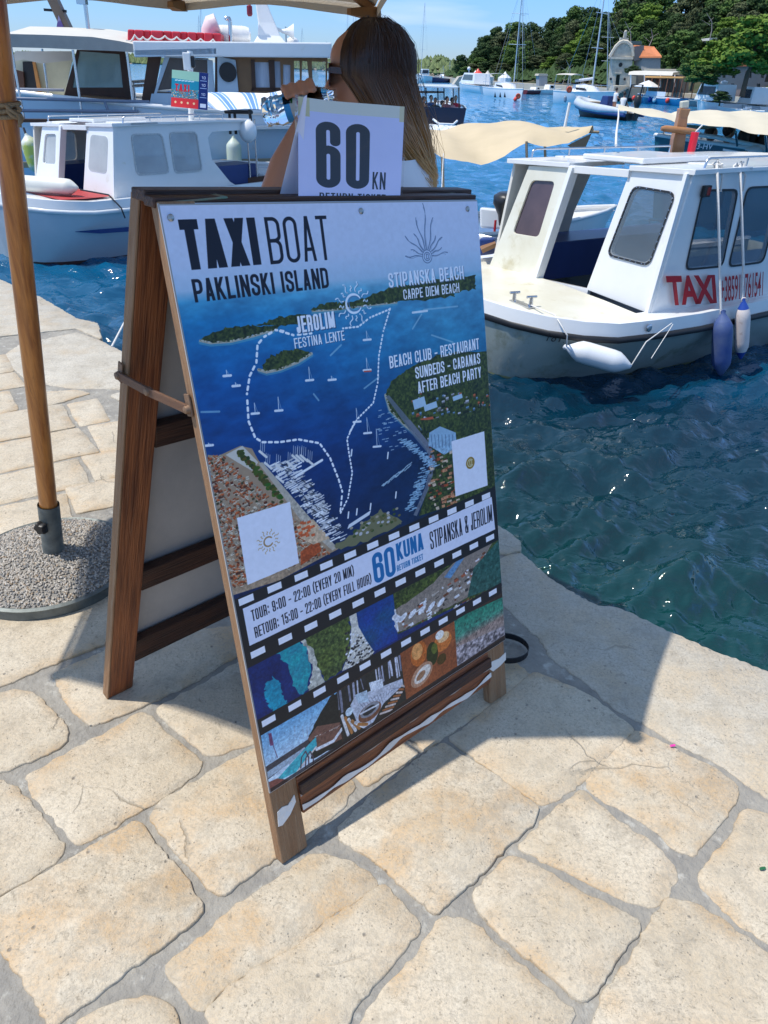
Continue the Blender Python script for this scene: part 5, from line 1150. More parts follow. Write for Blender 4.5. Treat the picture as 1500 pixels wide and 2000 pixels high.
# t-shirt
tee = MB(); tt = [(z+.006, a+.018, b+.018) for z, a, b in torso[:8]]; tt[0] = (tt[0][0]-.010, .082, .125)
rings = [ell(bx, by, z, a, b) for z, a, b in tt]; rings.append(ell(bx, by, torso[7][0]-.05, .130, .180))
wob = random.Random(3); rings = [[(x+.004*math.sin(j*1.3+i*.7), y+.004*math.cos(j*.9+i*1.1), z) for j, (x, y, z) in enumerate(r)] for i, r in enumerate(rings)]
tee.loft(rings, cap=False)
slv = shoul*.45+elbow*.55
for a, b, r0, r1 in ((shoul+np.array([.02, .03, .012]), shoul*.62+elbow*.38, .062, .060), (far_s+np.array([-.0, -.03, .016]), far_s+np.array([.02, .015, -.15]), .062, .058)): tee.tube([a, a*.5+b*.5+np.array([0, 0, .003]), b], [r0, (r0+r1)/2+.002, r1], 20, cap=False)
per.part('t_shirt', tee, M_TEE, smooth=70)
sh_ = MB(); sh_.loft([ell(bx, by, hipz+z, a, b) for z, a, b in ((.10, .118, .150), (.0, .132, .185), (-.07, .125, .185))], cap=False)
for s_ in (-1, 1): sh_.tube([(bx, by+.088*s_, hipz-.04), (bx, by+.090*s_, hipz-.20)], [.098, .092], 20, cap=False)
per.part('shorts', sh_, M_SHORT, smooth=60)
for s_ in (-1, 1): per.part('shoe', MB().loft([[(bx+x, by+.088*s_+y*w, z*h_+.0) for y, z in ((-.048, 0), (.048, 0), (.044, .03), (.03, .055), (-.03, .055), (-.044, .03))] for x, w, h_ in ((.075, .6, .9), (.05, .9, 1.2), (-.04, 1, 1.2), (-.13, 1.1, .8), (-.185, .7, .6))]), mat('white_shoe', (.7, .7, .7), .6), smooth=50)
# hair: a cap that hugs the skull, then many tapering locks down the back
def hair_mat():
    m = bpy.data.materials.new('long_hair'); m.use_nodes = True; t = m.node_tree; b = t.nodes['Principled BSDF']; L = t.links.new
    g = t.nodes.new('ShaderNodeAttribute'); g.attribute_name = 'along'; r = t.nodes.new('ShaderNodeValToRGB'); e = r.color_ramp; e.elements[0].color = (.050, .021, .010, 1); e.elements[0].position = .50; e.elements[1].color = (.68, .40, .15, 1); e.elements[1].position = 1
    x = e.elements.new(.64); x.color = (.115, .050, .020, 1); x = e.elements.new(.82); x.color = (.38, .19, .065, 1)
    L(g.outputs['Fac'], r.inputs[0]); L(r.outputs[0], b.inputs['Base Color']); b.inputs['Roughness'].default_value = .38; b.inputs['Specular IOR Level'].default_value = .55; return m
M_HAIR = hair_mat(); rh = random.Random(9); hv = MB(); along = []
HC = np.array(hc)
def skull(a, e):  # a around (0 = back, +x), e from the crown; larger than the head
    return HC+np.array([.024+.116*math.cos(a)*math.sin(e), .092*math.sin(a)*math.sin(e), .030+.104*math.cos(e)])
def lock(pts, r):
    k = len(hv.v); hv.tube(pts, r, 4); n = len(pts)
    for i in range(n): along.extend([i/(n-1)]*4)
tipc = P(836, 388, WY+.05)
N_ = 3600
for i in range(N_):
    a = rh.uniform(-2.3, 2.3); a = a if rh.random() < .75 else rh.uniform(-1.3, 1.3)
    part = rh.uniform(.0, .30); p0 = HC+np.array([-.045+rh.uniform(0, .12), rh.uniform(-.012, .012), .128])
    side = 1 if a > 0 else -1; fa = abs(a)
    x_ = -.050+.125*(1-fa/2.3)+rh.uniform(-.006, .006); pts = [HC+np.array([x_, side*.004, .127-14*max(0, -x_-.0)**2-7*max(0, x_-.02)**2])]
    for e in (.35, .6, .85, 1.1, 1.35, 1.6, 1.8): 
        q = skull(a, e); pts.append(q*1.0+np.array([0, 0, rh.uniform(-.003, .003)]))
    # fall to the back of the shoulders
    end = tipc+np.array([rh.uniform(-.012, .022), side*fa*.042+rh.uniform(-.015, .015), rh.uniform(-.05, .07)])
    st = pts[-1]
    for f in (.18, .38, .6, .82, 1.0):
        p = st*(1-f)+end*f+np.array([.006*math.sin(f*3.0), 0, 0]); p = p+np.array([rh.uniform(-.005, .005), rh.uniform(-.005, .005), 0])*f; pts.append(p)
    r = rh.uniform(.0010, .0025); lock(pts, [r*.8]+[r]*9+[r*.9, r*.6, r*.15])
for i in range(80):   # loose flyaway hairs
    a = rh.uniform(-2.2, 2.2); side = 1 if a > 0 else -1; lift = rh.uniform(1.01, 1.05); pts = []
    for e in (.3, .7, 1.1, 1.5): q = skull(a, e); pts.append(HC+(q-HC)*lift+np.array([rh.uniform(-.006, .006), rh.uniform(-.006, .006), rh.uniform(-.004, .004)]))
    end = tipc+np.array([rh.uniform(-.04, .045), rh.uniform(-.05, .05), rh.uniform(-.08, .12)]); st = pts[-1]
    for f in (.2, .45, .7, 1.0): pts.append(st*(1-f)+end*f+np.array([rh.uniform(-.016, .016)+.02*math.sin(f*3.1)*rh.uniform(-1, 1.4), rh.uniform(-.012, .012), 0]))
    lock([Vector(p) for p in pts], [.0005]*7+[.0002])
cap_ = MB(); rings = []
for e in np.linspace(.02, 1.75, 14):
    rings.append([skull(a, e)*1.0-np.array([0, 0, .004])+(HC-skull(a, e))*.045 for a in np.linspace(-2.2, 2.2, 30)])
k = len(hv.v); hv.loft(rings, close=False); 
for e in np.linspace(0, 1, 14): along.extend([e*.4]*30)
hv.xf(per.I); me = hv.mesh('hair', 80); at = me.attributes.new('along', 'FLOAT', 'POINT'); at.data.foreach_set('value', along); link('hair', me, M_HAIR, per.o)
# sunglasses
M_GLS = mat('dark_red_frame', (.06, .010, .014), .2, coat=.5); M_LENS = mat('dark_lens', (.02, .008, .010), .08)
gl = MB(); gz = .004
for s_ in (-1, 1):
    c = HC+np.array([-.088, s_*.034, gz]); outl = rpoly([c+np.array([.004*abs(y)*30, y*1.0*s_, z]) for y, z in ((-.030, .026), (.034, .028), (.033, -.022), (-.022, -.030))], .012)
    gl.plate([p for p in outl], (), .004, n=(-1, 0, 0))
    gl.beam(HC+np.array([-.084, s_*.062, gz+.012]), HC+np.array([.010, s_*.077, gz+.008]), .006, .014)
gl.beam(HC+np.array([-.092, -.010, gz+.012]), HC+np.array([-.092, .010, gz+.012]), .005, .006)
per.part('sunglasses', gl, M_GLS, smooth=40)
# ================================================================ the bottle in her hand
bt = Thing('water_bottle', 'crumpled clear plastic water bottle held up to drink', 'bottle', tuple(bA))
M_PET = mat('clear_plastic', (.93, .97, 1.0), .04, trans=1.0, ior=1.16); M_PET.node_tree.nodes['Principled BSDF'].inputs['Base Color'].default_value = (.93, .97, 1, 1)
for l in list(M_PET.node_tree.links):
    if l.to_socket.name == 'Base Color': M_PET.node_tree.links.remove(l)
BLn = np.linalg.norm(bB-bA)
prof = [(.0, .004), (.024, .0), (.032, .006), (.034, .014), (.031, .020), (.034, .026), (.031, .033), (.034, .040), (.033, .05), (.034, .09), (.034, .125), (.0325, .128), (.0325, .132), (.033, .138), (.026, .160), (.016, .180), (.0125, .190), (.0135, .192), (.0125, .196), (.0125, BLn)]
mb = MB(); rr_ = random.Random(4); k0 = 0
for (r0, z0) in prof: pass
rings = []
for r0, z0 in prof:
    ring = []
    for j in range(32):
        t = 2*math.pi*j/32; cr = 1+(.10*math.sin(t*3+z0*90)+.06*math.sin(t*5-z0*60)) * (1 if .005 < z0 < .06 else .12); ring.append(bA+bd*z0+(bup*math.cos(t)+bsd*math.sin(t))*max(.0005, r0)*cr)
    rings.append(ring)
mb.loft(rings); bt.part('shell', mb, M_PET, smooth=35)
lab = MB(); 
lc = Canvas(256, 120, (.74, .75, .72)); lc.ellipse(.36, .45, .075, .075, (.03, .32, .12)); lc.ellipse(.36, .42, .05, .03, (.12, .50, .20)); lc.poly([(.0, 0), (.28, 0), (.20, 1), (.0, 1)], (.25, .62, .86))
lc.line([(.60, .28), (.60, .62), (.575, .70), (.55, .66)], 4, (.62, .05, .12)); lc.line([(.57, .27), (.64, .25)], 4, (.62, .05, .12)); lc.line([(.70, .50), (.66, .50), (.65, .64), (.70, .66), (.71, .50), (.72, .68)], 3.4, (.62, .05, .12)); lc.line([(.77, .68), (.77, .50), (.82, .52), (.83, .68)], 3.4, (.62, .05, .12))
M_LAB = img_mat('bottle_label', np.clip(lc.a, 0, 1), .35)
lab.grid(lambda a, b: bA+bd*(.060+.062*a)+(bup*math.cos(-2.6+5.6*b)+bsd*math.sin(-2.6+5.6*b))*.0347, 4, 28); bt.part('label', lab, M_LAB, fix=False, smooth=60)
# ================================================================ small covered taxi boats
M_GEL = mat('white_gelcoat', (.78, .78, .77), .22, col2=(.70, .70, .68), nscale=2.5, coat=.4, dirt=((.62, .58, .48), 4, .64))
M_GELY = mat('yellowed_gelcoat', (.60, .56, .43), .35, col2=(.70, .68, .58), nscale=2.2, namt=.7, dirt=((.52, .47, .32), 3.5, .60))
M_HULLG = mat('grey_green_hull', (.42, .46, .41), .25, col2=(.34, .38, .34), nscale=2, coat=.4, dirt=((.24, .26, .19), 2.6, .55))
M_ANTI = mat('antifouling_red', (.16, .045, .04), .7, col2=(.05, .06, .04), nscale=8)
M_WLINE = mat('yellow_waterline_slime', (.34, .33, .16), .7, col2=(.2, .22, .1), nscale=12)
M_RUB = mat('black_rubber', (.018, .019, .022), .5)
M_STEEL = mat('stainless_steel', (.62, .63, .65), .18, metal=1)
M_VINYL = mat('clear_vinyl', (.10, .13, .16), .06, alpha=.50, spec=.8, col2=(.16, .20, .24), nscale=2.4, bump=.25, bscale=5)
M_VINYLM = mat('milky_vinyl', (.62, .65, .66), .25, alpha=.62, spec=.6, col2=(.42, .45, .46), nscale=2.4, bump=.25, bscale=6)
M_TINT = mat('purple_tinted_glass', (.060, .040, .050), .1, col2=(.11, .07, .08), nscale=4, spec=.6)
M_BLUEP = mat('dark_blue_paint', (.02, .045, .17), .35)
M_DECKR = mat('red_deck_paint', (.42, .05, .05), .6, bump=.2, bscale=90)
M_RED = mat('red_lettering', (.42, .008, .016), .4); M_BLKL = mat('black_lettering', (.02, .02, .022), .4)
M_CORD = mat('white_cord', (.72, .71, .68), .8, col2=(.55, .53, .50), nscale=90, bump=.3, bscale=200)
def taxi_hull(k=1.0, fb=0.0):
    """stations along s (aft): half breadth at the sheer, at the waterline"""
    sheer = [(.47, .04), (.51, .30), (.60, .58), (.76, .86), (.97, 1.05), (1.23, 1.17), (1.6, 1.22), (2.1, 1.24), (3.1, 1.18), (4.4, 1.10), (5.6, .98)]
    wl = [(.60, .02), (.62, .21), (.67, .40), (.77, .56), (.95, .68), (1.23, .78), (1.65, .86), (2.2, .90), (3.1, .90), (4.4, .85), (5.5, .74)]
    return [(a*k, b*k, c*k, d*k) for (a, b), (c, d) in zip(sheer, wl)]
def ring_at(st, z_sh, levels, sg):
    a, b, c, d = st; out = []
    for f, z in levels:   # f 0 = waterline, 1 = sheer
        bulge = .06*math.sin(math.pi*min(1, max(0, f))); out.append((c+(a-c)*f, sg*(d+(b-d)*f+bulge*min(1, b)), z))
    return out
def taxi_boat(name, label, loc, rz, k, fb, opts):
    """frame: x runs aft from the bow, -y is the side shown to the quay, z from the water"""
    T = Thing(name, label, 'boat', loc, rz); st = taxi_hull(k); zs = lambda i: (fb+.075*max(0, (5-i))/5)  # height of the rubbing strake
    def side(mb, f0, f1, z0, z1, out=0):
        for sg in (-1, 1):
            r = []
            for i, s_ in enumerate(st):
                h = zs(i); rr = []
                for j in range(5):
                    f = f0+(f1-f0)*j/4; a, b, c, d = s_; z = (h*f if f >= 0 else f*.35); 
                    b2 = d+(b-d)*(f**1.35 if f > 0 else f)+.05*k*math.sin(math.pi*min(1, max(0, f)))*min(1, b*2)
                    if f < 0: b2 = max(.01, d*(1+f))
                    rr.append((c+(a-c)*max(f, -.2)+out*0, sg*(b2+out), z))
                r.append(rr)
            mb.loft(r, close=False, cap=False)
    hull = MB(); side(hull, .10, 1.0, 0, 0)
    # stem and transom
    def tr(i, f0, f1):
        a, b, c, d = st[i]; h = zs(i); pts = []
        for j in range(5):
            f = f0+(f1-f0)*j/4; pts.append((c+(a-c)*f, d+(b-d)*(f**1.35 if f > 0 else 0)+.05*k*math.sin(math.pi*min(1, max(0, f)))*min(1, b*2), h*f if f >= 0 else f*.35))
        return pts
    for i in (0, -1):
        p = tr(i, .10, 1.0); hull.loft([[(x, y, z) for x, y, z in p], [(x, -y, z) for x, y, z in p]], close=False, cap=False)
    T.part('hull', hull, opts['hull'], world=False, smooth=50, fix=False)
    wlm = MB(); side(wlm, .04, .10, 0, 0); p = tr(0, .04, .1); wlm.loft([[(x, y, z) for x, y, z in p], [(x, -y, z) for x, y, z in p]], close=False, cap=False); T.part('boot_stripe', wlm, opts.get('boot', M_WLINE), world=False, fix=False)
    bot = MB(); side(bot, -1, .04, 0, 0); p = tr(0, -1, .04); bot.loft([[(x, y, z) for x, y, z in p], [(x, -y, z) for x, y, z in p]], close=False, cap=False); T.part('bottom', bot, M_ANTI, world=False, fix=False)
    def railpts(o, z): 
        L = [(a-.0, -(b+o), z+zs(i)) for i, (a, b, c, d) in enumerate(st)]; return L[::-1]+[(a, b+o, z+zs(i)) for i, (a, b, c, d) in enumerate(st)]
    # black strake, white upper strake, toe rail, deck
    rub = MB(); P0 = railpts(.012, 0)
    rub.loft([[(x, y-o*(1 if y > 0 else -1), z+dz) for o, dz in ((0, -.026), (-.020, -.018), (-.024, 0), (-.020, .018), (0, .026))] for x, y, z in P0], cap=True); T.part('rubbing_strake', rub, opts['rub'], world=False, smooth=60)
    up = MB(); up.loft([[(x, y*1.0, z+.024) , (x+.015, y*.985, z+.125), (x+.035, y*.955, z+.128), (x+.04, y*.95, z+.10)] for x, y, z in railpts(0, 0)], close=False, cap=False); T.part('upper_strake', up, opts['cabin'], world=False, smooth=50, fix=False)
    dk = MB(); dz = .100; Lp = [(a+.04, b*.955) for a, b, c, d in st]
    dk.loft([[(x, -y, fb+dz), (x, -y*.5, fb+dz+.025*k), (x, 0, fb+dz+.035*k), (x, y*.5, fb+dz+.025*k), (x, y, fb+dz)] for x, y in Lp if x < 1.75*k], close=False, cap=False); T.part('foredeck', dk, opts['deck'], world=False, smooth=60, fix=False)
    sd = MB()
    for sg in (-1, 1): sd.loft([[(x, sg*y, fb+dz), (x, sg*min(y, .93*k), fb+dz+.002)] for x, y in Lp if x > 1.35*k], close=False, cap=False)
    T.part('side_deck', sd, opts['cabin'], world=False, fix=False)
    fl = MB().box((3.5*k, 0, .22*k), (4.0*k, 1.7*k, .04)); T.part('cockpit_floor', fl, mat('grey_floor', (.4, .42, .44), .7), world=False)
    Z0 = fb+.09; H = opts.get('H', 1.08)*k; C = lambda s_, t_, z_: Vector((s_*k+opts.get('skew', 0)*t_*k, -t_*k, Z0+z_*H+.05*(t_-.95)*z_*k))  # z_ 0..1
    # front wall: 1.62 at the foot, leaning back; t from -.95 to .99
    F = lambda t_, z_: C(1.66+.13*z_, t_, z_); n = (F(1, 0)-F(-1, 0)).cross(F(0, 1)-F(0, 0)); n = n if n.x < 0 else -n
    th = .045
    fwl = MB().plate([F(-.95, 0), F(-.33, .01), F(-.20, .985), F(-.70, .97), ][::1], [rpoly([F(-.73, .37), F(-.40, .38), F(-.35, .86), F(-.63, .85)], .05*k)], th, n)
    T.part('front_panel', fwl, opts['left'], world=False, bevel=.004)
    T.part('window', MB().plate(rpoly([F(-.73, .37), F(-.40, .38), F(-.35, .86), F(-.63, .85)], .05*k), (), .006, n).xf(Matrix.Translation(-Vector(n).normalized()*.016)) or None, opts['lglass'], world=False) if False else None
    w_ = MB().plate(rpoly([F(-.74, .365), F(-.39, .375), F(-.34, .865), F(-.635, .855)], .05*k), (), .006, n); w_.v = [tuple(Vector(v)-Vector(n).normalized()*.018) for v in w_.v]; T.part('window', w_, opts['lglass'], world=False)
    fwr = MB().plate([F(.28, .05), F(.98, 0), F(.99, 1.0), F(.41, .99)], [rpoly([F(.42, .37), F(.82, .355), F(.87, .85), F(.50, .87)], .07*k)], th, n); T.part('front_panel', fwr, opts['cabin'], world=False, bevel=.004)
    w_ = MB().plate(rpoly([F(.41, .36), F(.83, .345), F(.88, .86), F(.49, .88)], .07*k), (), .005, n); w_.v = [tuple(Vector(v)+Vector(n).normalized()*.004) for v in w_.v]; wo = T.part('window', w_, opts['glass'], world=False)
    def frame(pts, wd, m, nn, parent, r=.07):
        o_ = rpoly(pts, r*k); c = sum((Vector(p) for p in o_), Vector())/len(o_); i_ = [p+(c-p).normalized()*wd for p in o_]
        f = MB().plate(o_, [i_], .006, nn); f.v = [tuple(Vector(v)+Vector(nn).normalized()*.0102) for v in f.v]; fo = T.part('frame', f, m, world=False, parent=parent)
        return o_, i_
    def rivets(o_, i_, nn, parent, step=2):
        rv = MB(); mids = [(a+b)/2 for a, b in zip(o_, i_)]; L = 0; last = mids[0]
        tot = []
        for a, b in zip(mids, mids[1:]+mids[:1]):
            nseg = max(1, int((b-a).length/(.055*k)))
            for j in range(nseg): tot.append(a+(b-a)*j/nseg)
        for p in tot[::step if len(tot) > 60 else 1]:
            if (p-last).length < .03*k: continue
            last = p; rv.lathe([(.0001, .004), (.005, .003), (.006, 0)], 6, p+Vector(nn).normalized()*.0105, nn)
        T.part('rivets', rv, M_STEEL, world=False, parent=parent, kind='stuff')
    if opts.get('frames'):
        o_, i_ = frame([F(.40, .35), F(.84, .335), F(.89, .87), F(.48, .89)], .018, M_RUB, n, wo); rivets(o_, i_, n, wo)
    # door jamb and sill
    T.part('door_jamb', MB().beam(F(-.30, .0), F(-.17, .985), .05*k, .09*k, up=(1, 0, 0)), opts['cabin'], world=False, bevel=.004)
    T.part('lintel', MB().beam(F(-.20, .97), F(.42, .97), .05*k, .06*k, up=(0, 0, 1)), opts['cabin'], world=False, bevel=.004)
    T.part('front_sill', MB().plate([F(-.33, .0), F(.30, .0), F(.30, .06), F(-.33, .03)], (), th, n), opts['cabin'], world=False)
    # side walls
    S0, S1 = 1.66+.0, 4.6; SW = lambda s_, z_, t_: Vector((s_*k+opts.get('skew', 0)*t_*k*max(0, (2.4-s_)), -t_*k, Z0+z_*H+.05*(t_-.95)*z_*k))
    for sg, t_ in ((-1, .97), (1, -.95)):
        nn = Vector((0, sg, 0)); wins = [[(2.06, .32), (2.56, .31), (2.51, .865), (2.05, .875)], [(2.66, .30), (3.12, .30), (3.08, .87), (2.64, .875)], [(3.24, .30), (3.70, .30), (3.68, .87), (3.22, .87)]]
        kx = .96 if sg > 0 else 1.0
        if opts.get('cut'):   # open quarter behind the second window
            wins = wins[:2]; outl = [SW(1.66+opts.get('skew', 0)*0, 0, t_), SW(3.75, 0, t_), SW(3.62, .08, t_), SW(3.32, .45, t_), SW(3.28, .78, t_), SW(3.36, .86, t_), SW(3.95, .87, t_), SW(3.98, 1.0, t_), SW(1.79, 1.0, t_)]
        else: outl = [SW(1.66, 0, t_), SW(S1, 0, t_), SW(S1, 1, t_), SW(1.79, 1, t_)]
        if sg < 0: holes = [rpoly([SW(a, b, t_) for a, b in w], .07*k) for w in wins]
        else: wins = [[(1.98, .36), (2.36, .36), (2.40, .86), (2.10, .86)], [(2.70, .30), (3.05, .30), (3.10, .87), (2.78, .87)]]; outl = [SW(1.66, 0, t_), SW(2.40, 0, t_), SW(2.50, .15, t_), SW(2.56, .5, t_), SW(2.75, .95, t_), SW(S1, .95, t_), SW(S1, 1, t_), SW(1.79, 1, t_)] if not opts.get('cut') else outl; wins = wins[:1]; holes = [rpoly([SW(a, b, t_) for a, b in w], .07*k) for w in wins]
        T.part('side_panel', MB().plate(outl, holes, .035, nn), opts['cabin'] if sg < 0 else mat('cream_inside', (.66, .63, .56), .6), world=False, bevel=.003)
        for w in wins:
            c = (sum(a for a, b in w)/4, sum(b for a, b in w)/4); wp = [SW(c[0]+(a-c[0])*1.03, c[1]+(b-c[1])*1.03, t_)+nn*.004 for a, b in w]
            wo = T.part('window', MB().plate(rpoly(wp, .07*k), (), .005, nn), opts['glass'], world=False)
            if opts.get('frames') and sg < 0: o_, i_ = frame([SW(c[0]+(a-c[0])*1.06, c[1]+(b-c[1])*1.05, t_) for a, b in w], .018, M_RUB, nn, wo)
            elif sg < 0:
                o_, i_ = frame([SW(c[0]+(a-c[0])*1.05, c[1]+(b-c[1])*1.05, t_) for a, b in w], .020, mat('milky_trim', (.55, .56, .55), .4), nn, wo); rivets(o_, i_, nn, wo)
    # roof
    R = lambda s_, t_, z_: C(s_, t_, z_); rf = MB(); q = []
    s_front = 1.78; s_end = 4.7 if not opts.get('cut') else 4.05
    for z_, e in ((1.0, .0), (1.035, .0), (1.06, -.05)): pass
    T.part('roof', MB().loft([[(C(s_, t_, 1.0)+Vector((0, 0, dz_))) for t_, dz_ in ((-1.0, 0), (-1.0, .030), (-.6, .040), (0, .044), (.6, .040), (1.02, .030), (1.02, 0))] for s_ in (s_front+(.62 if not opts.get('cut') else .25), 3, s_end)]), opts['cabin'], world=False, bevel=.004)
    T.part('roof_front', MB().loft([[(C(s_, t_, 1.0)+Vector((0, 0, dz_))) for s_, dz_ in ((s_front-.02, -.01), (s_front-.02, .03), (s_front+.66, .035), (s_front+.66, 0))] for t_ in (.42, .7, 1.02)]), opts['cabin'], world=False, bevel=.004)
    T.part('roof_front', MB().loft([[(C(s_, t_, 1.0)+Vector((0, 0, dz_))) for s_, dz_ in ((s_front-.02, -.02), (s_front-.02, .02), (s_front+.66, .025), (s_front+.66, -.01))] for t_ in (-.96, -.6, -.2)]), opts['cabin'], world=False, bevel=.004)
    hatch = [C(1.92, -.22, 1.045), C(1.86, .46, 1.035), C(2.66, .46, 1.04), C(2.72, -.22, 1.055)]
    T.part('roof_hatch', MB().hexa([v for v in hatch], [v+Vector((0, 0, .045*k)) for v in hatch]), opts['cabin'], world=False, bevel=.01)
    def hrail(t_, s0, s1): 
        mb = MB(); z = 1.0; pts = [C(s0, t_, z)+Vector((0, 0, .03)), C(s0+.01, t_, z)+Vector((0, 0, .085)), C(s0+.05, t_, z)+Vector((0, 0, .10)), C(s1, t_, z)+Vector((0, 0, .10)), C(s1, t_, z)+Vector((0, 0, .03))]; mb.tube(pts, .010, 8)
        for f in (.25, .5, .75): a = C(s0+(s1-s0)*f, t_, z); mb.tube([a+Vector((0, 0, .03)), a+Vector((0, 0, .10))], .008, 8)
        T.part('grab_rail', mb, M_STEEL, world=False, smooth=60)
    hrail(.93, 1.98, 4.0 if not opts.get('cut') else 3.6); hrail(-.90, 2.0, 3.9)
    # seat locker inside
    T.part('seat', MB().box(tuple(C(3.1, .70, .10)), (2.2*k, .42*k, .38*k)), M_BLUEP, world=False, bevel=.01); T.part('seat', MB().box(tuple(C(2.9, -.70, .12)), (2.2*k, .42*k, .36*k)), M_BLUEP, world=False, bevel=.01)
    T.C, T.F, T.SW, T.k, T.fb, T.st, T.zs = C, F, SW, k, fb, st, zs
    return T
def l2w(T, v): return np.array(T.M @ Vector(v))
def bitts(T, s_, t_, m):
    mb = MB()
    for ds in (-.0, .17): 
        c = Vector((s_+ds*.25, -t_-ds, T.fb+.125)); mb.tube([c, c+Vector((0, 0, .085))], [.020, .014], 10); mb.tube([c+Vector((-.045, .01, .082)), c+Vector((.045, -.01, .082))], .011, 10)
    mb.box((s_+.02, -t_-.085, T.fb+.13), (.07, .26, .01)); T.part('mooring_bitts', mb, m, world=False, smooth=50)
def fender(name, label, p_top, p_bot, r, m, mend=None, group=None, lie=None, cat='fender'):
    a, b = np.array(p_top, float), np.array(p_bot, float); L = np.linalg.norm(b-a); T = Thing(name, label, cat, tuple(b), 0, group); ax = unit(b-a)
    pr = [(r*.16, -.07), (r*.22, -.045), (r*.34, -.03), (r*.72, .02), (r*.95, .06), (r, .11), (r*1.0, L-.11), (r*.95, L-.06), (r*.72, L-.02), (r*.34, L+.03), (r*.2, L+.05), (.002, L+.055)]
    T.part('body', MB().lathe(pr, 24, a, ax), m, smooth=60)
    if mend:
        T.part('end_cap', MB().lathe([(q*1.006+.0005, z) for q, z in pr[:4]], 24, a, ax), mend, smooth=60); T.part('end_cap', MB().lathe([(q*1.006+.0005, z) for q, z in pr[8:]], 24, a, ax), mend, smooth=60)
    T.part('eye', MB().tube([a-ax*.055+np.array([.018*math.cos(t), 0, .018*math.sin(t)]) for t in np.linspace(0, 6.28, 12)], .005, 6), m)
    return T
def rope(name, label, pts, r, m=None, group=None):
    return solo(name, MB().tube(pts, r, 6), m or M_CORD, label, 'rope', smooth=80, group=group)
# ---- the near taxi boat, right
tb = taxi_boat('taxi_boat', 'white covered taxi boat with red TAXI lettering and grey green hull moored by the quay', (.15, 6.15, WATER), math.radians(31), 1.0, .50,
    dict(hull=M_HULLG, rub=M_RUB, cabin=M_GEL, left=M_GELY, deck=M_GELY, glass=M_VINYL, lglass=M_TINT, frames=True, skew=.13))
bitts(tb, .86, .30, M_STEEL)
Lp = lambda s_, t_, z_: l2w(tb, (s_, -t_, z_))
def spx(x, y, t=.99): return onplane(x, y, Lp(2, t, 0), Lp(0, t, 0)-Lp(0, 0, 0))
q0, q1, q2 = spx(1304, 596), spx(1397, 591), spx(1297, 538)
letters('TAXI', M_RED, tb, 'lettering', q0, q1, q2, off=.018, track=.92, bold=.035)
q0, q1, q2 = spx(1404, 590), spx(1486, 577), spx(1404, 540)
letters('+385919761541', M_RED, tb, 'lettering', q0, q1, q2, off=.018, track=.92, bold=.008)
hp = lambda x, y, t=1.02: onplane(x, y, Lp(1.2, t, .3), unit(Lp(0, 1, 0)-Lp(0, 0, 0)*1.0+(Lp(-.35, 0, 0)-Lp(0, 0, 0))))
q0, q1, q2 = hp(1064, 664), hp(1128, 670), hp(1066, 648)
letters('181HV', M_BLKL, tb, 'registration', q0, q1, q2, off=.03, font_shear=.3, track=1.1)
tb.part('side_light', MB().box((2.10, -.985-.012, .59+.88*1.08), (.085, .03, .085)), M_BLKP, world=False, bevel=.006); tb.part('light_lens', MB().box((2.115, -1.006, .59+.88*1.08), (.04, .02, .06)), mat('red_lens', (.25, .02, .02), .2), world=False, bevel=.004)
tb.part('vent', MB().lathe([(.001, .004), (.018, .004), (.030, .002), (.032, 0)], 20, tuple(Vector((1.52, -1.215, .575))), (0, -1, .1)), M_STEEL, world=False, smooth=40)
M_FWHITE = mat('white_fender', (.74, .75, .76), .3, col2=(.62, .64, .66), nscale=6, dirt=((.5, .48, .42), 9, .66)); M_FBLUE = mat('blue_fender', (.045, .085, .26), .5, col2=(.10, .14, .27), nscale=7, namt=.7); M_FPINK = mat('faded_fender', (.66, .56, .52), .55, col2=(.74, .68, .64), nscale=9, dirt=((.40, .28, .22), 10, .6)); M_FDB = mat('fender_dark_blue', (.02, .07, .36), .4)
fa, fb_ = P(1118, 682, 5.70), P(1220, 712, 5.62)
fender('fender', 'white fender hanging flat under the bow of the taxi boat', fa, fb_, .088, M_FWHITE)
c0 = l2w(tb, (.90, -.44, .64)); edge = l2w(tb, (.84, -.84, .66)); rope('fender_line', 'thin line from the bow bitts down to the white fender', [c0, edge, P(1108, 655, 5.62), fa-unit(fb_-fa)*.05], .006)
edge = l2w(tb, (1.72, -1.26, .60)); rope('fender_line', 'thin line from the rail down to the right end of the white fender', [edge, P(1262, 668, 5.55), fb_+unit(fb_-fa)*.05], .005)
rope('frayed_rope', 'short frayed cord end dangling from the rail beside the white fender', [edge+np.array([.0, -.03, 0]), P(1272, 700, 5.5)], .003)
yb, yp = spx(1410, 600, 1.28)[1], spx(1449, 600, 1.28)[1]
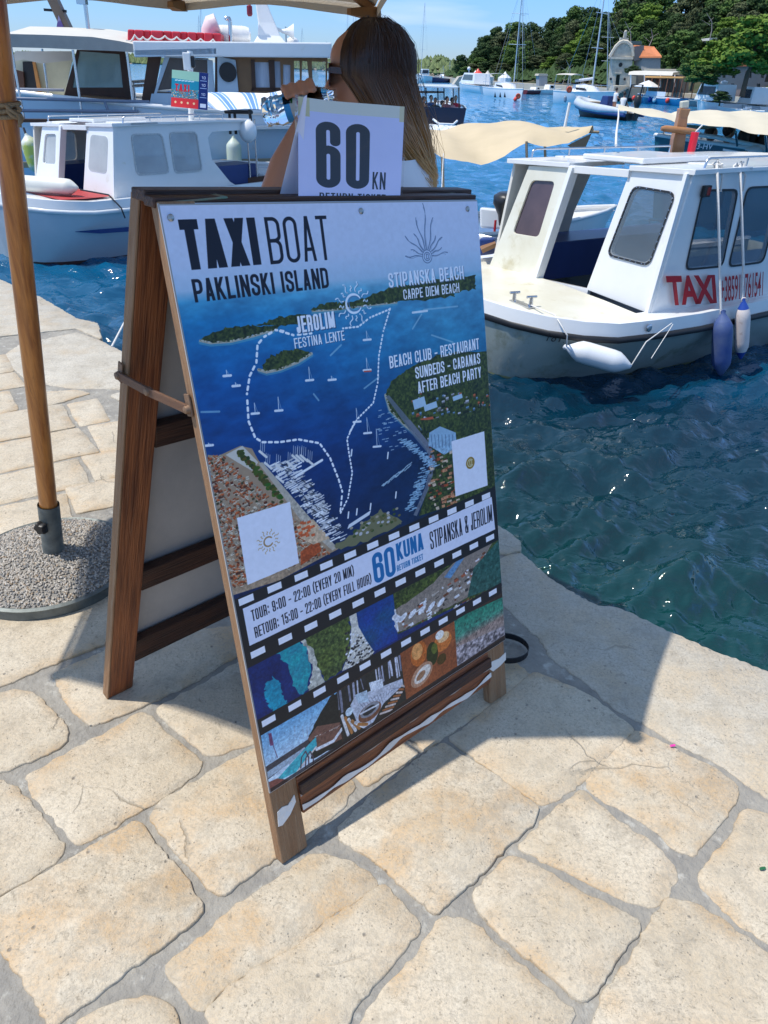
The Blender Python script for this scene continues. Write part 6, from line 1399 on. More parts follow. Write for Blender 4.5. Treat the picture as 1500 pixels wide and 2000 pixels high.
for (x0, x1, yt, yb_, r, m, me_, lab, Yq) in ((1412, 1408, 622, 722, .082, M_FBLUE, M_FBLUE, 'big blue fender hanging from the roof rail of the taxi boat', yb), (1452, 1447, 598, 690, .062, M_FPINK, M_FDB, 'smaller faded pink fender with blue ends hanging from the roof rail', yp)):
    a, b = P(x0, yt, Yq), P(x1, yb_, Yq); fender('fender', lab, a, b, r, m, me_)
    top = l2w(tb, (0, 0, 0)); xr = 1398 if x0 < 1440 else 1443
    tp_ = spx(xr, 327, .94); rope('fender_rope', 'twisted rope holding the %s fender from the roof rail' % ('big blue' if x0 < 1440 else 'faded pink'), [tp_+np.array([0, 0, .03]), spx(xr+3, 340, 1.03), spx(x0-6 if x0 < 1440 else x0, 520, 1.16), a-np.array([0, 0, .05])], .011)
    kn = MB(); rk_ = random.Random(int(x0)); kn.tube([tp_+np.array([rk_.uniform(-.05, .05), rk_.uniform(-.03, .03), rk_.uniform(0, .05)]) for _ in range(16)], .009, 6); kn.tube([tp_, tp_+np.array([.05, -.05, -.05]), tp_+np.array([.065, -.05, -.17])], .009, 6)
    solo('rope_knot', kn, M_CORD, 'knot of the %s fender rope on the roof rail' % ('blue' if x0 < 1440 else 'pink'), 'rope knot', smooth=80)
# ---- the second taxi boat, left
lb = taxi_boat('taxi_boat', 'white covered boat with milky windows and red foredeck moored at the left', (-5.31, 9.30, WATER), math.radians(52), .98, .68,
    dict(hull=mat('pale_grey_hull', (.62, .66, .68), .25, col2=(.54, .58, .61), nscale=2, coat=.4), rub=M_GEL, cabin=M_GEL, left=M_GEL, deck=M_GEL, glass=M_VINYLM, lglass=M_VINYLM, H=.84, cut=True, boot=M_ANTI))
lq = lambda x, y, t=.86: onplane(x, y, l2w(lb, (2, -t, 0)), l2w(lb, (0, -t, 0))-l2w(lb, (0, 0, 0)))
a, b = lq(122, 452, 1.0), lq(262, 462, 1.0)
lb.part('blue_stripe', MB().loft([[p+np.array([0, 0, dz]) for dz in (-.028*w, .028*w)] for p, w in ((l2w(lb, (1.02, -.97, .46)), .1), (l2w(lb, (1.25, -1.145, .46)), .9), (l2w(lb, (1.7, -1.235, .45)), 1), (l2w(lb, (2.4, -1.25, .44)), 1))], close=False, cap=False), M_BLUEP, fix=False)
lb.part('deck_patch', MB().loft([[(x, y0, .68+.10+.036), (x, y1, .68+.10+.032)] for x, y0, y1 in ((.98, .10, -.82), (1.25, .10, -.92), (1.62, .10, -.94))], close=False, cap=False), M_DECKR, world=False, fix=False, label='red painted patch on the foredeck')
fender('fender', 'long white fender lying on the foredeck of the left boat', l2w(lb, (.86, .10, .93)), l2w(lb, (1.25, -.72, .92)), .095, mat('cream_fender', (.70, .69, .62), .45, col2=(.6, .6, .55), nscale=6))
rope('mooring_line', 'dark mooring line hanging over the side of the left boat', [l2w(lb, (1.28, -.80, .90)), l2w(lb, (1.46, -1.12, .86)), l2w(lb, (1.52, -1.26, .72)), l2w(lb, (1.54, -1.28, .60))], .010, mat('dark_rope', (.03, .03, .04), .9))
lb.part('nav_lamp', MB().box(tuple(lq(270, 266)), (.05, .05, .07)), M_BLKP)
# sign on its pole, on the left boat's roof
px0, px1 = P(371, 240, 11.4), P(371, 100, 11.4)
sg = Thing('pole_sign', 'small coloured TAXI sign on a white pole above the left boat', 'sign', tuple(px0))
sg.part('pole', MB().tube([px0-np.array([0, 0, .25]), px1], .038, 12), M_GEL, smooth=50)
sg.part('lamp_bracket', MB().box(tuple(P(366, 120, 11.32)), (.10, .08, .20)), M_GEL, bevel=.01); sg.part('lamp', MB().box(tuple(P(377, 121, 11.32)), (.05, .06, .14)), M_BLKP, bevel=.02)
cs = [P(334, 208, 11.25), P(405, 215, 11.15), P(407, 143, 11.15), P(336, 136, 11.25)]
sg.part('sign_board', MB().hexa(cs, [p+np.array([0, .02, 0]) for p in cs]), M_GEL)
M_TS = img_mat('taxi_sign_print', paint_taxi_sign(), .4); cf = [p+np.array([-.0, -.004, 0]) for p in cs]
sg.part('sign_print', MB().grid(lambda a, b: (cf[0]*(1-a)+cf[1]*a)*(1-b)+(cf[3]*(1-a)+cf[2]*a)*b, 4, 4), M_TS, fix=False)
# ================================================================ big pale blue excursion boat behind the left taxi boat
class Pl:
    def __init__(s, x, y, deg): a = math.radians(deg); s.o = np.array([x, y, 0.0]); s.d = np.array([math.cos(a), math.sin(a), 0]); s.n = np.array([math.sin(a), -math.cos(a), 0])
    def __call__(s, px, py, back=0.0): return onplane(px, py, s.o-s.n*back, s.n)
    def poly(s, pts, back=0.0): return [s(x, y, back) for x, y in pts]
def slab(T, name, pl, pts, m, back=0, th=.05, holes=(), parent=None, label=None, bevel=0, smooth=None, rh=0):
    hs = [rpoly(pl.poly(h, back), rh) if rh else pl.poly(h, back) for h in holes]
    return T.part(name, MB().plate(pl.poly(pts, back), hs, th, pl.n), m, parent=parent, label=label, bevel=bevel, smooth=smooth)
def bars(T, name, segs, r, m, n=8, parent=None):
    for a, b in segs: T.part(name, MB().tube([a, b], r, n), m, smooth=60, parent=parent)
M_SKYB = mat('pale_blue_paint', (.50, .61, .70), .35, col2=(.44, .55, .64), nscale=1.2, coat=.25, dirt=((.42, .46, .48), 2.5, .63))
M_TAN = mat('tan_strake', (.36, .28, .18), .6); M_BRW = mat('brown_joinery', (.26, .135, .058), .5, col2=(.20, .10, .042), nscale=6); M_DBR = mat('dark_brown_wood', (.055, .022, .012), .5, col2=(.08, .035, .018), nscale=5)
M_CRM = mat('cream_panel', (.62, .60, .44), .6); M_GLD = mat('dim_glass', (.10, .11, .11), .08, alpha=.75, spec=.7); M_GREEN = mat('hazy_green_pane', (.24, .36, .33), .12, alpha=.8, col2=(.34, .44, .42), nscale=1.5)
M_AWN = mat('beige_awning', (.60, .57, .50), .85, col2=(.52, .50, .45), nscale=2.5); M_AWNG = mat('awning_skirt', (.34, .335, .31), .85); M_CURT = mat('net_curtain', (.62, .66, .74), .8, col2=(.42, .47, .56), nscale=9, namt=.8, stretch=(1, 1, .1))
M_REDB = mat('red_life_raft', (.62, .03, .05), .45, col2=(.52, .025, .04), nscale=3); M_ORW = mat('orange_wood', (.50, .22, .06), .5)
pl = Pl(-6.2, 14.2, 8)
tour = Thing('excursion_boat', 'long pale blue wooden excursion boat with brown cabins and a red raft on its roof', 'boat', tuple(np.array([-5.5, 16.2, WATER])))
# hull: lofted, bulwark line from the picture
def hull_loft(T, name, stem, stern, beam, fb0, fb1, m, draft=.4, n=14, full=.55, sheer_sag=.10, rake=.25, transom=.75, flare=.80, boot=None, parts=True, base=WATER):
    stem = np.array([stem[0], stem[1], base]); stern = np.array([stern[0], stern[1], base]); L = np.linalg.norm(stern-stem); d = (stern-stem)/L; s_ = np.array([d[1], -d[0], 0]); rings = []
    for i in range(n+1):
        f = i/n; hb = beam/2*(min(1, (f/full))**.62 if f < full else 1-(1-transom)*((f-full)/(1-full))**2); hb = max(hb, .015); h = fb0+(fb1-fb0)*f-sheer_sag*4*f*(1-f)*(1)
        wb = hb*(flare if f > .1 else flare*(.35+6.5*f)); off = -rake*(1-f)**4
        c = stem+d*L*f; q = []
        for sg in (1,):
            q = [c+d*off+s_*hb+np.array([0, 0, h]), c+d*off*.5+s_*(hb*.96)+np.array([0, 0, h*.6]), c+s_*wb+np.array([0, 0, .05]), c+s_*wb*.8+np.array([0, 0, -draft*.6]), c+np.array([0, 0, -draft]), c-s_*wb*.8+np.array([0, 0, -draft*.6]), c-s_*wb+np.array([0, 0, .05]), c+d*off*.5-s_*(hb*.96)+np.array([0, 0, h*.6]), c+d*off-s_*hb+np.array([0, 0, h])]
        rings.append(q)
    T.part(name, MB().loft(rings, close=False, cap=False).add(rings[-1], [tuple(range(9))]) if False else MB().loft(rings, close=False, cap=False), m, fix=False, smooth=60)
    tr = MB(); tr.add(rings[-1], [tuple(range(9))]); T.part('transom', tr, m)
    dk = MB(); dk.loft([[q[0]*.97+q[-1]*.03-np.array([0, 0, .06]), q[0]*.03+q[-1]*.97-np.array([0, 0, .06])] for q in rings], close=False, cap=False); T.part('deck', dk, M_GEL, fix=False)
    gw = MB(); 
    for k in (0, 8): gw.tube([q[k] for q in rings], .018+.006*beam, 6)
    T.part('gunwale', gw, boot or M_GEL, smooth=60)
    return rings, d, s_
hull_loft(tour, 'hull', pl(-160, 300, 1.9), pl(735, 300, 1.9), 3.9, 1.95, 1.55, M_SKYB, sheer_sag=.12, transom=.9, flare=.9)
tour.part('strake', MB().beam(pl(430, 317, -.1), pl(640, 312, -.1), .06, .09), M_TAN); tour.part('strake', MB().beam(pl(30, 322, -.1), pl(240, 320, -.1), .06, .09), M_TAN)
tour.part('rail_cap', MB().beam(pl(25, 235, -.04), pl(290, 238, -.04), .16, .05), M_DBR)
tour.part('rail_cap', MB().beam(pl(425, 250, -.04), pl(700, 246, -.04), .16, .05), M_GEL)
# wheelhouse (pale blue frame with dark windows)
B0 = .35
slab(tour, 'wheelhouse_wall', pl, [(284, 242), (322, 108), (415, 118), (424, 245)], M_SKYB, B0, .06, [[(306, 182), (331, 112), (405, 116), (406, 184)]])
slab(tour, 'window', pl, [(304, 184), (330, 110), (407, 114), (408, 186)], mat('brown_tinted_glass', (.075, .055, .048), .15, col2=(.13, .10, .09), nscale=2), B0+.03, .02)
slab(tour, 'corner_post', pl, [(274, 215), (289, 108), (315, 110), (296, 215)], M_DBR, B0+.1, .05)
slab(tour, 'door', pl, [(425, 184), (424, 109), (460, 117), (466, 180)], M_SKYB, B0-.06, .04, bevel=.01); 
dc = pl(445, 141, B0-.10); tour.part('porthole', MB().lathe([(.001, .01), (.145, .008), (.150, 0)], 24, dc, pl.n), M_BLKP)
slab(tour, 'door_frame', pl, [(419, 245), (420, 107), (426, 108), (427, 245)], M_DBR, B0-.03, .06)
slab(tour, 'cabin_wall', pl, [(424, 215), (424, 107), (640, 112), (638, 215)], M_BRW, B0, .05, [[(499, 171), (496, 121), (527, 122), (531, 171)], [(536, 171), (535, 120), (547, 120), (549, 171)], [(553, 169), (553, 126), (567, 127), (567, 170)], [(575, 172), (574, 119), (585, 119), (586, 172)], [(589, 172), (590, 119), (600, 120), (605, 172)], [(611, 170), (609, 120), (636, 121), (636, 170)]])
for q in ([(499, 172), (496, 120), (527, 121), (531, 172)], [(535, 172), (534, 119), (548, 119), (550, 172)], [(552, 170), (552, 125), (568, 126), (568, 171)]): slab(tour, 'curtained_window', pl, q, M_CURT, B0+.04, .02)
for q in ([(492, 178), (490, 116), (497, 116), (500, 172)], [(527, 172), (524, 117), (536, 117), (538, 178)], [(490, 178), (492, 171), (552, 172), (552, 178)]): slab(tour, 'window_frame', pl, q, M_DBR, B0-.02, .03)
for q in ([(611, 171), (609, 119), (637, 120), (637, 171)], [(574, 173), (573, 118), (606, 119), (606, 173)]): slab(tour, 'window', pl, q, mat('pane_glass', (.5, .6, .7), .03, alpha=.15, spec=.8), B0+.03, .006)
slab(tour, 'helm_seat', pl, [(578, 176), (580, 160), (600, 158), (604, 176)], M_BLKP, B0+1.0, .5)
slab(tour, 'lower_wall', pl, [(284, 245), (296, 183), (660, 190), (660, 250)], M_SKYB, B0-.01, .04)
# roof slab
rt = lambda x, y, b: pl(x, y, b)
def roofbox(name, near, depth, th, m, bevel=.02, drop=0):
    a = [pl(x, y, -.05) for x, y in near]; f = [p-pl.n*depth+np.array([0, 0, .0]) for p in a]; mb = MB(); mb.hexa([a[0], a[1], f[1], f[0]], [p+np.array([0, 0, th]) for p in (a[0], a[1], f[1], f[0])]); return tour.part(name, mb, m, bevel=bevel)
roofbox('roof', [(262, 110), (648, 113)], 3.2, .22, M_GEL); roofbox('roof_fascia', [(262, 112), (425, 108)], .05, .12, M_SKYB)
# awning over the after deck with its grey skirt
aw = MB(); near = [(8, 66), (90, 68), (180, 72), (232, 80), (270, 88)]
pts = [pl(x, y, 0) for x, y in near]; aw.loft([[p, p-pl.n*1.6+np.array([0, 0, .16]), p-pl.n*3.2+np.array([0, 0, 0])] for p in pts], close=False, cap=False); tour.part('awning', aw, M_AWN, fix=False, smooth=60)
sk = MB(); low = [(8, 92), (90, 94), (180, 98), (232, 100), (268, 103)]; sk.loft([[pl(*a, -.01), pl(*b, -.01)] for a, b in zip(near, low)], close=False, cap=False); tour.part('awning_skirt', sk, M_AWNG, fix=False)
# after cabin and deck furniture under the awning
slab(tour, 'cabin_end', pl, [(120, 205), (150, 97), (243, 100), (262, 205)], M_DBR, .9, .08, [[(141, 171), (155, 100), (233, 106), (240, 171)]])
slab(tour, 'window', pl, [(141, 172), (155, 99), (234, 105), (241, 172)], M_GREEN, .93, .02); slab(tour, 'window_inner', pl, [(165, 168), (168, 118), (226, 120), (222, 160)], mat('green_inner_pane', (.14, .26, .23), .2, col2=(.20, .36, .34), nscale=2), 1.3, .02)
slab(tour, 'cabin_side', pl, [(25, 190), (25, 110), (142, 112), (124, 192)], M_CRM, 2.2, .06); slab(tour, 'doorway_shade', pl, [(48, 195), (44, 120), (64, 120), (78, 195)], M_BLKP, 2.1, .05); slab(tour, 'door_post', pl, [(76, 195), (63, 120), (68, 120), (84, 195)], M_ORW, 2.05, .06); slab(tour, 'curtain', pl, [(20, 122), (30, 100), (140, 100), (140, 118), (80, 124), (45, 116)], M_AWN, 1.6, .02)  # the black sheet stands for the shade inside the door opening
slab(tour, 'opening_shade', pl, [(28, 200), (27, 135), (45, 140), (50, 200)], M_DBR, 2.0, .05)  # dark brown sheet in place of the shade within the opening
slab(tour, 'bench', pl, [(82, 205), (82, 186), (95, 186), (180, 200), (180, 210)], M_ORW, .7, .5); slab(tour, 'bench', pl, [(155, 200), (158, 187), (250, 195), (250, 206)], M_BRW, .5, .5)
slab(tour, 'deck_planking', pl, [(28, 236), (28, 196), (285, 200), (285, 238)], M_DBR, 1.0, .1)
bars(tour, 'awning_post', [(pl(21, 90, .05), pl(48, 237, .05)), (pl(142, 97, .05), pl(160, 222, .05)), (pl(248, 102, .05), pl(262, 220, .05)), (pl(82, 95, 2.0), pl(95, 190, 2.0))], .022, M_STEEL)
bars(tour, 'hand_rail', [(pl(24, 192, .03), pl(292, 199, .03)), (pl(36, 216, .03), pl(270, 218, .03)), (pl(20, 174, 1.4), pl(125, 176, 1.4)), (pl(204, 197, .03), pl(212, 220, .03))], .025, mat('blue_grey_rail', (.18, .22, .30), .4))
bars(tour, 'stern_rail', [(pl(258, 160, 2.5), pl(290, 158, 2.5)), (pl(258, 168, 2.5), pl(290, 166, 2.5)), (pl(260, 160, 2.5), pl(264, 200, 2.5)), (pl(288, 158, 2.5), pl(289, 190, 2.5))], .03, M_STEEL)
# leaning wooden mast with a furled flag, lamp pole
mp_ = [pl(95, -8, 1.8), pl(112, 30, 1.8), pl(146, 72, 1.8)]
tour.part('gaff', MB().beam(pl(98, -14, 1.8), pl(140, 74, 1.8), .26, .16), mat('grey_brown_spar', (.20, .15, .11), .6, col2=(.14, .10, .07), nscale=3)); tour.part('spreader', MB().beam(pl(86, 19, 1.75), pl(130, 22, 1.75), .05, .04), M_BLKP)
fl = MB(); fl.grid(lambda a, b: pl(114-a*8+b*(20), 30+b*40, 1.7+.05*math.sin(b*9+a*5))+pl.d*0, 4, 10); slab(tour, 'furled_flag', pl, [(114, 30), (108, 68), (130, 69), (121, 45)], mat('purple_flag', (.14, .10, .30), .8, col2=(.50, .45, .60), nscale=3, namt=.9), 1.65, .05)
bars(tour, 'lamp_pole', [(pl(166, 5, 1.5), pl(174, 70, 1.5))], .035, M_STEEL); tour.part('deck_lamp', MB().box(tuple(pl(160, 2, 1.5)), (.16, .14, .10)), M_STEEL)
# things on the roof
raft = Thing('life_raft_float', 'long red float block lashed with white rope on the boat roof', 'life float', tuple(pl(340, 92, .9)))
xs = [249, 262, 280, 294, 318, 335, 352, 366, 383, 398, 415, 432]
for i in range(11):
    x0, x1 = xs[i], xs[i+1]; y0 = 57+(x0-249)*.045; y1 = 57+(x1-249)*.045; b0_ = 90+(x0-249)*.035; b1_ = 90+(x1-249)*.035; ins = .0 if i % 2 else .07
    raft.part('block', MB().hexa([pl(x0, b0_, .3+ins), pl(x1, b1_, .3+ins), pl(x1, b1_, 1.6), pl(x0, b0_, 1.6)], [pl(x0, y0, .3+ins), pl(x1, y1, .3+ins), pl(x1, y1, .3+ins)-pl.n*1.3, pl(x0, y0, .3+ins)-pl.n*1.3]), M_REDB, bevel=.02)
def swag(pts): 
    out = []
    for a, b in zip(pts[:-1], pts[1:]): out += sag(pl(*a, .26), pl(*b, .26), .05, 6)[:-1]
    return out+[Vector(pl(*pts[-1], .26))]
raft.part('grab_line', MB().tube(swag([(247, 78), (263, 68), (279, 72), (296, 70), (322, 70), (345, 72), (368, 74), (392, 76), (416, 77), (436, 82)]), .014, 6), M_CORD, smooth=80)
can = Thing('life_raft_canister', 'ribbed white life raft canister with a rounded end on the boat roof', 'life raft', tuple(pl(440, 92, 1.0)))
ca, cb = pl(415, 66, 1.3), pl(490, 70, 1.3); Lc = np.linalg.norm(cb-ca); R_ = .42*np.linalg.norm(pl(420, 44, 1.3)-pl(420, 88, 1.3)); prof = [(R_*.5, 0), (R_*.85, .04), (R_, .14)]
for i in range(9): z = .18+(Lc-.36)*i/8; prof += [(R_, z), (R_*1.04, z+.02), (R_, z+.04)]
prof += [(R_, Lc-.1), (R_*.85, Lc-.03), (R_*.4, Lc)]
can.part('shell', MB().lathe(prof, 28, ca, cb-ca), M_GEL, smooth=40); can.part('cradle', MB().beam(pl(430, 92, 1.3), pl(485, 94, 1.3), .5, .16), M_GEL)
can.part('vent_cowl', MB().tube([pl(412, 92, 1.0), pl(412, 60, 1.0), pl(416, 50, 1.0), pl(425, 46, 1.0)], [.16, .17, .18, .16], 16), mat('pink_white_cowl', (.75, .62, .62), .5), smooth=60)
bars(can, 'pipe', [(pl(451, 95, .8), pl(449, 42, .8))], .035, M_STEEL); can.part('pipe_bend', MB().tube([pl(449, 42, .8), pl(447, 36, .8), pl(442, 35, .8), pl(440, 39, .8)], .035, 8), M_STEEL, smooth=60)
mst = Thing('radio_mast', 'white tapering radio mast standing on the boat roof', 'mast', tuple(pl(522, 95, 1.2)))
mst.part('mast', MB().loft([[p+pl.d*a*w+pl.n*b*w for a, b in ((-1, -1), (1, -1), (1, 1), (-1, 1))] for p, w in ((pl(530, 95, 1.2), .36), (pl(526, 70, 1.2), .20), (pl(521, 45, 1.2), .15), (pl(510, 5, 1.2), .10), (pl(508, -12, 1.2), .09))]), M_GEL, bevel=.02)
mst.part('base', MB().beam(pl(497, 95, 1.2), pl(548, 97, 1.2), .6, .10), M_GEL); mst.part('strut', MB().tube([pl(492, 92, 1.2), pl(520, 62, 1.2)], .02, 6), M_STEEL); mst.part('arm', MB().tube([pl(532, 54, 1.2), pl(556, 62, 1.2)], .03, 6), M_GEL); mst.part('horn', MB().lathe([(.03, 0), (.05, .1), (.13, .22)], 14, pl(550, 61, 1.2), pl.d), M_GEL, smooth=50)
bars(mst, 'aerial', [(pl(558, 52, 1.2), pl(560, 92, 1.2))], .016, M_STEEL)
solo('radar_dome', MB().ball(pl(571, 84, 1.4), (.13, .13, .10)).lathe([(.05, -.25), (.05, 0)], 10, pl(571, 86, 1.4)), M_GEL, 'small white satellite dome on the boat roof', 'radar dome', smooth=50)
solo('speaker_box', MB().hexa([pl(605, 101, .6), pl(630, 102, .6), pl(630, 102, 1.0), pl(605, 101, 1.0)], [pl(605, 88, .6), pl(630, 89, .6), pl(630, 89, .6)-pl.n*.4, pl(605, 88, .6)-pl.n*.4]), M_BLKP, 'black box on the boat roof near the woman', 'box')
solo('hanging_lamp', MB().tube([pl(488, -10, 1.0), pl(488, 22, 1.0)], .015, 6).lathe([(.03, 0), (.05, .03), (.05, .15), (.02, .17)], 12, pl(488, 32, 1.0)), mat('dark_red_lamp', (.20, .015, .03), .4), 'small dark red lamp hanging on a wire in front of the sky', 'lamp')
M_YF = mat('lime_fender', (.50, .56, .10), .5, col2=(.60, .62, .55), nscale=4, namt=.9)
fender('fender', 'yellow green fender hanging on the pale blue hull near the pole', pl(54, 270, -.28), pl(78, 335, -.28), .15, M_YF)
fender('fender', 'pale fender hanging on the hull right of the white cabin', pl(456, 275, -.28), pl(459, 338, -.28), .13, mat('pale_blue_fender', (.50, .58, .58), .5, col2=(.5, .56, .3), nscale=3))
rope('fender_line', 'dark line holding the yellow green fender', [pl(46, 250, -.2), pl(52, 266, -.28)], .02, mat('dark_line', (.02, .02, .03), .8))
# ---- open boat with a blue and white striped awning
def stripe_mat():
    m = bpy.data.materials.new('striped_canvas'); m.use_nodes = True; t = m.node_tree; b = t.nodes['Principled BSDF']; u = t.nodes.new('ShaderNodeUVMap'); w = t.nodes.new('ShaderNodeTexWave'); w.inputs['Scale'].default_value = 1.6; w.bands_direction = 'X'; t.links.new(u.outputs[0], w.inputs['Vector'])
    r = t.nodes.new('ShaderNodeValToRGB'); r.color_ramp.interpolation = 'CONSTANT'; e = r.color_ramp.elements; e[0].color = (.74, .74, .74, 1); e[1].position = .62; e[1].color = (.16, .30, .55, 1); x = e.new(.86); x.color = (.70, .72, .74, 1); x = e.new(.93); x.color = (.12, .26, .52, 1)
    t.links.new(w.outputs[0], r.inputs[0]); t.links.new(r.outputs[0], b.inputs['Base Color']); b.inputs['Roughness'].default_value = .85; return m
sp = Pl(-2.9, 11.9, 6); so_ = Thing('open_boat', 'small open boat under a blue and white striped awning', 'boat', (-2.2, 12.4, WATER))
near = [(400, 207), (432, 216), (478, 212), (520, 214), (565, 220), (600, 214)]; far = [(305, 178), (370, 182), (440, 184), (520, 186), (545, 178), (575, 184)]
mb = MB()
def awf(a, b):
    k = a*5; i = min(4, int(k)); f = k-i; n_ = np.array(sp(near[i][0]*(1-f)+near[i+1][0]*f, near[i][1]*(1-f)+near[i+1][1]*f, 0)); g = np.array(sp(far[i][0]*(1-f)+far[i+1][0]*f, far[i][1]*(1-f)+far[i+1][1]*f, 1.7)); p = n_*(1-b)+g*b; return p+np.array([0, 0, .10*math.sin(math.pi*b)])
mb.grid(awf, 20, 6); so_.part('awning', mb, stripe_mat(), fix=False, smooth=70)
bars(so_, 'awning_pole', [(sp(487, 214, .05), sp(493, 258, .05)), (sp(458, 216, .3), sp(461, 262, .3)), (sp(595, 214, .1), sp(600, 262, .1)), (sp(448, 218, .9), sp(450, 262, .9))], .022, M_BLKP)
bars(so_, 'cross_bar', [(sp(440, 218, .4), sp(492, 219, .1))], .026, M_BLKP)
hull_loft(so_, 'hull', sp(420, 300, .9), sp(650, 300, .9), 1.9, .95, .85, M_GEL, sheer_sag=.05, transom=.8)
bars(so_, 'stanchion', [(sp(482, 235, -.1), sp(489, 352, -.1)), (sp(497, 232, -.1), sp(503, 352, -.1))], .014, M_STEEL)
so_.part('float', MB().ball(sp(484, 256, -.2), (.13, .12, .15), 14, 10), M_GEL, smooth=60)
slab(so_, 'dark_sill', sp, [(440, 352), (520, 344), (520, 355), (440, 364)], M_DBR, -.12, .1)
# ================================================================ boats and awnings behind the right taxi boat
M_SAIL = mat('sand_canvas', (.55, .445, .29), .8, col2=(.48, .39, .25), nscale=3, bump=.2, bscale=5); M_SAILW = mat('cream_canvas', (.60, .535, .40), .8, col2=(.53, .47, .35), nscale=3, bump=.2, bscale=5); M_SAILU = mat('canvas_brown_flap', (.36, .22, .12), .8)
def canopy_px(T, name, P4, m, nu=14, nv=6, sagz=.12, wob=.03, seed=1, th=.0):
    a, b, c, d = [np.array(p) for p in P4]; r = random.Random(seed); ph = [r.uniform(0, 6) for _ in range(3)]
    return T.part(name, MB().grid(lambda s_, t_: (a*(1-s_)+b*s_)*(1-t_)+(d*(1-s_)+c*s_)*t_+np.array([0, 0, -sagz*4*s_*(1-s_)*(.4+.6*t_)*abs(1-t_*1.0)*1.6+wob*math.sin(s_*9+ph[0])*math.sin(t_*5+ph[1])]), nu, nv), m, fix=False, smooth=70)
ab = Thing('awning_boat', 'small boat almost hidden under a sand coloured canvas awning', 'boat', (1.9, 10.4, WATER))
ridge_l, ridge_m, ridge_r = P(815, 256, 12.0), P(972, 236, 11.6), P(1168, 258, 10.8)
fl_, fm_, fr_ = P(790, 322, 9.9), P(880, 310, 9.7), P(1140, 290, 10.0)
edge_n = [(780, 300, 9.8), (842, 296, 9.7), (868, 306, 9.6), (900, 318, 9.6), (940, 320, 9.7), (985, 306, 9.8), (1030, 279, 9.9), (1070, 284, 10.0), (1110, 283, 10.1), (1150, 258, 10.5)]
edge_f = [(780, 262, 12.2), (842, 255, 12.1), (868, 251, 12), (900, 245, 11.9), (940, 239, 11.7), (985, 236, 11.6), (1030, 240, 11.4), (1070, 246, 11.2), (1110, 250, 11.0), (1160, 255, 10.7)]
def awf2(a, b):
    k = a*9; i = min(8, int(k)); f = k-i; n_ = P(*edge_n[i])*(1-f)+P(*edge_n[i+1])*f; g = P(*edge_f[i])*(1-f)+P(*edge_f[i+1])*f; return n_*(1-b)+g*b+np.array([0, 0, .05*math.sin(math.pi*b)+.018*math.sin(a*23+b*6)])
ab.part('awning', MB().grid(awf2, 27, 8), M_SAIL, fix=False, smooth=70)
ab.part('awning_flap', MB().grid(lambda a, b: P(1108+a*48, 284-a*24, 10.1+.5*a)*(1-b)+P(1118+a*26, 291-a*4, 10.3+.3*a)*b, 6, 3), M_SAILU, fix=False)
bars(ab, 'awning_pole', [(P(1135, 257, 10.6), P(1170, 258, 10.6)), (P(1028, 276, 9.9), P(1030, 345, 9.9)), (P(864, 306, 9.6), P(866, 380, 9.6)), (P(1064, 282, 10.1), P(1066, 330, 10.1))], .016, M_TAN)
hull_loft(ab, 'hull', (3.1, 11.9), (-.4, 10.3), 1.5, .62, .5, M_GEL, sheer_sag=.08, transom=.8)
ob = Thing('motor_boat', 'small white boat with an outboard and blue seats behind the board', 'boat', (1.15, 8.4, WATER))
hull_loft(ob, 'hull', P(830, 470, 9.6), P(985, 470, 8.3), 1.35, .62, .55, M_GEL, sheer_sag=.02, transom=.9)
ob.part('locker', MB().hexa([P(938, 445, 8.3), P(980, 448, 8.2), P(984, 446, 8.8), P(942, 443, 8.8)], [P(937, 405, 8.3), P(979, 410, 8.2), P(984, 408, 8.8), P(942, 404, 8.8)]), M_GEL, bevel=.02)
ob.part('seat', MB().hexa([P(936, 500, 8.0), P(966, 496, 7.9), P(972, 492, 8.5), P(940, 494, 8.5)], [P(936, 466, 8.0), P(966, 464, 7.9), P(972, 462, 8.5), P(940, 463, 8.5)]), M_BLUEP, bevel=.02)
ob.part('wooden_thwart', MB().beam(P(940, 488, 7.9), P(968, 475, 7.9), .16, .04), M_BRW)
ob.part('outboard', MB().loft([ell(*(P(984, 420, 8.0)[:2]), z, a, b, 0, 16) for z, a, b in ((P(984, 440, 8)[2], .04, .05), (P(984, 420, 8)[2], .06, .08), (P(984, 398, 8)[2], .12, .16), (P(984, 383, 8)[2], .12, .16), (P(984, 376, 8)[2], .07, .10))]), M_BLKP, smooth=60)
bars(ob, 'oar_lock', [(P(968, 430, 8), P(966, 452, 8))], .012, M_RED)
# dark teal boat with people under the long cream awning
M_TEAL = mat('teal_paint', (.020, .130, .175), .3, col2=(.016, .105, .15), nscale=1.5, coat=.4)
tl = Thing('passenger_boat', 'dark teal boat with white rail carrying passengers under a long cream awning', 'boat', (6.5, 15.8, WATER))
hull_loft(tl, 'hull', P(1300, 300, 14.9), P(1900, 345, 14.2), 2.0, P(1330, 268, 14.5)[2]-WATER, P(1640, 318, 13.6)[2]-WATER, M_TEAL, sheer_sag=.05, transom=.8, full=.40, flare=.85)
tl.part('bow_platform', MB().hexa([P(1288, 268, 15.1), P(1325, 271, 14.9), P(1328, 270, 15.9), P(1290, 267, 15.8)], [P(1288, 265, 15.1), P(1325, 268, 14.9), P(1328, 267, 15.9), P(1290, 264, 15.8)]), M_GEL)
rl = [P(1330, 272, 14.6), P(1338, 263, 14.5), P(1352, 262, 14.4), P(1400, 268, 14.2), P(1470, 283, 14.0), P(1540, 298, 13.9)]; tl.part('white_rail', MB().tube(rl, .035, 8), M_GEL, smooth=60)
q0, q1, q2 = P(1354, 291, 13.55), P(1394, 292, 13.40), P(1354, 279, 13.55)
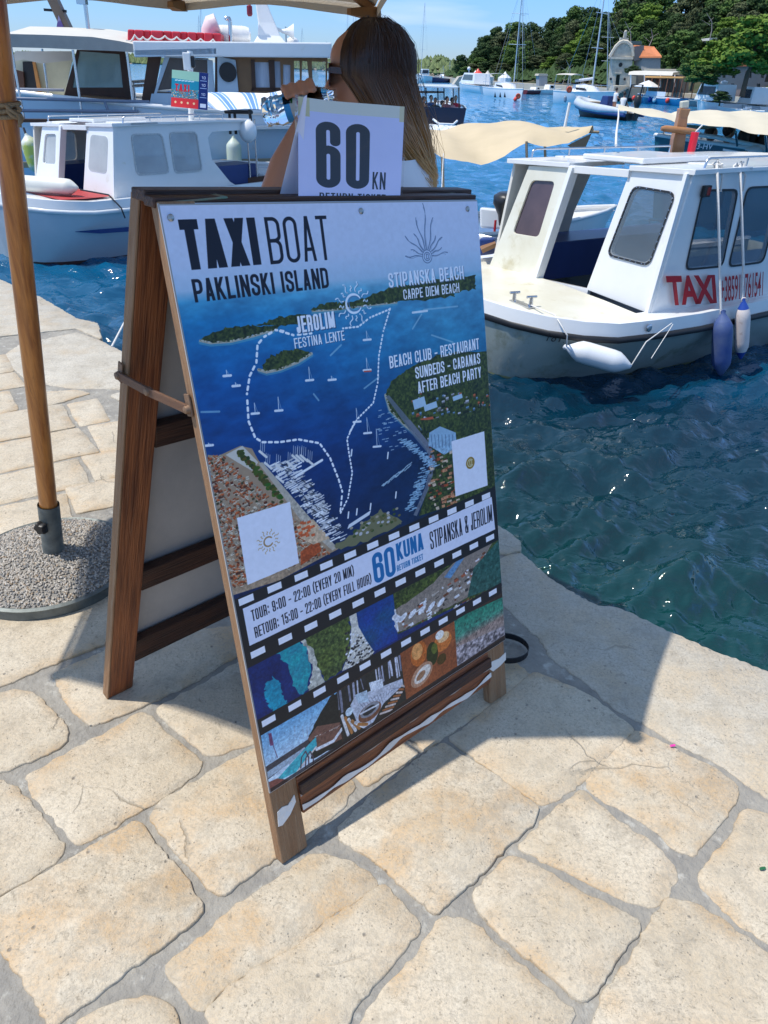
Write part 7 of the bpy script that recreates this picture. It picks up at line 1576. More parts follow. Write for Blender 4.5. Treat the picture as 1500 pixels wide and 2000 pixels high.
letters('93-HV', mat('white_lettering', (.75, .77, .78), .5), tl, 'registration', q0, q1, q2, font_shear=.3, bold=.01)
tl.part('white_line', MB().beam(P(1412, 292, 13.40), P(1500, 308, 13.2), .02, .03), M_GEL)
n_ = [(1206, 216, 14.2), (1260, 224, 13.9), (1310, 236, 13.6), (1340, 242, 13.4), (1400, 245, 13.0), (1450, 255, 12.8), (1500, 266, 12.6), (1600, 285, 12.4)]
f_ = [(1208, 211, 14.5), (1260, 217, 14.8), (1310, 222, 15.0), (1340, 216, 15.2), (1400, 216, 15.4), (1450, 217, 15.5), (1500, 218, 15.6), (1600, 221, 15.8)]
def awf3(a, b):
    k = a*7; i = min(6, int(k)); f = k-i; p = P(*n_[i])*(1-f)+P(*n_[i+1])*f; g = P(*f_[i])*(1-f)+P(*f_[i+1])*f; return p*(1-b)+g*b+np.array([0, 0, .06*math.sin(math.pi*b)+.015*math.sin(a*31+b*4)])
tl.part('awning', MB().grid(awf3, 28, 8), M_SAILW, fix=False, smooth=70)
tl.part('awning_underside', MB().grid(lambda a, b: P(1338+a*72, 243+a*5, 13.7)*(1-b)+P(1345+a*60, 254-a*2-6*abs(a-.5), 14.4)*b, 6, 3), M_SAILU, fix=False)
bars(tl, 'awning_pole', [(P(1437, 258, 13.2), P(1440, 284, 13.9)), (P(1495, 265, 13), P(1498, 300, 13.8)), (P(1296, 247, 14.5), P(1297, 266, 15))], .02, M_STEEL)
for k, (x, y) in enumerate(((1335, 258), (1345, 258), (1368, 259))): tl.part('rail_post', MB().tube([P(x, y, 14.9), P(x+2, y+12, 14.8)], .018, 6), M_GEL)
M_SPAR = mat('varnished_spar', (.42, .20, .075), .35, col2=(.30, .13, .05), nscale=4, stretch=(4, 4, .5), coat=.3)
sp_ = Thing('wooden_mast', 'short square varnished wooden mast with a pale cap and cross piece', 'mast', tuple(P(1322, 305, 9.6)))
sp_.part('post', MB().loft([[P(x, y, 9.6)+np.array([dx*w, dy*w, 0]) for dx, dy in ((-1, -1), (1, -1), (1, 1), (-1, 1))] for x, y, w in ((1317, 320, .070), (1324, 272, .068), (1332, 228, .052), (1336, 212, .060))]), M_SPAR, bevel=.008)
sp_.part('cap', MB().beam(P(1336, 211, 9.6), P(1337, 197, 9.6), .085, .085), mat('pale_rag', (.55, .55, .45), .8), bevel=.01)
sp_.part('cross_piece', MB().tube([P(1291, 251, 9.5), P(1300, 251, 9.5), P(1350, 257, 9.5), P(1360, 257, 9.5)], [.02, .035, .035, .025], 10), M_SPAR, smooth=50)
rp2 = Thing('red_pole', 'slanting bright red pole beside the wooden mast', 'pole', tuple(P(1346, 310, 9.2))); rp2.part('pole', MB().tube([P(1347, 308, 9.2), P(1358, 258, 9.2)], .042, 12), mat('red_paint', (.62, .01, .03), .35), smooth=60)
rope('stay_rope', 'thin rope running from the red pole up to the cream awning', [P(1358, 258, 9.2), P(1372, 244, 9.3)], .008); rope('mooring_line', 'white rope rising from the taxi boat roof to the tip of the cream awning', [P(1208, 214, 14.2), P(1208, 228, 12), P(1204, 260, 8.5), P(1203, 284, 7.4)], .012)
rope('stay_rope', 'pale thin pole standing up beside the sand coloured awning', [P(1113, 200, 10.6), P(1103, 248, 10.6)], .018, M_GEL)
rope('stay_rope', 'fine white line dropping from the sand awning into the water', [P(866, 300, 9.5), P(863, 366, 9.0)], .005)
rope('mooring_line', 'mooring line dipping into the water left of the board', [G(262, 505, -.2), G(248, 620, -.3), G(218, 678, -.05)], .008)
# ================================================================ people on the boats
SKINS = [mat('skin_%d' % i, c, .55) for i, c in enumerate(((.42, .21, .13), (.30, .15, .09), (.50, .29, .19)))]
def cloth(n, c): return mat('cloth_'+n, c, .85)
HAIRM = mat('dark_hair', (.03, .018, .012), .6)
MINI = {}
def mini_mesh(kind):
    if kind in MINI: return MINI[kind]
    b = MB(); t = b.tube; hd = (0, -.02, .78)
    if kind == 'seated':   # origin at the seat
        b.ball(hd, (.082, .098, .115), 14, 10); t([(0, 0, .68), (0, .0, .58)], [.05, .055], 10); b.loft([ell(0, .0, z, a, c, 0, 14) for z, a, c in ((.60, .07, .06), (.56, .17, .09), (.45, .185, .105), (.25, .15, .10), (.08, .16, .12), (0, .17, .13))])
        for s_ in (-1, 1):
            t([(s_*.09, 0, .06), (s_*.12, -.38, .08), (s_*.12, -.42, -.06), (s_*.11, -.40, -.40)], [.085, .065, .055, .04], 10); t([(s_*.11, -.36, -.42), (s_*.11, -.52, -.44)], [.04, .035], 8)
            t([(s_*.18, 0, .53), (s_*.24, -.05, .30), (s_*.14, -.27, .20), (s_*.10, -.34, .17)], [.048, .038, .032, .028], 10)
            for k in range(4): t([(s_*.10+(k-1.5)*.016, -.33, .17), (s_*.10+(k-1.5)*.018, -.39, .155)], .009, 5)
    else:
        hd = (0, -.02, 1.60); b.ball(hd, (.082, .098, .118), 14, 10); t([(0, 0, 1.5), (0, 0, 1.4)], [.05, .055], 10); b.loft([ell(0, 0, z, a, c, 0, 14) for z, a, c in ((1.42, .07, .06), (1.38, .18, .09), (1.25, .19, .11), (1.05, .15, .10), (.90, .17, .12), (.80, .17, .12))])
        for s_ in (-1, 1):
            t([(s_*.09, 0, .85), (s_*.10, -.02, .48), (s_*.10, .01, .08)], [.09, .06, .04], 10); t([(s_*.10, .03, .04), (s_*.11, -.16, .03)], [.04, .035], 8)
            t([(s_*.19, 0, 1.35), (s_*.27, -.02, 1.08), (s_*.20, -.25, 1.02)], [.048, .038, .030], 10)
    me = b.mesh('body'); tmp = bpy.data.objects.new('t', me); COL.objects.link(tmp); rm = tmp.modifiers.new('r', 'REMESH'); rm.mode = 'VOXEL'; rm.voxel_size = .017; sm_ = tmp.modifiers.new('s', 'SMOOTH'); sm_.iterations = 2
    bpy.context.view_layer.update(); m2 = bpy.data.meshes.new_from_object(tmp.evaluated_get(bpy.context.evaluated_depsgraph_get())); bpy.data.objects.remove(tmp); m2.polygons.foreach_set('use_smooth', [True]*len(m2.polygons)); m2.materials.clear(); m2.materials.append(SKINS[0])
    MINI[kind] = m2; return m2
def mini(label, pos, rz, kind, shirt, group=None, sc=1.0, hair=True, skin=0, longh=False):
    T = Thing('person', label, 'person', tuple(pos), rz, group); T.o.scale = (sc,)*3
    me = mini_mesh(kind); o = bpy.data.objects.new('body', me); COL.objects.link(o); o.parent = T.o
    if skin: m2 = me.copy(); m2.materials.clear(); m2.materials.append(SKINS[skin]); o.data = m2
    z0 = 0 if kind == 'seated' else .82
    T.part('shirt', MB().loft([ell(0, 0, z+z0, a, c, 0, 16) for z, a, c in ((.58, .13, .085), (.55, .195, .108), (.44, .205, .125), (.25, .17, .12), (.08, .18, .14), (.02, .185, .145))], cap=False).tube([(-.17, 0, .54+z0), (-.24, -.03, .38+z0)], [.066, .056], 10).tube([(.17, 0, .54+z0), (.24, -.03, .38+z0)], [.066, .056], 10), shirt, world=False, smooth=60)
    h = .80 if kind == 'seated' else 1.62
    hm = MB(); hm.ball((0, .018, h+.01), (.092, .100, .112), 14, 10)
    if longh: hm.loft([ell(0, .06, z+z0*0, a, c, 0, 12) for z, a, c in ((h+.02, .09, .06), (h-.15, .10, .05), (h-.32, .08, .03))])
    T.part('hair', hm, HAIRM, world=False, smooth=60); return T
# passengers of the teal boat
for (x, y, Y, sh_, lb_, rz, lg, k) in ((1388, 262, 14.6, cloth('grey', (.2, .2, .22)), 'person with short dark hair sitting low near the bow of the teal boat', 1.3, False, 0), (1451, 268, 14.2, cloth('black', (.03, .03, .035)), 'long dark haired passenger seen from behind, first in the row on the teal boat', 3.0, True, 0), (1466, 270, 14.3, cloth('navy', (.03, .04, .09)), 'passenger with very long dark hair in the middle of the row on the teal boat', 3.3, True, 1), (1490, 275, 14.2, cloth('white', (.7, .7, .7)), 'passenger in white at the right edge of the photo on the teal boat', 2.8, True, 0)):
    p = P(x, y, Y); mini(lb_, p-np.array([0, 0, .78]), rz, 'seated', sh_, skin=k, longh=lg)
pa = mini('passenger in a pale top leaning back with one arm raised on the teal boat', P(1420, 272, 14.4)-np.array([0, 0, .66]), 1.7, 'seated', cloth('cream', (.6, .5, .42)), skin=2)
fender('fender', 'pink white buoy hanging on the teal boat below the passengers', P(1464, 292, 13.7), P(1486, 294, 13.7), .075, M_FPINK)
# ================================================================ the taxi boat under way with passengers
pb_ = Thing('passenger_launch', 'dark hulled launch full of seated passengers under a flat white canopy', 'boat', tuple(G(865, 243, WATER)))
hull_loft(pb_, 'hull', G(862, 228, WATER), G(866, 247, WATER), 2.05, .80, .80, mat('navy_hull', (.012, .018, .045), .3), sheer_sag=.0, transom=1.0, flare=.9, boot=M_GEL)
Yp = G(865, 246, WATER)[1]
pb_.part('stern_deck', MB().hexa([P(826, 231, Yp-.3), P(903, 233, Yp-.3), P(900, 228, Yp+5), P(830, 226, Yp+5)], [P(826, 221, Yp-.3), P(903, 223, Yp-.3), P(900, 219, Yp+5), P(830, 218, Yp+5)]), M_GEL, bevel=.05)
pb_.part('canopy', MB().hexa([P(815, 170, Yp), P(895, 173, Yp), P(890, 168, Yp+5), P(818, 166, Yp+5)], [P(815, 166, Yp), P(895, 169, Yp), P(890, 165, Yp+5), P(818, 163, Yp+5)]), M_GEL, bevel=.03)
pb_.part('cabin_roof', MB().hexa([P(818, 182, Yp+3), P(867, 182, Yp+3), P(866, 180, Yp+4.5), P(819, 180, Yp+4.5)], [P(818, 178, Yp+3), P(867, 179, Yp+3), P(866, 178, Yp+4.5), P(819, 177, Yp+4.5)]), mat('brown_roof', (.2, .13, .1), .6))
bars(pb_, 'post', [(P(x, 171, Yp+d), P(x+1, 222, Yp+d)) for x, d in ((818, 0), (896, 0), (885, 4), (832, 3), (855, 3), (867, 3))], .03, M_BLKP)
slab_ = MB().hexa([P(853, 205, Yp+3), P(866, 205, Yp+3), P(866, 183, Yp+3), P(856, 183, Yp+3)], [P(853, 205, Yp+3.05), P(866, 205, Yp+3.05), P(866, 183, Yp+3.05), P(856, 183, Yp+3.05)]); pb_.part('windscreen', slab_, mat('pane_glass'), )
pb_.part('outboard_bracket', MB().tube([P(846, 233, Yp-.6), P(858, 242, Yp-.9), P(885, 243, Yp-.9), P(893, 236, Yp-.7)], .05, 8), M_GEL)
for (x, y, c_, lb_) in ((828, 202, ('skin', (.5, .3, .2)), 'bare shouldered passenger at the left of the launch'), (842, 199, ('blue', (.06, .12, .26)), 'passenger in a blue shirt turned away on the launch'), (850, 204, ('dark', (.04, .05, .06)), 'passenger in dark clothes half hidden behind the blue shirt'), (864, 210, ('white2', (.68, .68, .70)), 'small passenger in white low in the middle of the launch'), (873, 202, ('maroon', (.22, .08, .09)), 'passenger in maroon right of the middle of the launch'), (883, 204, ('pink', (.5, .25, .25)), 'passenger in faded pink near the right of the launch'), (890, 200, ('red', (.5, .03, .05)), 'passenger in bright red at the right corner of the launch')):
    p = P(x, y-4, Yp+.5+(x % 3)); mini(lb_, p-np.array([0, 0, .70]), .3*(x % 5), 'seated', cloth(*c_), 'passengers on the launch', skin=x % 3)
wk = MB(); rw_ = random.Random(5)
for i in range(260): c = G(rw_.uniform(822, 925), rw_.uniform(244, 256), WATER+.05); r = rw_.uniform(.03, .12); wk.ball(c, (r*1.6, r, r*.5), 6, 4)
solo('wake_foam', wk, mat('foam', (.75, .80, .84), .9), 'white wake foam behind the launch', 'foam', kind='stuff')
# ================================================================ anchorage: sailing yachts, motor boats, inflatable
def yacht(name, label, bow_px, stern_px, beam, fb, mast_px, mast_top, boom=None, group=None, cabin=True, hullm=None, bimini=None, extra_mast=None):
    a, b = G(*bow_px, WATER), G(*stern_px, WATER); T = Thing(name, label, 'sailing boat', tuple((a+b)/2), 0, group); hull_loft(T, 'hull', a, b, beam, fb, fb*.9, hullm or M_GEL, sheer_sag=.06, transom=.8, draft=.6)
    d = unit(b-a); L = np.linalg.norm(b-a); s_ = np.array([d[1], -d[0], 0]); 
    if cabin:
        rings = [[a+d*L*f+s_*y*beam*.30*w+np.array([0, 0, fb*.88+z*h]) for y, z in ((-1, 0), (-.8, 1), (0, 1.15), (.8, 1), (1, 0))] for f, w, h in ((.26, .5, .05), (.36, .9, .42), (.55, 1, .55), (.68, 1, .50), (.70, .95, .05))]
        c_ = T.part('coachroof', MB().loft(rings, close=False, cap=False), M_GEL, fix=False, smooth=60)
        for sg in (-1, 1):
            w_ = [a+d*L*f+s_*sg*beam*.30*.96+np.array([0, 0, fb*.88+z]) for f, z in ((.40, .14), (.60, .18), (.62, .34), (.44, .30))]; T.part('window', MB().plate(w_, (), .03, s_*sg), M_BLKP, parent=c_)
    Ym = (a+(b-a)*.42)[1]; m0, m1 = P(*mast_px, Ym), P(*mast_top, Ym); T.part('mast', MB().tube([m0, m1], [.075*beam/3, .05*beam/3], 8), mat('mast_alloy', (.62, .64, .66), .35, metal=.4), smooth=60)
    for f in (.38, .68): c = m0+(m1-m0)*f; T.part('spreader', MB().tube([c-s_*.9*beam/3*1.2+d*.0, c+s_*.9*beam/3*1.2], .022, 6), M_GEL)
    wr = MB()
    for p in (a+np.array([0, 0, fb]), b+np.array([0, 0, fb*.9]), (a+b)/2+s_*beam*.45+np.array([0, 0, fb]), (a+b)/2-s_*beam*.45+np.array([0, 0, fb])): wr.tube([p, m1], .010, 4)
    T.part('rigging', wr, M_STEEL, kind='stuff')
    if boom: T.part('boom', MB().tube([m0+np.array([0, 0, .9]), P(*boom, Ym+1)], [.10, .12], 8), mat('sail_cover', (.55, .58, .62), .8), smooth=60)
    if bimini:
        c = a+d*L*.84+np.array([0, 0, fb+1.25]); T.part('bimini', MB().loft([[c+d*x+s_*y*beam*.4+np.array([0, 0, -.12*(y*y)-.05*x*x]) for y in (-1, -.5, 0, .5, 1)] for x in (-.8, -.3, .3, .8)], close=False, cap=False), bimini, fix=False, smooth=60)
        for x in (-.7, .7):
            for y in (-1, 1): T.part('bimini_post', MB().tube([c+d*x+s_*y*beam*.4+np.array([0, 0, -.14]), c+d*x*1.2+s_*y*beam*.38+np.array([0, 0, -1.3])], .02, 5), M_STEEL)
    rl = MB(); 
    for sg in (-1, 1):
        pts = [a+d*L*f+s_*sg*beam*.46*w+np.array([0, 0, fb+.42]) for f, w in ((.02, .1), (.15, .55), (.4, .95), (.7, 1), (.98, .9))]; rl.tube(pts, .012, 5)
        for p in pts: rl.tube([p, p-np.array([0, 0, .45])], .011, 4)
    T.part('guard_rail', rl, M_STEEL); return T, a, b, d, s_
y1, a, b, d, s_ = yacht('sailing_boat', 'white sailing yacht with an orange ring and small red buoy near its bow', (1018, 195), (958, 187), 2.5, .95, (1004, 160), (1022, -40), bimini=mat('grey_canvas', (.3, .32, .34), .8))
y1.part('life_ring', MB().lathe([(.14, -.03), (.20, -.05), (.26, 0), (.20, .05), (.14, .03)], 18, P(1012, 188, a[1]-.9), (0, -1, 0)), mat('orange_ring', (.75, .10, .04), .5), smooth=60)
for x in (967, 977, 986): y1.part('marking', MB().plate([P(x-2.2, 190, a[1]-1.3+(1018-x)*.06), P(x+2.2, 190.5, a[1]-1.3+(1018-x)*.06), P(x, 179, a[1]-1.3+(1018-x)*.06)], (), .02, (0, -1, 0)), M_BLKP)
fender('buoy', 'small red buoy floating at the bow of the white yacht', P(1004, 194, 79.5), P(1009, 194, 79.5), .22, mat('red_buoy', (.75, .06, .04), .4), cat='buoy')
y2, *_ = yacht('sailing_boat', 'slim yacht showing mainly its upright mast behind the yacht with the orange ring', (1052, 176), (1010, 174), 2.2, .9, (1021, 168), (1021, -40), hullm=M_BLUEP)
y3, a, b, d, s_ = yacht('sailing_boat', 'big white sailing yacht with a row of fenders along its side', (1192, 208), (1090, 202), 3.0, 1.15, (1156, 176), (1186, -50), boom=(1124, 158), bimini=mat('cream_bimini', (.6, .56, .5), .8))
y3.part('life_ring', MB().lathe([(.14, -.03), (.20, -.05), (.26, 0), (.20, .05), (.14, .03)], 18, P(1112, 175, a[1]), (0, -1, 0)), mat('orange_ring'), smooth=60)
for k, x in enumerate((1104, 1127, 1150)): fender('fender', '%s of the three grey fenders along the side of the big yacht' % ('left one', 'middle one', 'right one')[k], P(x, 188, a[1]-1.6+k*.1), P(x, 199, a[1]-1.6+k*.1), .13, mat('grey_fender', (.25, .28, .33), .5), group='fenders of the big yacht')
y4, *_ = yacht('sailing_boat', 'white yacht with a vertical mast standing close behind the big yacht', (1250, 194), (1196, 190), 2.4, .95, (1186, 176), (1188, 22))
yacht('sailing_boat', 'yacht with a tall slanting mast beyond the launch with passengers', (838, 158), (812, 156), 2.6, 1.0, (822, 150), (830, 5))
yacht('sailing_boat', 'small far yacht with a short mast right of the tall one', (872, 155), (858, 154), 2.0, .8, (866, 150), (866, 128)); yacht('sailing_boat', 'far yacht with a short mast below the pale green island', (884, 156), (872, 155), 2.0, .8, (878, 151), (879, 118))
for k, (x, top, dx) in enumerate(((392, 4, 0), (388, 30, -2), (590, 55, 2), (679, 15, 0), (690, 30, 3), (695, 20, 2), (707, 24, 0), (711, 22, 0), (720, 22, 2), (638, 80, 1), (798, 75, 1))):
    lbs = ('dark mast rising behind the red float block', 'thin mast beside the dark one behind the red float block', 'mast between the radar dome and the black box', 'tallest mast at the left end of the cluster', 'second mast of the cluster above her head', 'leaning mast left of the middle of the cluster', 'thin mast in the middle of the cluster', 'mast close to the right of the middle one in the cluster', 'right end mast of the cluster near the parasol corner', 'short faint mast left of the forehead of the woman', 'short faint mast right of the hair of the woman')
    yacht('sailing_boat', 'yacht far off, its '+lbs[k], (x+14, 150), (x-10, 148), 2.4, .9, (x-dx, 146), (x, top), cabin=False)
M_WIN = mat('dark_window', (.018, .026, .034), .12, spec=.6)
def motorboat(label, bow_px, stern_px, beam, fb, house, hullm=None, name='motor_boat', stripe=None, group=None):
    a, b = G(*bow_px, WATER), G(*stern_px, WATER); T = Thing(name, label, 'boat', tuple((a+b)/2), 0, group); hull_loft(T, 'hull', a, b, beam, fb*1.1, fb*.85, hullm or M_GEL, sheer_sag=.05, transom=.9, full=.5)
    d = unit(b-a); L = np.linalg.norm(b-a); s_ = np.array([d[1], -d[0], 0])
    for (f0, f1, w, h0, h1, rake) in house:
        q = lambda f, y, z: a+d*L*f+s_*y*beam*.5*w+np.array([0, 0, z])
        o = T.part('cabin', MB().hexa([q(f0, -1, h0), q(f0, 1, h0), q(f1, 1, h0), q(f1, -1, h0)], [q(f0+rake, -.9, h1), q(f0+rake, .9, h1), q(f1-rake*.2, .9, h1), q(f1-rake*.2, -.9, h1)]), M_GEL, bevel=.05)
        hm = h0+(h1-h0)*.35; ht = h0+(h1-h0)*.85
        for sg in (-1, 1):
            T.part('window', MB().plate([q(f0+rake*.5+.03, sg*.995, hm), q(f1-.06, sg*.995, hm), q(f1-.07, sg*.945, ht), q(f0+rake*.9+.03, sg*.945, ht)], (), .03, s_*sg), M_WIN, parent=o)
        T.part('windscreen', MB().plate([q(f0+rake*.36-.006, -.85, hm), q(f0+rake*.36-.006, .85, hm), q(f0+rake*.84-.006, .82, ht), q(f0+rake*.84-.006, -.82, ht)], (), .02, -d), M_WIN, parent=o)
    return T, a, b, d, s_
motorboat('white motor cruiser lying left of the yacht with the orange ring', (899, 176), (956, 183), 3.0, .9, [(.25, .75, .75, .9, 2.1, .12)])
motorboat('small open boat with a dark red hull behind the anchored yachts', (1068, 184), (1020, 184), 1.6, .55, [(.4, .6, .6, .5, .8, .05)], mat('wine_hull', (.16, .03, .04), .4))
motorboat('low white motor boat lying right of the dark red one', (1092, 185), (1048, 184), 1.8, .6, [(.3, .6, .7, .55, 1.1, .1)])
motorboat('far white motor yacht at anchor left of the hill', (812, 160), (842, 161), 3.6, 1.3, [(.25, .8, .75, 1.2, 2.4, .1)]); motorboat('dark blue boat moored far off below the island', (842, 161), (872, 161), 2.6, .9, [(.3, .5, .6, .8, 1.2, .1)], M_BLUEP)
T_, a, b, d, s_ = motorboat('white cabin cruiser with a blue topped wheelhouse moored at the right shore', (1362, 216), (1432, 222), 2.6, .8, [(.12, .70, .80, .8, 2.0, .08)]); T_.part('blue_top', MB().hexa([P(1380, 184, a[1]-.5), P(1420, 185, a[1]-.5), P(1419, 183, a[1]+2), P(1381, 182, a[1]+2)], [P(1380, 180, a[1]-.5), P(1420, 181, a[1]-.5), P(1419, 179, a[1]+2), P(1381, 178, a[1]+2)]), mat('blue_cover', (.10, .20, .50), .6)); T_.part('radar', MB().lathe([(.03, -.5), (.03, 0), (.28, .02), (.28, .18), (.05, .25)], 14, P(1414, 164, a[1])), M_GEL, smooth=40)
motorboat('smaller white motor boat with a round windscreen near the right edge', (1440, 220), (1505, 226), 2.4, .7, [(.20, .62, .75, .7, 1.9, .10)]); motorboat('flat pale boat lying in front of the motor boats at the right', (1405, 222), (1500, 228), 2.0, .45, [(.5, .6, .5, .4, .6, .02)])
motorboat('little grey boat tied up right of the blue excursion boat', (1345, 208), (1366, 208), 1.6, .5, [(.4, .6, .6, .5, .7, .05)], mat('grey_hull', (.3, .33, .35), .5)); motorboat('small dark inflatable tied by the steps', (1192, 196), (1228, 196), 1.5, .45, [(.5, .6, .5, .4, .6, .05)], mat('dark_hull', (.05, .055, .06), .5))
# blue excursion boat with an orange roof
bt2, a, b, d, s_ = motorboat('bright blue boat with an orange roof and round fenders by the far quay', (1245, 200), (1345, 208), 2.6, .75, [(.42, .43, .1, .7, .8, 0)], mat('azure_hull', (.02, .24, .46), .4))
q = lambda f, y, z: a+d*np.linalg.norm(b-a)*f+s_*y*1.2+np.array([0, 0, z])
bt2.part('roof', MB().hexa([q(.25, -1, 2.25), q(.25, 1, 2.25), q(.98, 1, 2.3), q(.98, -1, 2.3)], [q(.25, -1, 2.4), q(.25, 1, 2.4), q(.98, 1, 2.45), q(.98, -1, 2.45)]), mat('orange_roof', (.60, .32, .10), .6), bevel=.03)
for f in (.27, .4, .55, .7, .84, .97):
    for y in (-.95, .95): bt2.part('roof_post', MB().tube([q(f, y, .6), q(f, y, 2.27)], .045, 6), mat('post_brown', (.25, .10, .05), .6))
bt2.part('banner', MB().plate([q(.34, 1.02, .72), q(.72, 1.02, .72), q(.72, 1.02, 1.12), q(.34, 1.02, 1.12)], (), .03, s_), mat('pale_banner', (.62, .68, .78), .6)); bt2.part('white_stripe', MB().loft([[q(f, y_, z) for z in (.56, .64)] for f, y_ in ((.1, .62), (.3, .98), (.6, 1.1), (.95, 1.0))], close=False, cap=False), M_GEL, fix=False)
for k, (f, c_) in enumerate(((.06, 'red'), (.25, 'white'), (.46, 'blue'), (.55, 'white'), (.80, 'red'))):
    lb_ = ('red round fender at the bow of the bright blue boat', 'white round fender near the bow of the bright blue boat', 'dark blue round fender amidships on the bright blue boat', 'white round fender amidships on the bright blue boat', 'red round fender near the stern of the bright blue boat')[k]
    solo('round_fender', MB().ball(q(f, 1.12 if f > .1 else .75, .40), (.20, .20, .25), 12, 8), {'red': mat('red_buoy'), 'white': M_GEL, 'blue': M_FDB}[c_], lb_, 'fender', group='fenders of the bright blue boat', smooth=60)
# inflatable with a crew of two
rb = Thing('inflatable_boat', 'grey inflatable boat with a dark stripe and two people in it', 'boat', tuple(G(1180, 232, WATER)))
p0, p1 = G(1122, 226, WATER), G(1236, 237, WATER); d = unit(p1-p0); L = np.linalg.norm(p1-p0); s_ = np.array([d[1], -d[0], 0]); M_RIB = mat('grey_rubber_tube', (.48, .52, .56), .5); 
path = [p0+d*L*f+s_*y+np.array([0, 0, z]) for f, y, z in ((1.0, .72, .52), (.6, .80, .55), (.3, .74, .64), (.12, .45, .78), (.03, 0, .90), (.12, -.45, .78), (.3, -.74, .64), (.6, -.80, .55), (1.0, -.72, .52))]
rb.part('tube', MB().tube(path, [.12, .25, .26, .26, .25, .26, .26, .25, .12], 14), M_RIB, smooth=70)
rb.part('stripe', MB().tube([p+s_*.05*(1 if i < 4 else -1)+np.array([0, 0, -.20]) for i, p in enumerate(path)], .11, 8), M_BLUEP, smooth=70)
hull_loft(rb, 'hull', p0+d*.5, p1-d*.1, 1.4, .45, .4, M_BLKP, full=.6, sheer_sag=0)
rb.part('console', MB().hexa([p0+d*L*f+s_*y+np.array([0, 0, .5]) for f, y in ((.45, -.3), (.45, .3), (.60, .3), (.60, -.3))], [p0+d*L*f+s_*y+np.array([0, 0, 1.25]) for f, y in ((.50, -.3), (.50, .3), (.60, .3), (.60, -.3))]), M_BLUEP, bevel=.04); rb.part('seat', MB().box(tuple(p0+d*L*.33+np.array([0, 0, .7])), (.6, .5, .4)), M_TAN, bevel=.04)
rb.part('roll_bar', MB().tube([p0+d*L*.93+s_*.5+np.array([0, 0, .5]), p0+d*L*.97+s_*.45+np.array([0, 0, 1.9]), p0+d*L*.97-s_*.45+np.array([0, 0, 1.9]), p0+d*L*.93-s_*.5+np.array([0, 0, .5])], .05, 8), M_BLKP); rb.part('outboard', MB().loft([ell(*((p1+d*.1)[:2]), WATER+z, a_, b_, 0, 12) for z, a_, b_ in ((.1, .08, .1), (.7, .12, .14), (.95, .22, .25), (1.3, .20, .24), (1.4, .1, .1))]), M_BLKP, smooth=60)
mini('man in a white shirt standing at the console of the inflatable', p0+d*L*.66+np.array([0, 0, .25]), 1.9, 'standing', cloth('white', (.7, .7, .7)), sc=.85); mini('person in white sitting at the stern of the inflatable', p0+d*L*.80+np.array([0, 0, .62]), 2.2, 'seated', cloth('white', (.7, .7, .7)), skin=1)
# ================================================================ the shore: quay wall, terrace, hill
M_QSTONE = mat('pale_quay_stone', (.46, .42, .34), .85, col2=(.36, .33, .27), nscale=.8, bump=.4, bscale=3, dirt=((.22, .20, .16), 1.2, .6)); M_EARTH = mat('hill_earth', (.075, .060, .032), .95, col2=(.030, .042, .016), nscale=.25, namt=.9, bump=.5, bscale=2)
shore_px = [(868, 159), (885, 163), (900, 170), (960, 173), (1050, 180), (1100, 184), (1200, 192), (1262, 196), (1350, 206), (1440, 214), (1560, 228), (1700, 243)]
SH = [G(x, y, WATER) for x, y in shore_px]
qw = MB(); qt = WATER+1.0
front = [(p[0], p[1]) for p in SH]
qw.loft([[(x, y, WATER-1), (x, y, qt), (x+.9*(k > -1)*.0, y+4.5, qt+.02), (x, y+4.6, WATER-1)] for k, (x, y) in enumerate(front)], cap=True)
link('promenade', (lambda me: (fixn(me), me)[1])(qw.mesh('promenade')), M_QSTONE, kind='structure')
def shore_y(x): return float(np.interp(x, [p[0] for p in front], [p[1] for p in front])) if x > front[0][0] else front[0][1]
# order the shoreline by bearing, as x does not grow everywhere
bear = np.array([p[0]/p[1] for p in front]); dist = np.array([p[1] for p in front])
def hill_h(b_, Y):
    Y0 = np.interp(b_, bear, dist)+4.4; t = max(0, (Y-Y0)); hmax = np.interp(b_, [.05, .08, .12, .18, .24, .30, .42, .7], [.3, 1.6, 3.6, 5.6, 6.6, 7.0, 7.6, 7.6]); 
    return qt+.0+hmax*(1-math.exp(-t/26))*min(1, t/3+.15)*(1 if t > 0 else 0)
hm = MB(); nb_, ny_ = 60, 26
def hf(u, v): 
    b_ = .052+u*.62; Y0 = np.interp(b_, bear, dist)+4.4; Y = Y0+90*v**1.5; return (b_*Y, Y, hill_h(b_, Y)+.25*math.sin(Y*.9+b_*50)*min(1, v*6))
hm.grid(hf, nb_, ny_); link('hill', hm.mesh('hill', 80), M_EARTH, kind='structure')
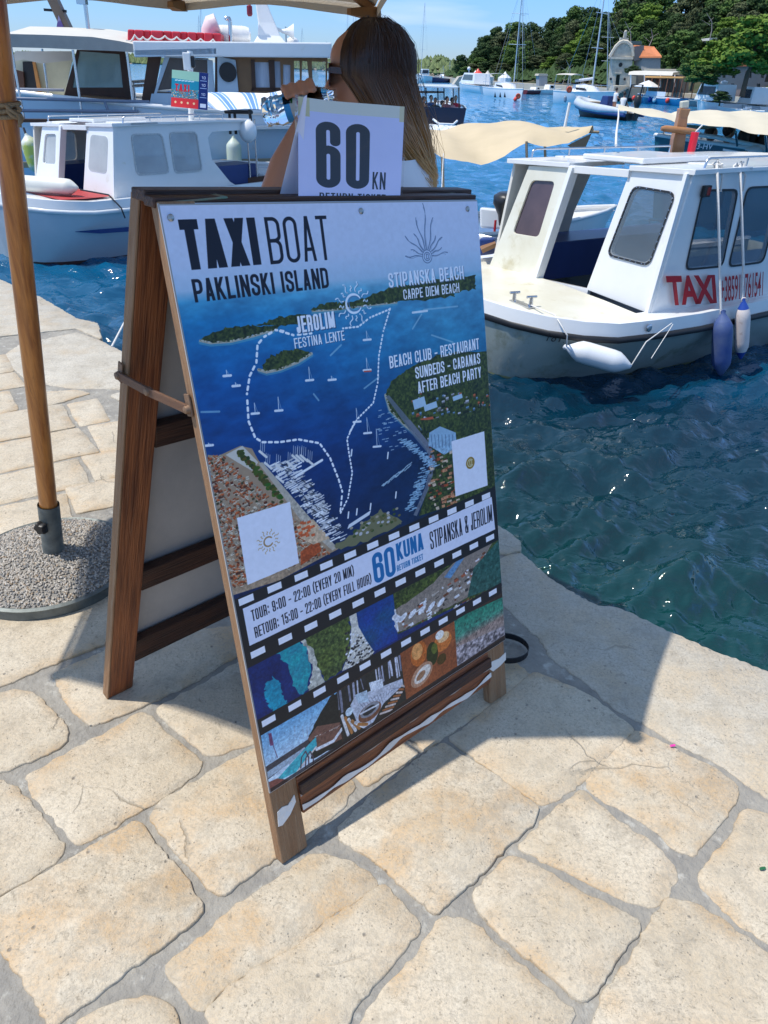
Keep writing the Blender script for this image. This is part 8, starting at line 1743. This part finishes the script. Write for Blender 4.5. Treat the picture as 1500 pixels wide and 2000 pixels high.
# distant wooded islands: low hills and a wood that reads as one mass
M_FAR = mat('far_shore_rock', (.30, .26, .20), .9); M_FARG = mat('far_foliage', (.16, .20, .075), .9, col2=(.09, .13, .05), nscale=.12, namt=.8, detail=6)
def far_island(name, x0, x1, ybase, ytop_fn, Y, label):
    n = 90; mb = MB(); r = random.Random(int(Y)+x0); rows = []
    for i in range(n+1):
        x = x0+(x1-x0)*i/n; zt = P(x, ytop_fn(x), Y)[2]; c = P(x, ybase+(x-x0)*.035, Y); rows.append([(c[0], c[1], WATER-.5), (c[0], c[1]+.5, WATER+.35), (c[0], c[1]+14, WATER+.45*(zt-WATER)), (c[0], c[1]+30, WATER+.75*(zt-WATER)), (c[0], c[1]+60, WATER-1)])
    mb.loft(rows, close=False, cap=False); link(name, mb.mesh(name, 80), M_FAR, kind='structure')
    cr_ = MB(); xa, xb = P(x0, ybase, Y)[0], P(x1, ybase, Y)[0]; cnt = int((xb-xa)/1.0)*9
    for i in range(cnt):
        f = r.random(); x = x0+(x1-x0)*f; dY = r.random()*34; zt = P(x, ytop_fn(x), Y)[2]; z = WATER+.6+(zt-WATER-.9)*min(1, .15+.85*dY/30)*r.uniform(.9, 1.05); c = P(x, ybase, Y+dY); s_ = r.uniform(.6, 1.25)*Y/300*1.3
        k = len(cr_.v); 
        for a_ in range(6): t = a_*math.pi/3+r.random(); cr_.v.append((c[0]+s_*math.cos(t)*r.uniform(.8, 1.2), c[1]+s_*math.sin(t), z-s_*.35+r.uniform(-.1, .1)))
        cr_.v.append((c[0], c[1], z+s_*.75)); cr_.v.append((c[0]+r.uniform(-.3, .3), c[1], z-s_*1.1))
        for a_ in range(6): cr_.f += [(k+a_, k+(a_+1) % 6, k+6), (k+(a_+1) % 6, k+a_, k+7)]
    solo('far_wood', cr_, M_FARG, label, 'wood', loc=(0, 0, 0), kind='stuff', fix=False)
far_island('far_island', 790, 960, 151, lambda x: 117+6*math.sin(x*.05)-5*math.exp(-((x-850)/22)**2), 330, 'pale green wooded island across the water left of the hill')
far_island('far_island', -40, 320, 117, lambda x: 104+x*.02+2*math.sin(x*.09), 520, 'low wooded shore seen through the excursion boat windows')
far_island('far_island', 470, 700, 128, lambda x: 117+2*math.sin(x*.07), 520, 'low wooded shore seen behind the cabin windows near the woman')
# ---- trees
BARK = mat('pine_bark', (.15, .09, .055), .9, col2=(.09, .055, .035), nscale=6, bump=.6, bscale=10)
LEAF = [mat('pine_green_dark', (.055, .092, .032), .8, col2=(.032, .060, .022), nscale=1.2), mat('pine_green_mid', (.095, .155, .038), .8, col2=(.056, .104, .030), nscale=1.2), mat('pine_green_bright', (.145, .225, .034), .8, col2=(.09, .155, .027), nscale=1.2), mat('pine_green_olive', (.100, .115, .050), .8, col2=(.06, .078, .038), nscale=1.2)]
for l_ in LEAF: l_.node_tree.nodes['Principled BSDF'].inputs['Specular IOR Level'].default_value = .15
def tree_meshes(seed, Hh, R, flat=.62, nblob=17, trunk=.45, leafs=250, ls=.135):
    r = random.Random(seed); tk = MB(); lean = r.uniform(-.12, .12)*Hh; base = Vector((0, 0, -.6)); pts = [base, Vector((lean*.3, 0, Hh*.25)), Vector((lean*.8, r.uniform(-.2, .2), Hh*trunk)), Vector((lean, 0, Hh*.8))]; tk.tube(pts, [R*.075, R*.06, R*.045, R*.015], 7)
    cr_ = MB(); cz = Hh*(1-(1-trunk)*.5)
    for b_ in range(nblob):
        t = b_*2.4+r.uniform(-.4, .4); zf = (b_+.5)/nblob; wr_ = math.sin(math.pi*min(1, .18+.80*zf))**.6; rr = R*wr_*r.uniform(.25, .80); c = Vector((lean*zf+rr*math.cos(t), rr*math.sin(t), Hh*(trunk+(.97-trunk)*zf)+r.uniform(-.2, .2))); br = R*r.uniform(.30, .46)
        tk.tube([pts[2].lerp(pts[3], r.random()*.8), c], [R*.022, R*.007], 5)
        for i in range(leafs):
            d_ = Vector((r.gauss(0, 1), r.gauss(0, 1), r.gauss(0, 1))).normalized(); q = c+Vector((d_.x*br, d_.y*br, d_.z*br*flat))*r.uniform(.55, 1.05)**.6; s_ = ls*r.uniform(.6, 1.3)*R/2.2
            u = Vector((r.gauss(0, 1), r.gauss(0, 1), r.gauss(0, .6))).normalized(); v_ = d_.cross(u); v_ = v_.normalized() if v_.length > .1 else Vector((0, 0, 1)); k = len(cr_.v)
            cr_.v += [tuple(q-u*s_-v_*s_*.4), tuple(q+u*s_*.3-v_*s_*.7), tuple(q+u*s_+v_*s_*.4), tuple(q-u*s_*.4+v_*s_*.7)]; cr_.f.append((k, k+1, k+2, k+3))
    return tk.mesh('trunk', 60), cr_.mesh('crown')
VAR = [tree_meshes(30+i, 6.0, 2.3, flat=(.6, .7, .85)[i % 3], nblob=19+i % 4*2, trunk=(.30, .24, .18)[i % 3]) for i in range(7)]; 
def tree(name, label, base, H_, Rr, var, lf, group=None, rz=0):
    T = Thing(name, label, 'tree', tuple(base), rz, group); T.o.scale = (Rr/2.3, Rr/2.3, H_/6.0)
    tm, cm = VAR[var]; key = (var, lf)
    if key not in MINI: c2 = cm.copy(); c2.materials.append(LEAF[lf]); MINI[key] = c2
    if not tm.materials: tm.materials.append(BARK)
    a = bpy.data.objects.new('trunk', tm); COL.objects.link(a); a.parent = T.o; c = bpy.data.objects.new('crown', MINI[key]); COL.objects.link(c); c.parent = T.o; return T
sil_x = [890, 905, 925, 950, 985, 1010, 1030, 1060, 1100, 1120, 1150, 1170, 1178, 1190, 1215, 1250, 1290, 1330, 1400, 1500, 1600]
sil_y = [126, 108, 82, 58, 52, 38, 40, 42, 28, 12, 8, 22, 26, 4, -12, -25, 2, -12, -30, -40, -45]
rt_ = random.Random(17)
LMK = [(900, 'the jetty ramp'), (930, 'the red tent'), (960, 'the motor cruiser'), (986, 'the white canopy roof'), (1010, 'the ring yacht mast'), (1035, 'the dark red boat'), (1061, 'the stone hut'), (1088, 'the low white motor boat'), (1112, 'the yacht life ring'), (1140, 'the yacht boom'), (1168, 'the big yacht mast'), (1192, 'the chapel door'), (1218, 'the bell cote'), (1245, 'the dark stone chimney'), (1275, 'the chapel roof'), (1305, 'the cafe awning'), (1335, 'the stern of the blue boat'), (1360, 'the little grey boat'), (1386, 'the white flat roof'), (1414, 'the white radar'), (1445, 'the tallest pine'), (1475, 'the pink house'), (1505, 'the right edge'), (1545, 'the orange roof corner'), (1590, 'the farthest right shore')]
for row, (dY, fr) in enumerate(((6, .30), (10, .44), (15, .58), (21, .72), (29, .86), (39, 1.0))):
    x = 892+row*9
    while x < 1600:
        b_ = ray(x, 150)[0]/ray(x, 150)[1]; Y0 = np.interp(b_, bear, dist)+4.4; Y = Y0+dY+rt_.uniform(-2, 2); gz = hill_h(b_, Y); ybase = np.interp(x, [880, 1000, 1500], [160, 170, 195]); ys = np.interp(x, sil_x, sil_y)
        ytop = ybase+(ys-ybase)*fr+rt_.uniform(-7, 7); top = P(x, ytop, Y)[2]; H_ = top-gz; skip = (1186 < x < 1345 and row == 0) or (1185 < x < 1300 and row == 1) or (x > 1345 and row == 0) or (870 < x < 915 and row > 1) or (row == 5 and 1284 < x < 1302)
        if not skip and H_ > 1.6:
            R_ = min(3.0, max(1.7, H_*.42))*rt_.uniform(.9, 1.15); H2 = min(H_, 8); gz2 = top-H2
            lf = rt_.choices((0, 1, 2, 3), ((3, 4, 2.5, 1), (3, 4, 2, 2), (4, 4, 1, 2), (5, 3, .6, 3), (5, 2, .3, 3), (6, 2, .2, 3))[row])[0]
            k_ = int(np.argmin([abs(x-l[0]) for l in LMK])); rel = x-LMK[k_][0]; sd_ = 'above' if abs(rel) < 7 else ('left of' if rel < 0 else 'right of')
            lab = '%s pine %s, %s %s' % (('dark', 'mid green', 'bright green', 'olive')[lf], ('at the foot of the hill', 'low on the hill', 'on the lower slope', 'on the upper slope', 'high on the hill', 'on the crest')[row], sd_, LMK[k_][1])
            tree('pine_tree', lab, (b_*Y, Y, max(gz2, gz-.5) if H_ < 9 else gz2), H2, R_, rt_.randrange(7), lf, 'pines on the wooded hill', rt_.uniform(0, 6.28))
        x += rt_.uniform(20, 32)*(.9+row*.04)
for (x, yt, yb, rp_x, Y, lf, lab) in ((1452, 30, 175, 62, 66, 2, 'tall bright green pine with a bare trunk at the right edge'), (1395, 78, 165, 46, 70, 2, 'broad bright green pine left of the tallest one'), (1350, 100, 172, 30, 74, 1, 'rounded green tree beside the cafe awning'), (1500, 45, 150, 50, 72, 2, 'bright green pine cut by the right edge of the photo'), (1370, 128, 176, 32, 68, 1, 'low spreading tree over the moored cruisers'), (1233, 128, 150, 14, 92, 0, 'dark round bush at the corner of the chapel'), (1275, 105, 150, 18, 98, 1, 'tree behind the cafe roof right of the chapel'), (1322, 60, 150, 34, 104, 1, 'tall pale green pine behind the chapel roof'), (898, 108, 160, 15, 150, 0, 'lone dark pine at the left foot of the hill'), (910, 130, 163, 16, 140, 1, 'small pine by the jetty at the left foot of the hill'), (1405, 178, 205, 18, 66, 0, 'dark shrub behind the blue topped cruiser')):
    top, bot = P(x, yt, Y), P(x, yb, Y); tree('pine_tree' if 'pine' in lab else 'tree', lab, bot, top[2]-bot[2], rp_x/FPX*Y, (x*7) % 7, lf, rz=x)
# scrub covering the slope
sc_ = MB(); rs2 = random.Random(3)
for i in range(5200):
    b_ = .055+rs2.random()*.56; Y0 = np.interp(b_, bear, dist)+4.4; Y = Y0+1.5+60*rs2.random()**1.4; z = hill_h(b_, Y); s_ = rs2.uniform(.3, .8)
    if .245 < b_ < .37 and Y < 96: continue
    k = len(sc_.v); 
    for a_ in range(5): t = a_*1.2566+rs2.random(); sc_.v.append((b_*Y+s_*math.cos(t), Y+s_*math.sin(t), z+rs2.uniform(0, .3)))
    sc_.v.append((b_*Y, Y, z+s_*rs2.uniform(.8, 1.6)))
    for a_ in range(5): sc_.f.append((k+a_, k+(a_+1) % 5, k+5))
solo('scrub', sc_, LEAF[0], 'dark green scrub covering the slope under the pines', 'scrub', loc=(0, 0, 0), kind='stuff', fix=False)
# bare leaning trunks between the crowns
for k, (x0, y0, x1, y1, lab) in enumerate(((1232, 85, 1221, 42, 'bare pale leaning trunk above the chapel roof'), (1267, 92, 1272, 56, 'forked bare trunk right of the chapel roof'), (1112, 150, 1106, 118, 'grey bare branches among the green pines'), (1390, 60, 1380, 25, 'bare trunk high in the dark pines'))):
    a, b = P(x0, y0, 98 if k != 2 else 104), P(x1, y1, 98 if k != 2 else 104); T = Thing('bare_tree', lab, 'tree', tuple(a)); T.part('trunk', MB().tube([a-np.array([0, 0, 2]), a, (a+b)/2+np.array([.3, 0, 0]), b], [.07, .06, .045, .02], 5).tube([(a+b)/2, b+np.array([.9, 0, -.4])], [.03, .015], 5).tube([a*.7+b*.3, a*.4+b*.6+np.array([-.8, 0, 0])], [.03, .01], 5), mat('bare_wood', (.34, .30, .26), .8))
# ---- chapel
M_CH = mat('chapel_limestone', (.62, .55, .43), .85, col2=(.40, .37, .31), nscale=2.2, namt=.7, bump=.4, bscale=6, dirt=((.25, .23, .20), 1.6, .62)); M_TILE = mat('orange_roof_tiles', (.58, .20, .08), .8, col2=(.46, .15, .06), nscale=3, bump=.5, bscale=8)
cp_ = Pl(P(1210, 168, 97)[0], 97, -14); ch = Thing('chapel', 'small stone chapel with a curved gable, bell cote and orange tiled roof', 'chapel', tuple(cp_(1210, 170, 1)))
gable = [(1187, 172), (1191, 113), (1189, 110), (1195, 104), (1200, 93), (1207, 85), (1216, 81), (1226, 83), (1233, 90), (1237, 101), (1238, 112), (1236, 115), (1231, 172)]
ch.part('facade', MB().plate(cp_.poly(gable), [cp_.poly([(1202, 166), (1204, 146), (1211, 146), (1209, 167)])], 1.2, cp_.n), M_CH, bevel=.03)
slab(ch, 'door', cp_, [(1201, 167), (1203, 145), (1212, 145), (1210, 168)], mat('green_door', (.03, .055, .05), .6), .5, .1)
for (x, y, r_) in ((1212, 126.5, 3.2), (1193, 154, 1.8), (1220, 154.5, 1.9)): ch.part('window', MB().lathe([(.001, .06), (r_/FPX*97, .06), (r_/FPX*97, 0)], 12, cp_(x, y, 0), cp_.n), M_BLKP)
ch.part('cornice', MB().beam(cp_(1188, 113, -.15), cp_(1237, 114, -.15), .3, .22), M_CH); ch.part('door_lintel', MB().beam(cp_(1200, 142, -.1), cp_(1214, 142.5, -.1), .25, .15), M_CH)
cs_ = [(1191, 111), (1197, 101), (1203, 91), (1210, 84), (1217, 81), (1225, 82), (1232, 88), (1236, 98), (1238, 110)]
ch.part('coping', MB().tube([cp_(x, y, -.05) for x, y in cs_], .20, 6), M_CH)
cx = cp_(1219, 80, .3); ch.part('bell_cote', MB().box(tuple(cx+np.array([0, 0, .35])), (.28, .3, .9)).box(tuple(cx+np.array([-.05, 0, .15])), (.9, .35, .3)).ball(cx+np.array([0, 0, .85]), .17, 8, 6), M_CH)
e1_, e2_ = cp_(1238, 113, .5), cp_(1292, 113, -3); r1_, r2_ = cp_(1237, 91, 1.5), cp_(1277, 94, 1.5)
ch.part('nave_roof', MB().hexa([e1_, e2_, r2_, r1_], [p+np.array([0, 0, .15]) for p in (e1_, e2_, r2_, r1_)]), M_TILE)
ch.part('nave_wall', MB().hexa([cp_(1238, 150, .8), cp_(1290, 150, -2.2), cp_(1290, 150, 2), cp_(1238, 150, 5)], [cp_(1238, 111, .8), cp_(1290, 112, -2.2), cp_(1290, 112, 2), cp_(1238, 111, 5)]), mat('grey_render', (.34, .33, .31), .9)); ch.part('chimney', MB().beam(cp_(1246, 118, .2), cp_(1247, 90, .2), 1.0, .8, up=(0, 1, 0)), mat('dark_stone', (.16, .16, .16), .9))
# terrace cafe
cf_ = Thing('cafe', 'waterside cafe with a white awning and a cream parapet beside the chapel', 'building', tuple(P(1280, 172, 88)))
cq = Pl(P(1280, 172, 88)[0], 88, -10)
cf_.part('back_wall', MB().plate(cq.poly([(1232, 178), (1232, 140), (1345, 146), (1345, 182)], 3), (), .4, cq.n), mat('shaded_cafe_wall', (.20, .17, .14), .9)); cf_.part('parapet', MB().plate(cq.poly([(1262, 143), (1262, 134), (1327, 135), (1327, 147)], 1.5), (), 2.0, cq.n), mat('cream_render', (.62, .55, .42), .85)); cf_.part('side_wall', MB().plate(cq.poly([(1229, 165), (1230, 147), (1243, 149), (1241, 168)], 1.0), (), .3, cq.n), mat('tan_render', (.48, .40, .30), .85))  # back wall's dark colour holds the shade of the cafe interior
cf_.part('awning', MB().loft([[cq(x, y, b_) for x, y, b_ in ((1227+k, 146+k*.02, -1.0), (1229+k, 140+k*.02, -.6), (1238+k, 138.5+k*.02, .6), (1262+k*.8, 138+k*.02, 1.4))] for k in (0, 30, 60, 86)], close=False, cap=False), M_AWN, fix=False, smooth=60)
for x in (1232, 1259, 1290, 1318): cf_.part('awning_post', MB().tube([cq(x, 146, -.9), cq(x, 170, -.9)], .07, 6), M_GEL)
for k, x in enumerate((1264, 1272, 1281, 1287)): mini(('cafe guest standing nearest the chapel, under the awning', 'second cafe guest from the chapel, under the awning', 'third cafe guest from the chapel, under the awning', 'cafe guest farthest from the chapel, under the awning')[k], cq(x, 168, .5)-np.array([0, 0, .3]), x, 'standing', cloth('guest%d' % (k % 2), ((.25, .08, .06), (.06, .07, .09))[k % 2]), 'guests under the cafe awning', sc=.8)
ub_ = Thing('cafe_parasol', 'small white parasol on the terrace in front of the chapel', 'parasol', tuple(P(1265, 176, 86))); ub_.part('canopy', MB().lathe([(.001, .55), (.5, .38), (1.35, .0), (1.33, -.05)], 8, P(1265, 169, 86)), M_GEL); ub_.part('pole', MB().tube([P(1265, 178, 86), P(1265, 164, 86)], .05, 6), M_GEL)
# terrace walls and steps
tw_ = Thing('terrace_wall', 'pale stone terrace wall with a stair in front of the chapel', 'wall', tuple(P(1230, 190, 90)))
tp_ = Pl(P(1225, 190, 91)[0], 91, -8)
tw_.part('wall', MB().plate(tp_.poly([(1195, 190), (1200, 168), (1228, 168), (1232, 172), (1262, 171), (1262, 192)]), (), 4.0, tp_.n), M_QSTONE)
for i in range(7): 
    x0 = 1196+i*4.2; y0 = 186-i*2.6; tw_.part('step', MB().hexa([tp_(x0, y0+3, -.9), tp_(x0+6, y0+3, -.9), tp_(x0+6, y0+3, .0), tp_(x0, y0+3, 0)], [tp_(x0, y0, -.9), tp_(x0+6, y0, -.9), tp_(x0+6, y0, 0), tp_(x0, y0, 0)]), M_QSTONE)
hb_ = Thing('stone_hut', 'small grey stone hut among the pines behind the yachts', 'building', tuple(P(1060, 165, 112))); hq = Pl(P(1060, 165, 112)[0], 112, 0); hb_.part('wall', MB().plate(hq.poly([(1053, 168), (1053, 147), (1069, 147), (1069, 168)]), (), 2.5, hq.n), mat('hut_stone', (.36, .36, .36), .9)); hb_.part('roof', MB().plate(hq.poly([(1051, 148), (1053, 144), (1069, 144), (1071, 148)], -.2), (), 3, hq.n), M_QSTONE)
jt = Thing('jetty', 'pale stone jetty with tents at the left foot of the hill', 'jetty', tuple(G(905, 168, WATER))); jq = Pl(P(905, 165, 128)[0], 128, 0)
jt.part('ramp', MB().plate(jq.poly([(884, 168), (897, 150), (912, 147), (962, 148), (964, 172)]), (), 5, jq.n), M_QSTONE)
for k, (x, y, c_, lb_) in enumerate(((933, 146, mat('red_buoy'), 'little red pointed tent on the jetty'), (928, 150, M_GEL, 'white pointed tent under the red one on the jetty'), (952, 150, M_AWN, 'beige pointed tent at the right of the jetty'), (986, 152, M_GEL, 'white canopy roof behind the first yacht'))):
    solo('pointed_tent', MB().lathe([(1.0, -.5), (.95, .0), (.3, .45), (.01, .8)], 8, P(x, y, 124)), c_, lb_, 'tent')
for k, (x, y0, y1) in enumerate(((916, 134, 150),)): solo('street_lamp', MB().tube([P(x, y1, 126), P(x, y0, 126)], .07, 6).ball(P(x, y0, 126), .25, 8, 6), M_GEL, 'lamp post with a white globe on the jetty', 'street lamp')
# pink building at the right, far roofs
bp = Thing('pink_building', 'pinkish house with dark windows half hidden by pines at the right edge', 'building', tuple(P(1450, 185, 80))); bq = Pl(P(1450, 185, 80)[0], 80, -12)
wins_ = [[(x, 152), (x, 138), (x+6, 138.5), (x+6, 152.5)] for x in (1411, 1430, 1462, 1486, 1510)]+[[(x, 180), (x, 163), (x+7, 163.5), (x+7, 180.5)] for x in (1428, 1452, 1478, 1502)]
bp.part('wall', MB().plate(bq.poly([(1398, 195), (1396, 130), (1560, 126), (1560, 205)]), [bq.poly(w) for w in wins_], .5, bq.n), mat('pink_render', (.42, .30, .25), .9, col2=(.36, .26, .22), nscale=1))
for w in wins_: slab(bp, 'window', bq, [(w[0][0]-.5, w[0][1]+.5), (w[1][0]-.5, w[1][1]-.5), (w[2][0]+.5, w[2][1]-.5), (w[3][0]+.5, w[3][1]+.5)], M_GLD, .3, .05)
bp.part('roof', MB().plate(bq.poly([(1394, 131), (1400, 124), (1560, 119), (1560, 127)], -.3), (), 6, bq.n), M_TILE)
for k, (x0, y0, x1, y1, c_, lb_) in enumerate(((1387, 74, 1414, 79, M_GEL, 'white flat roofed house high in the pines'), (1492, 98, 1530, 108, M_TILE, 'orange roof corner at the right edge among the pines'), (1233, 80, 1254, 86, mat('grey_green_roof', (.12, .16, .15), .7), 'grey green roof just behind the chapel gable'))):
    hq = Pl(P(x0, y0, 92 if k == 1 else 101)[0], 92 if k == 1 else 101, 0); T = Thing('house', lb_, 'building', tuple(hq(x0, y1))); T.part('roof', MB().plate(hq.poly([(x0, y1), (x0+1, y0), (x1-1, y0), (x1, y1)]), (), 3, hq.n), c_); T.part('wall', MB().plate(hq.poly([(x0+1, y1+4), (x0+1, y1), (x1-1, y1), (x1-1, y1+4)], .3), (), 2.5, hq.n), mat('house_wall', (.40, .36, .30), .9))
for k, (x, y, c_) in enumerate(((1476, 190, (.05, .12, .06)), (1500, 192, (.08, .22, .10)))): solo('bin', MB().box(tuple(P(x, y, 70)), (.9, .8, 1.1)), mat('green_bin%d' % k, c_, .6), ('dark green bin on the right shore', 'brighter green bin at the right edge of the shore')[k], 'bin')
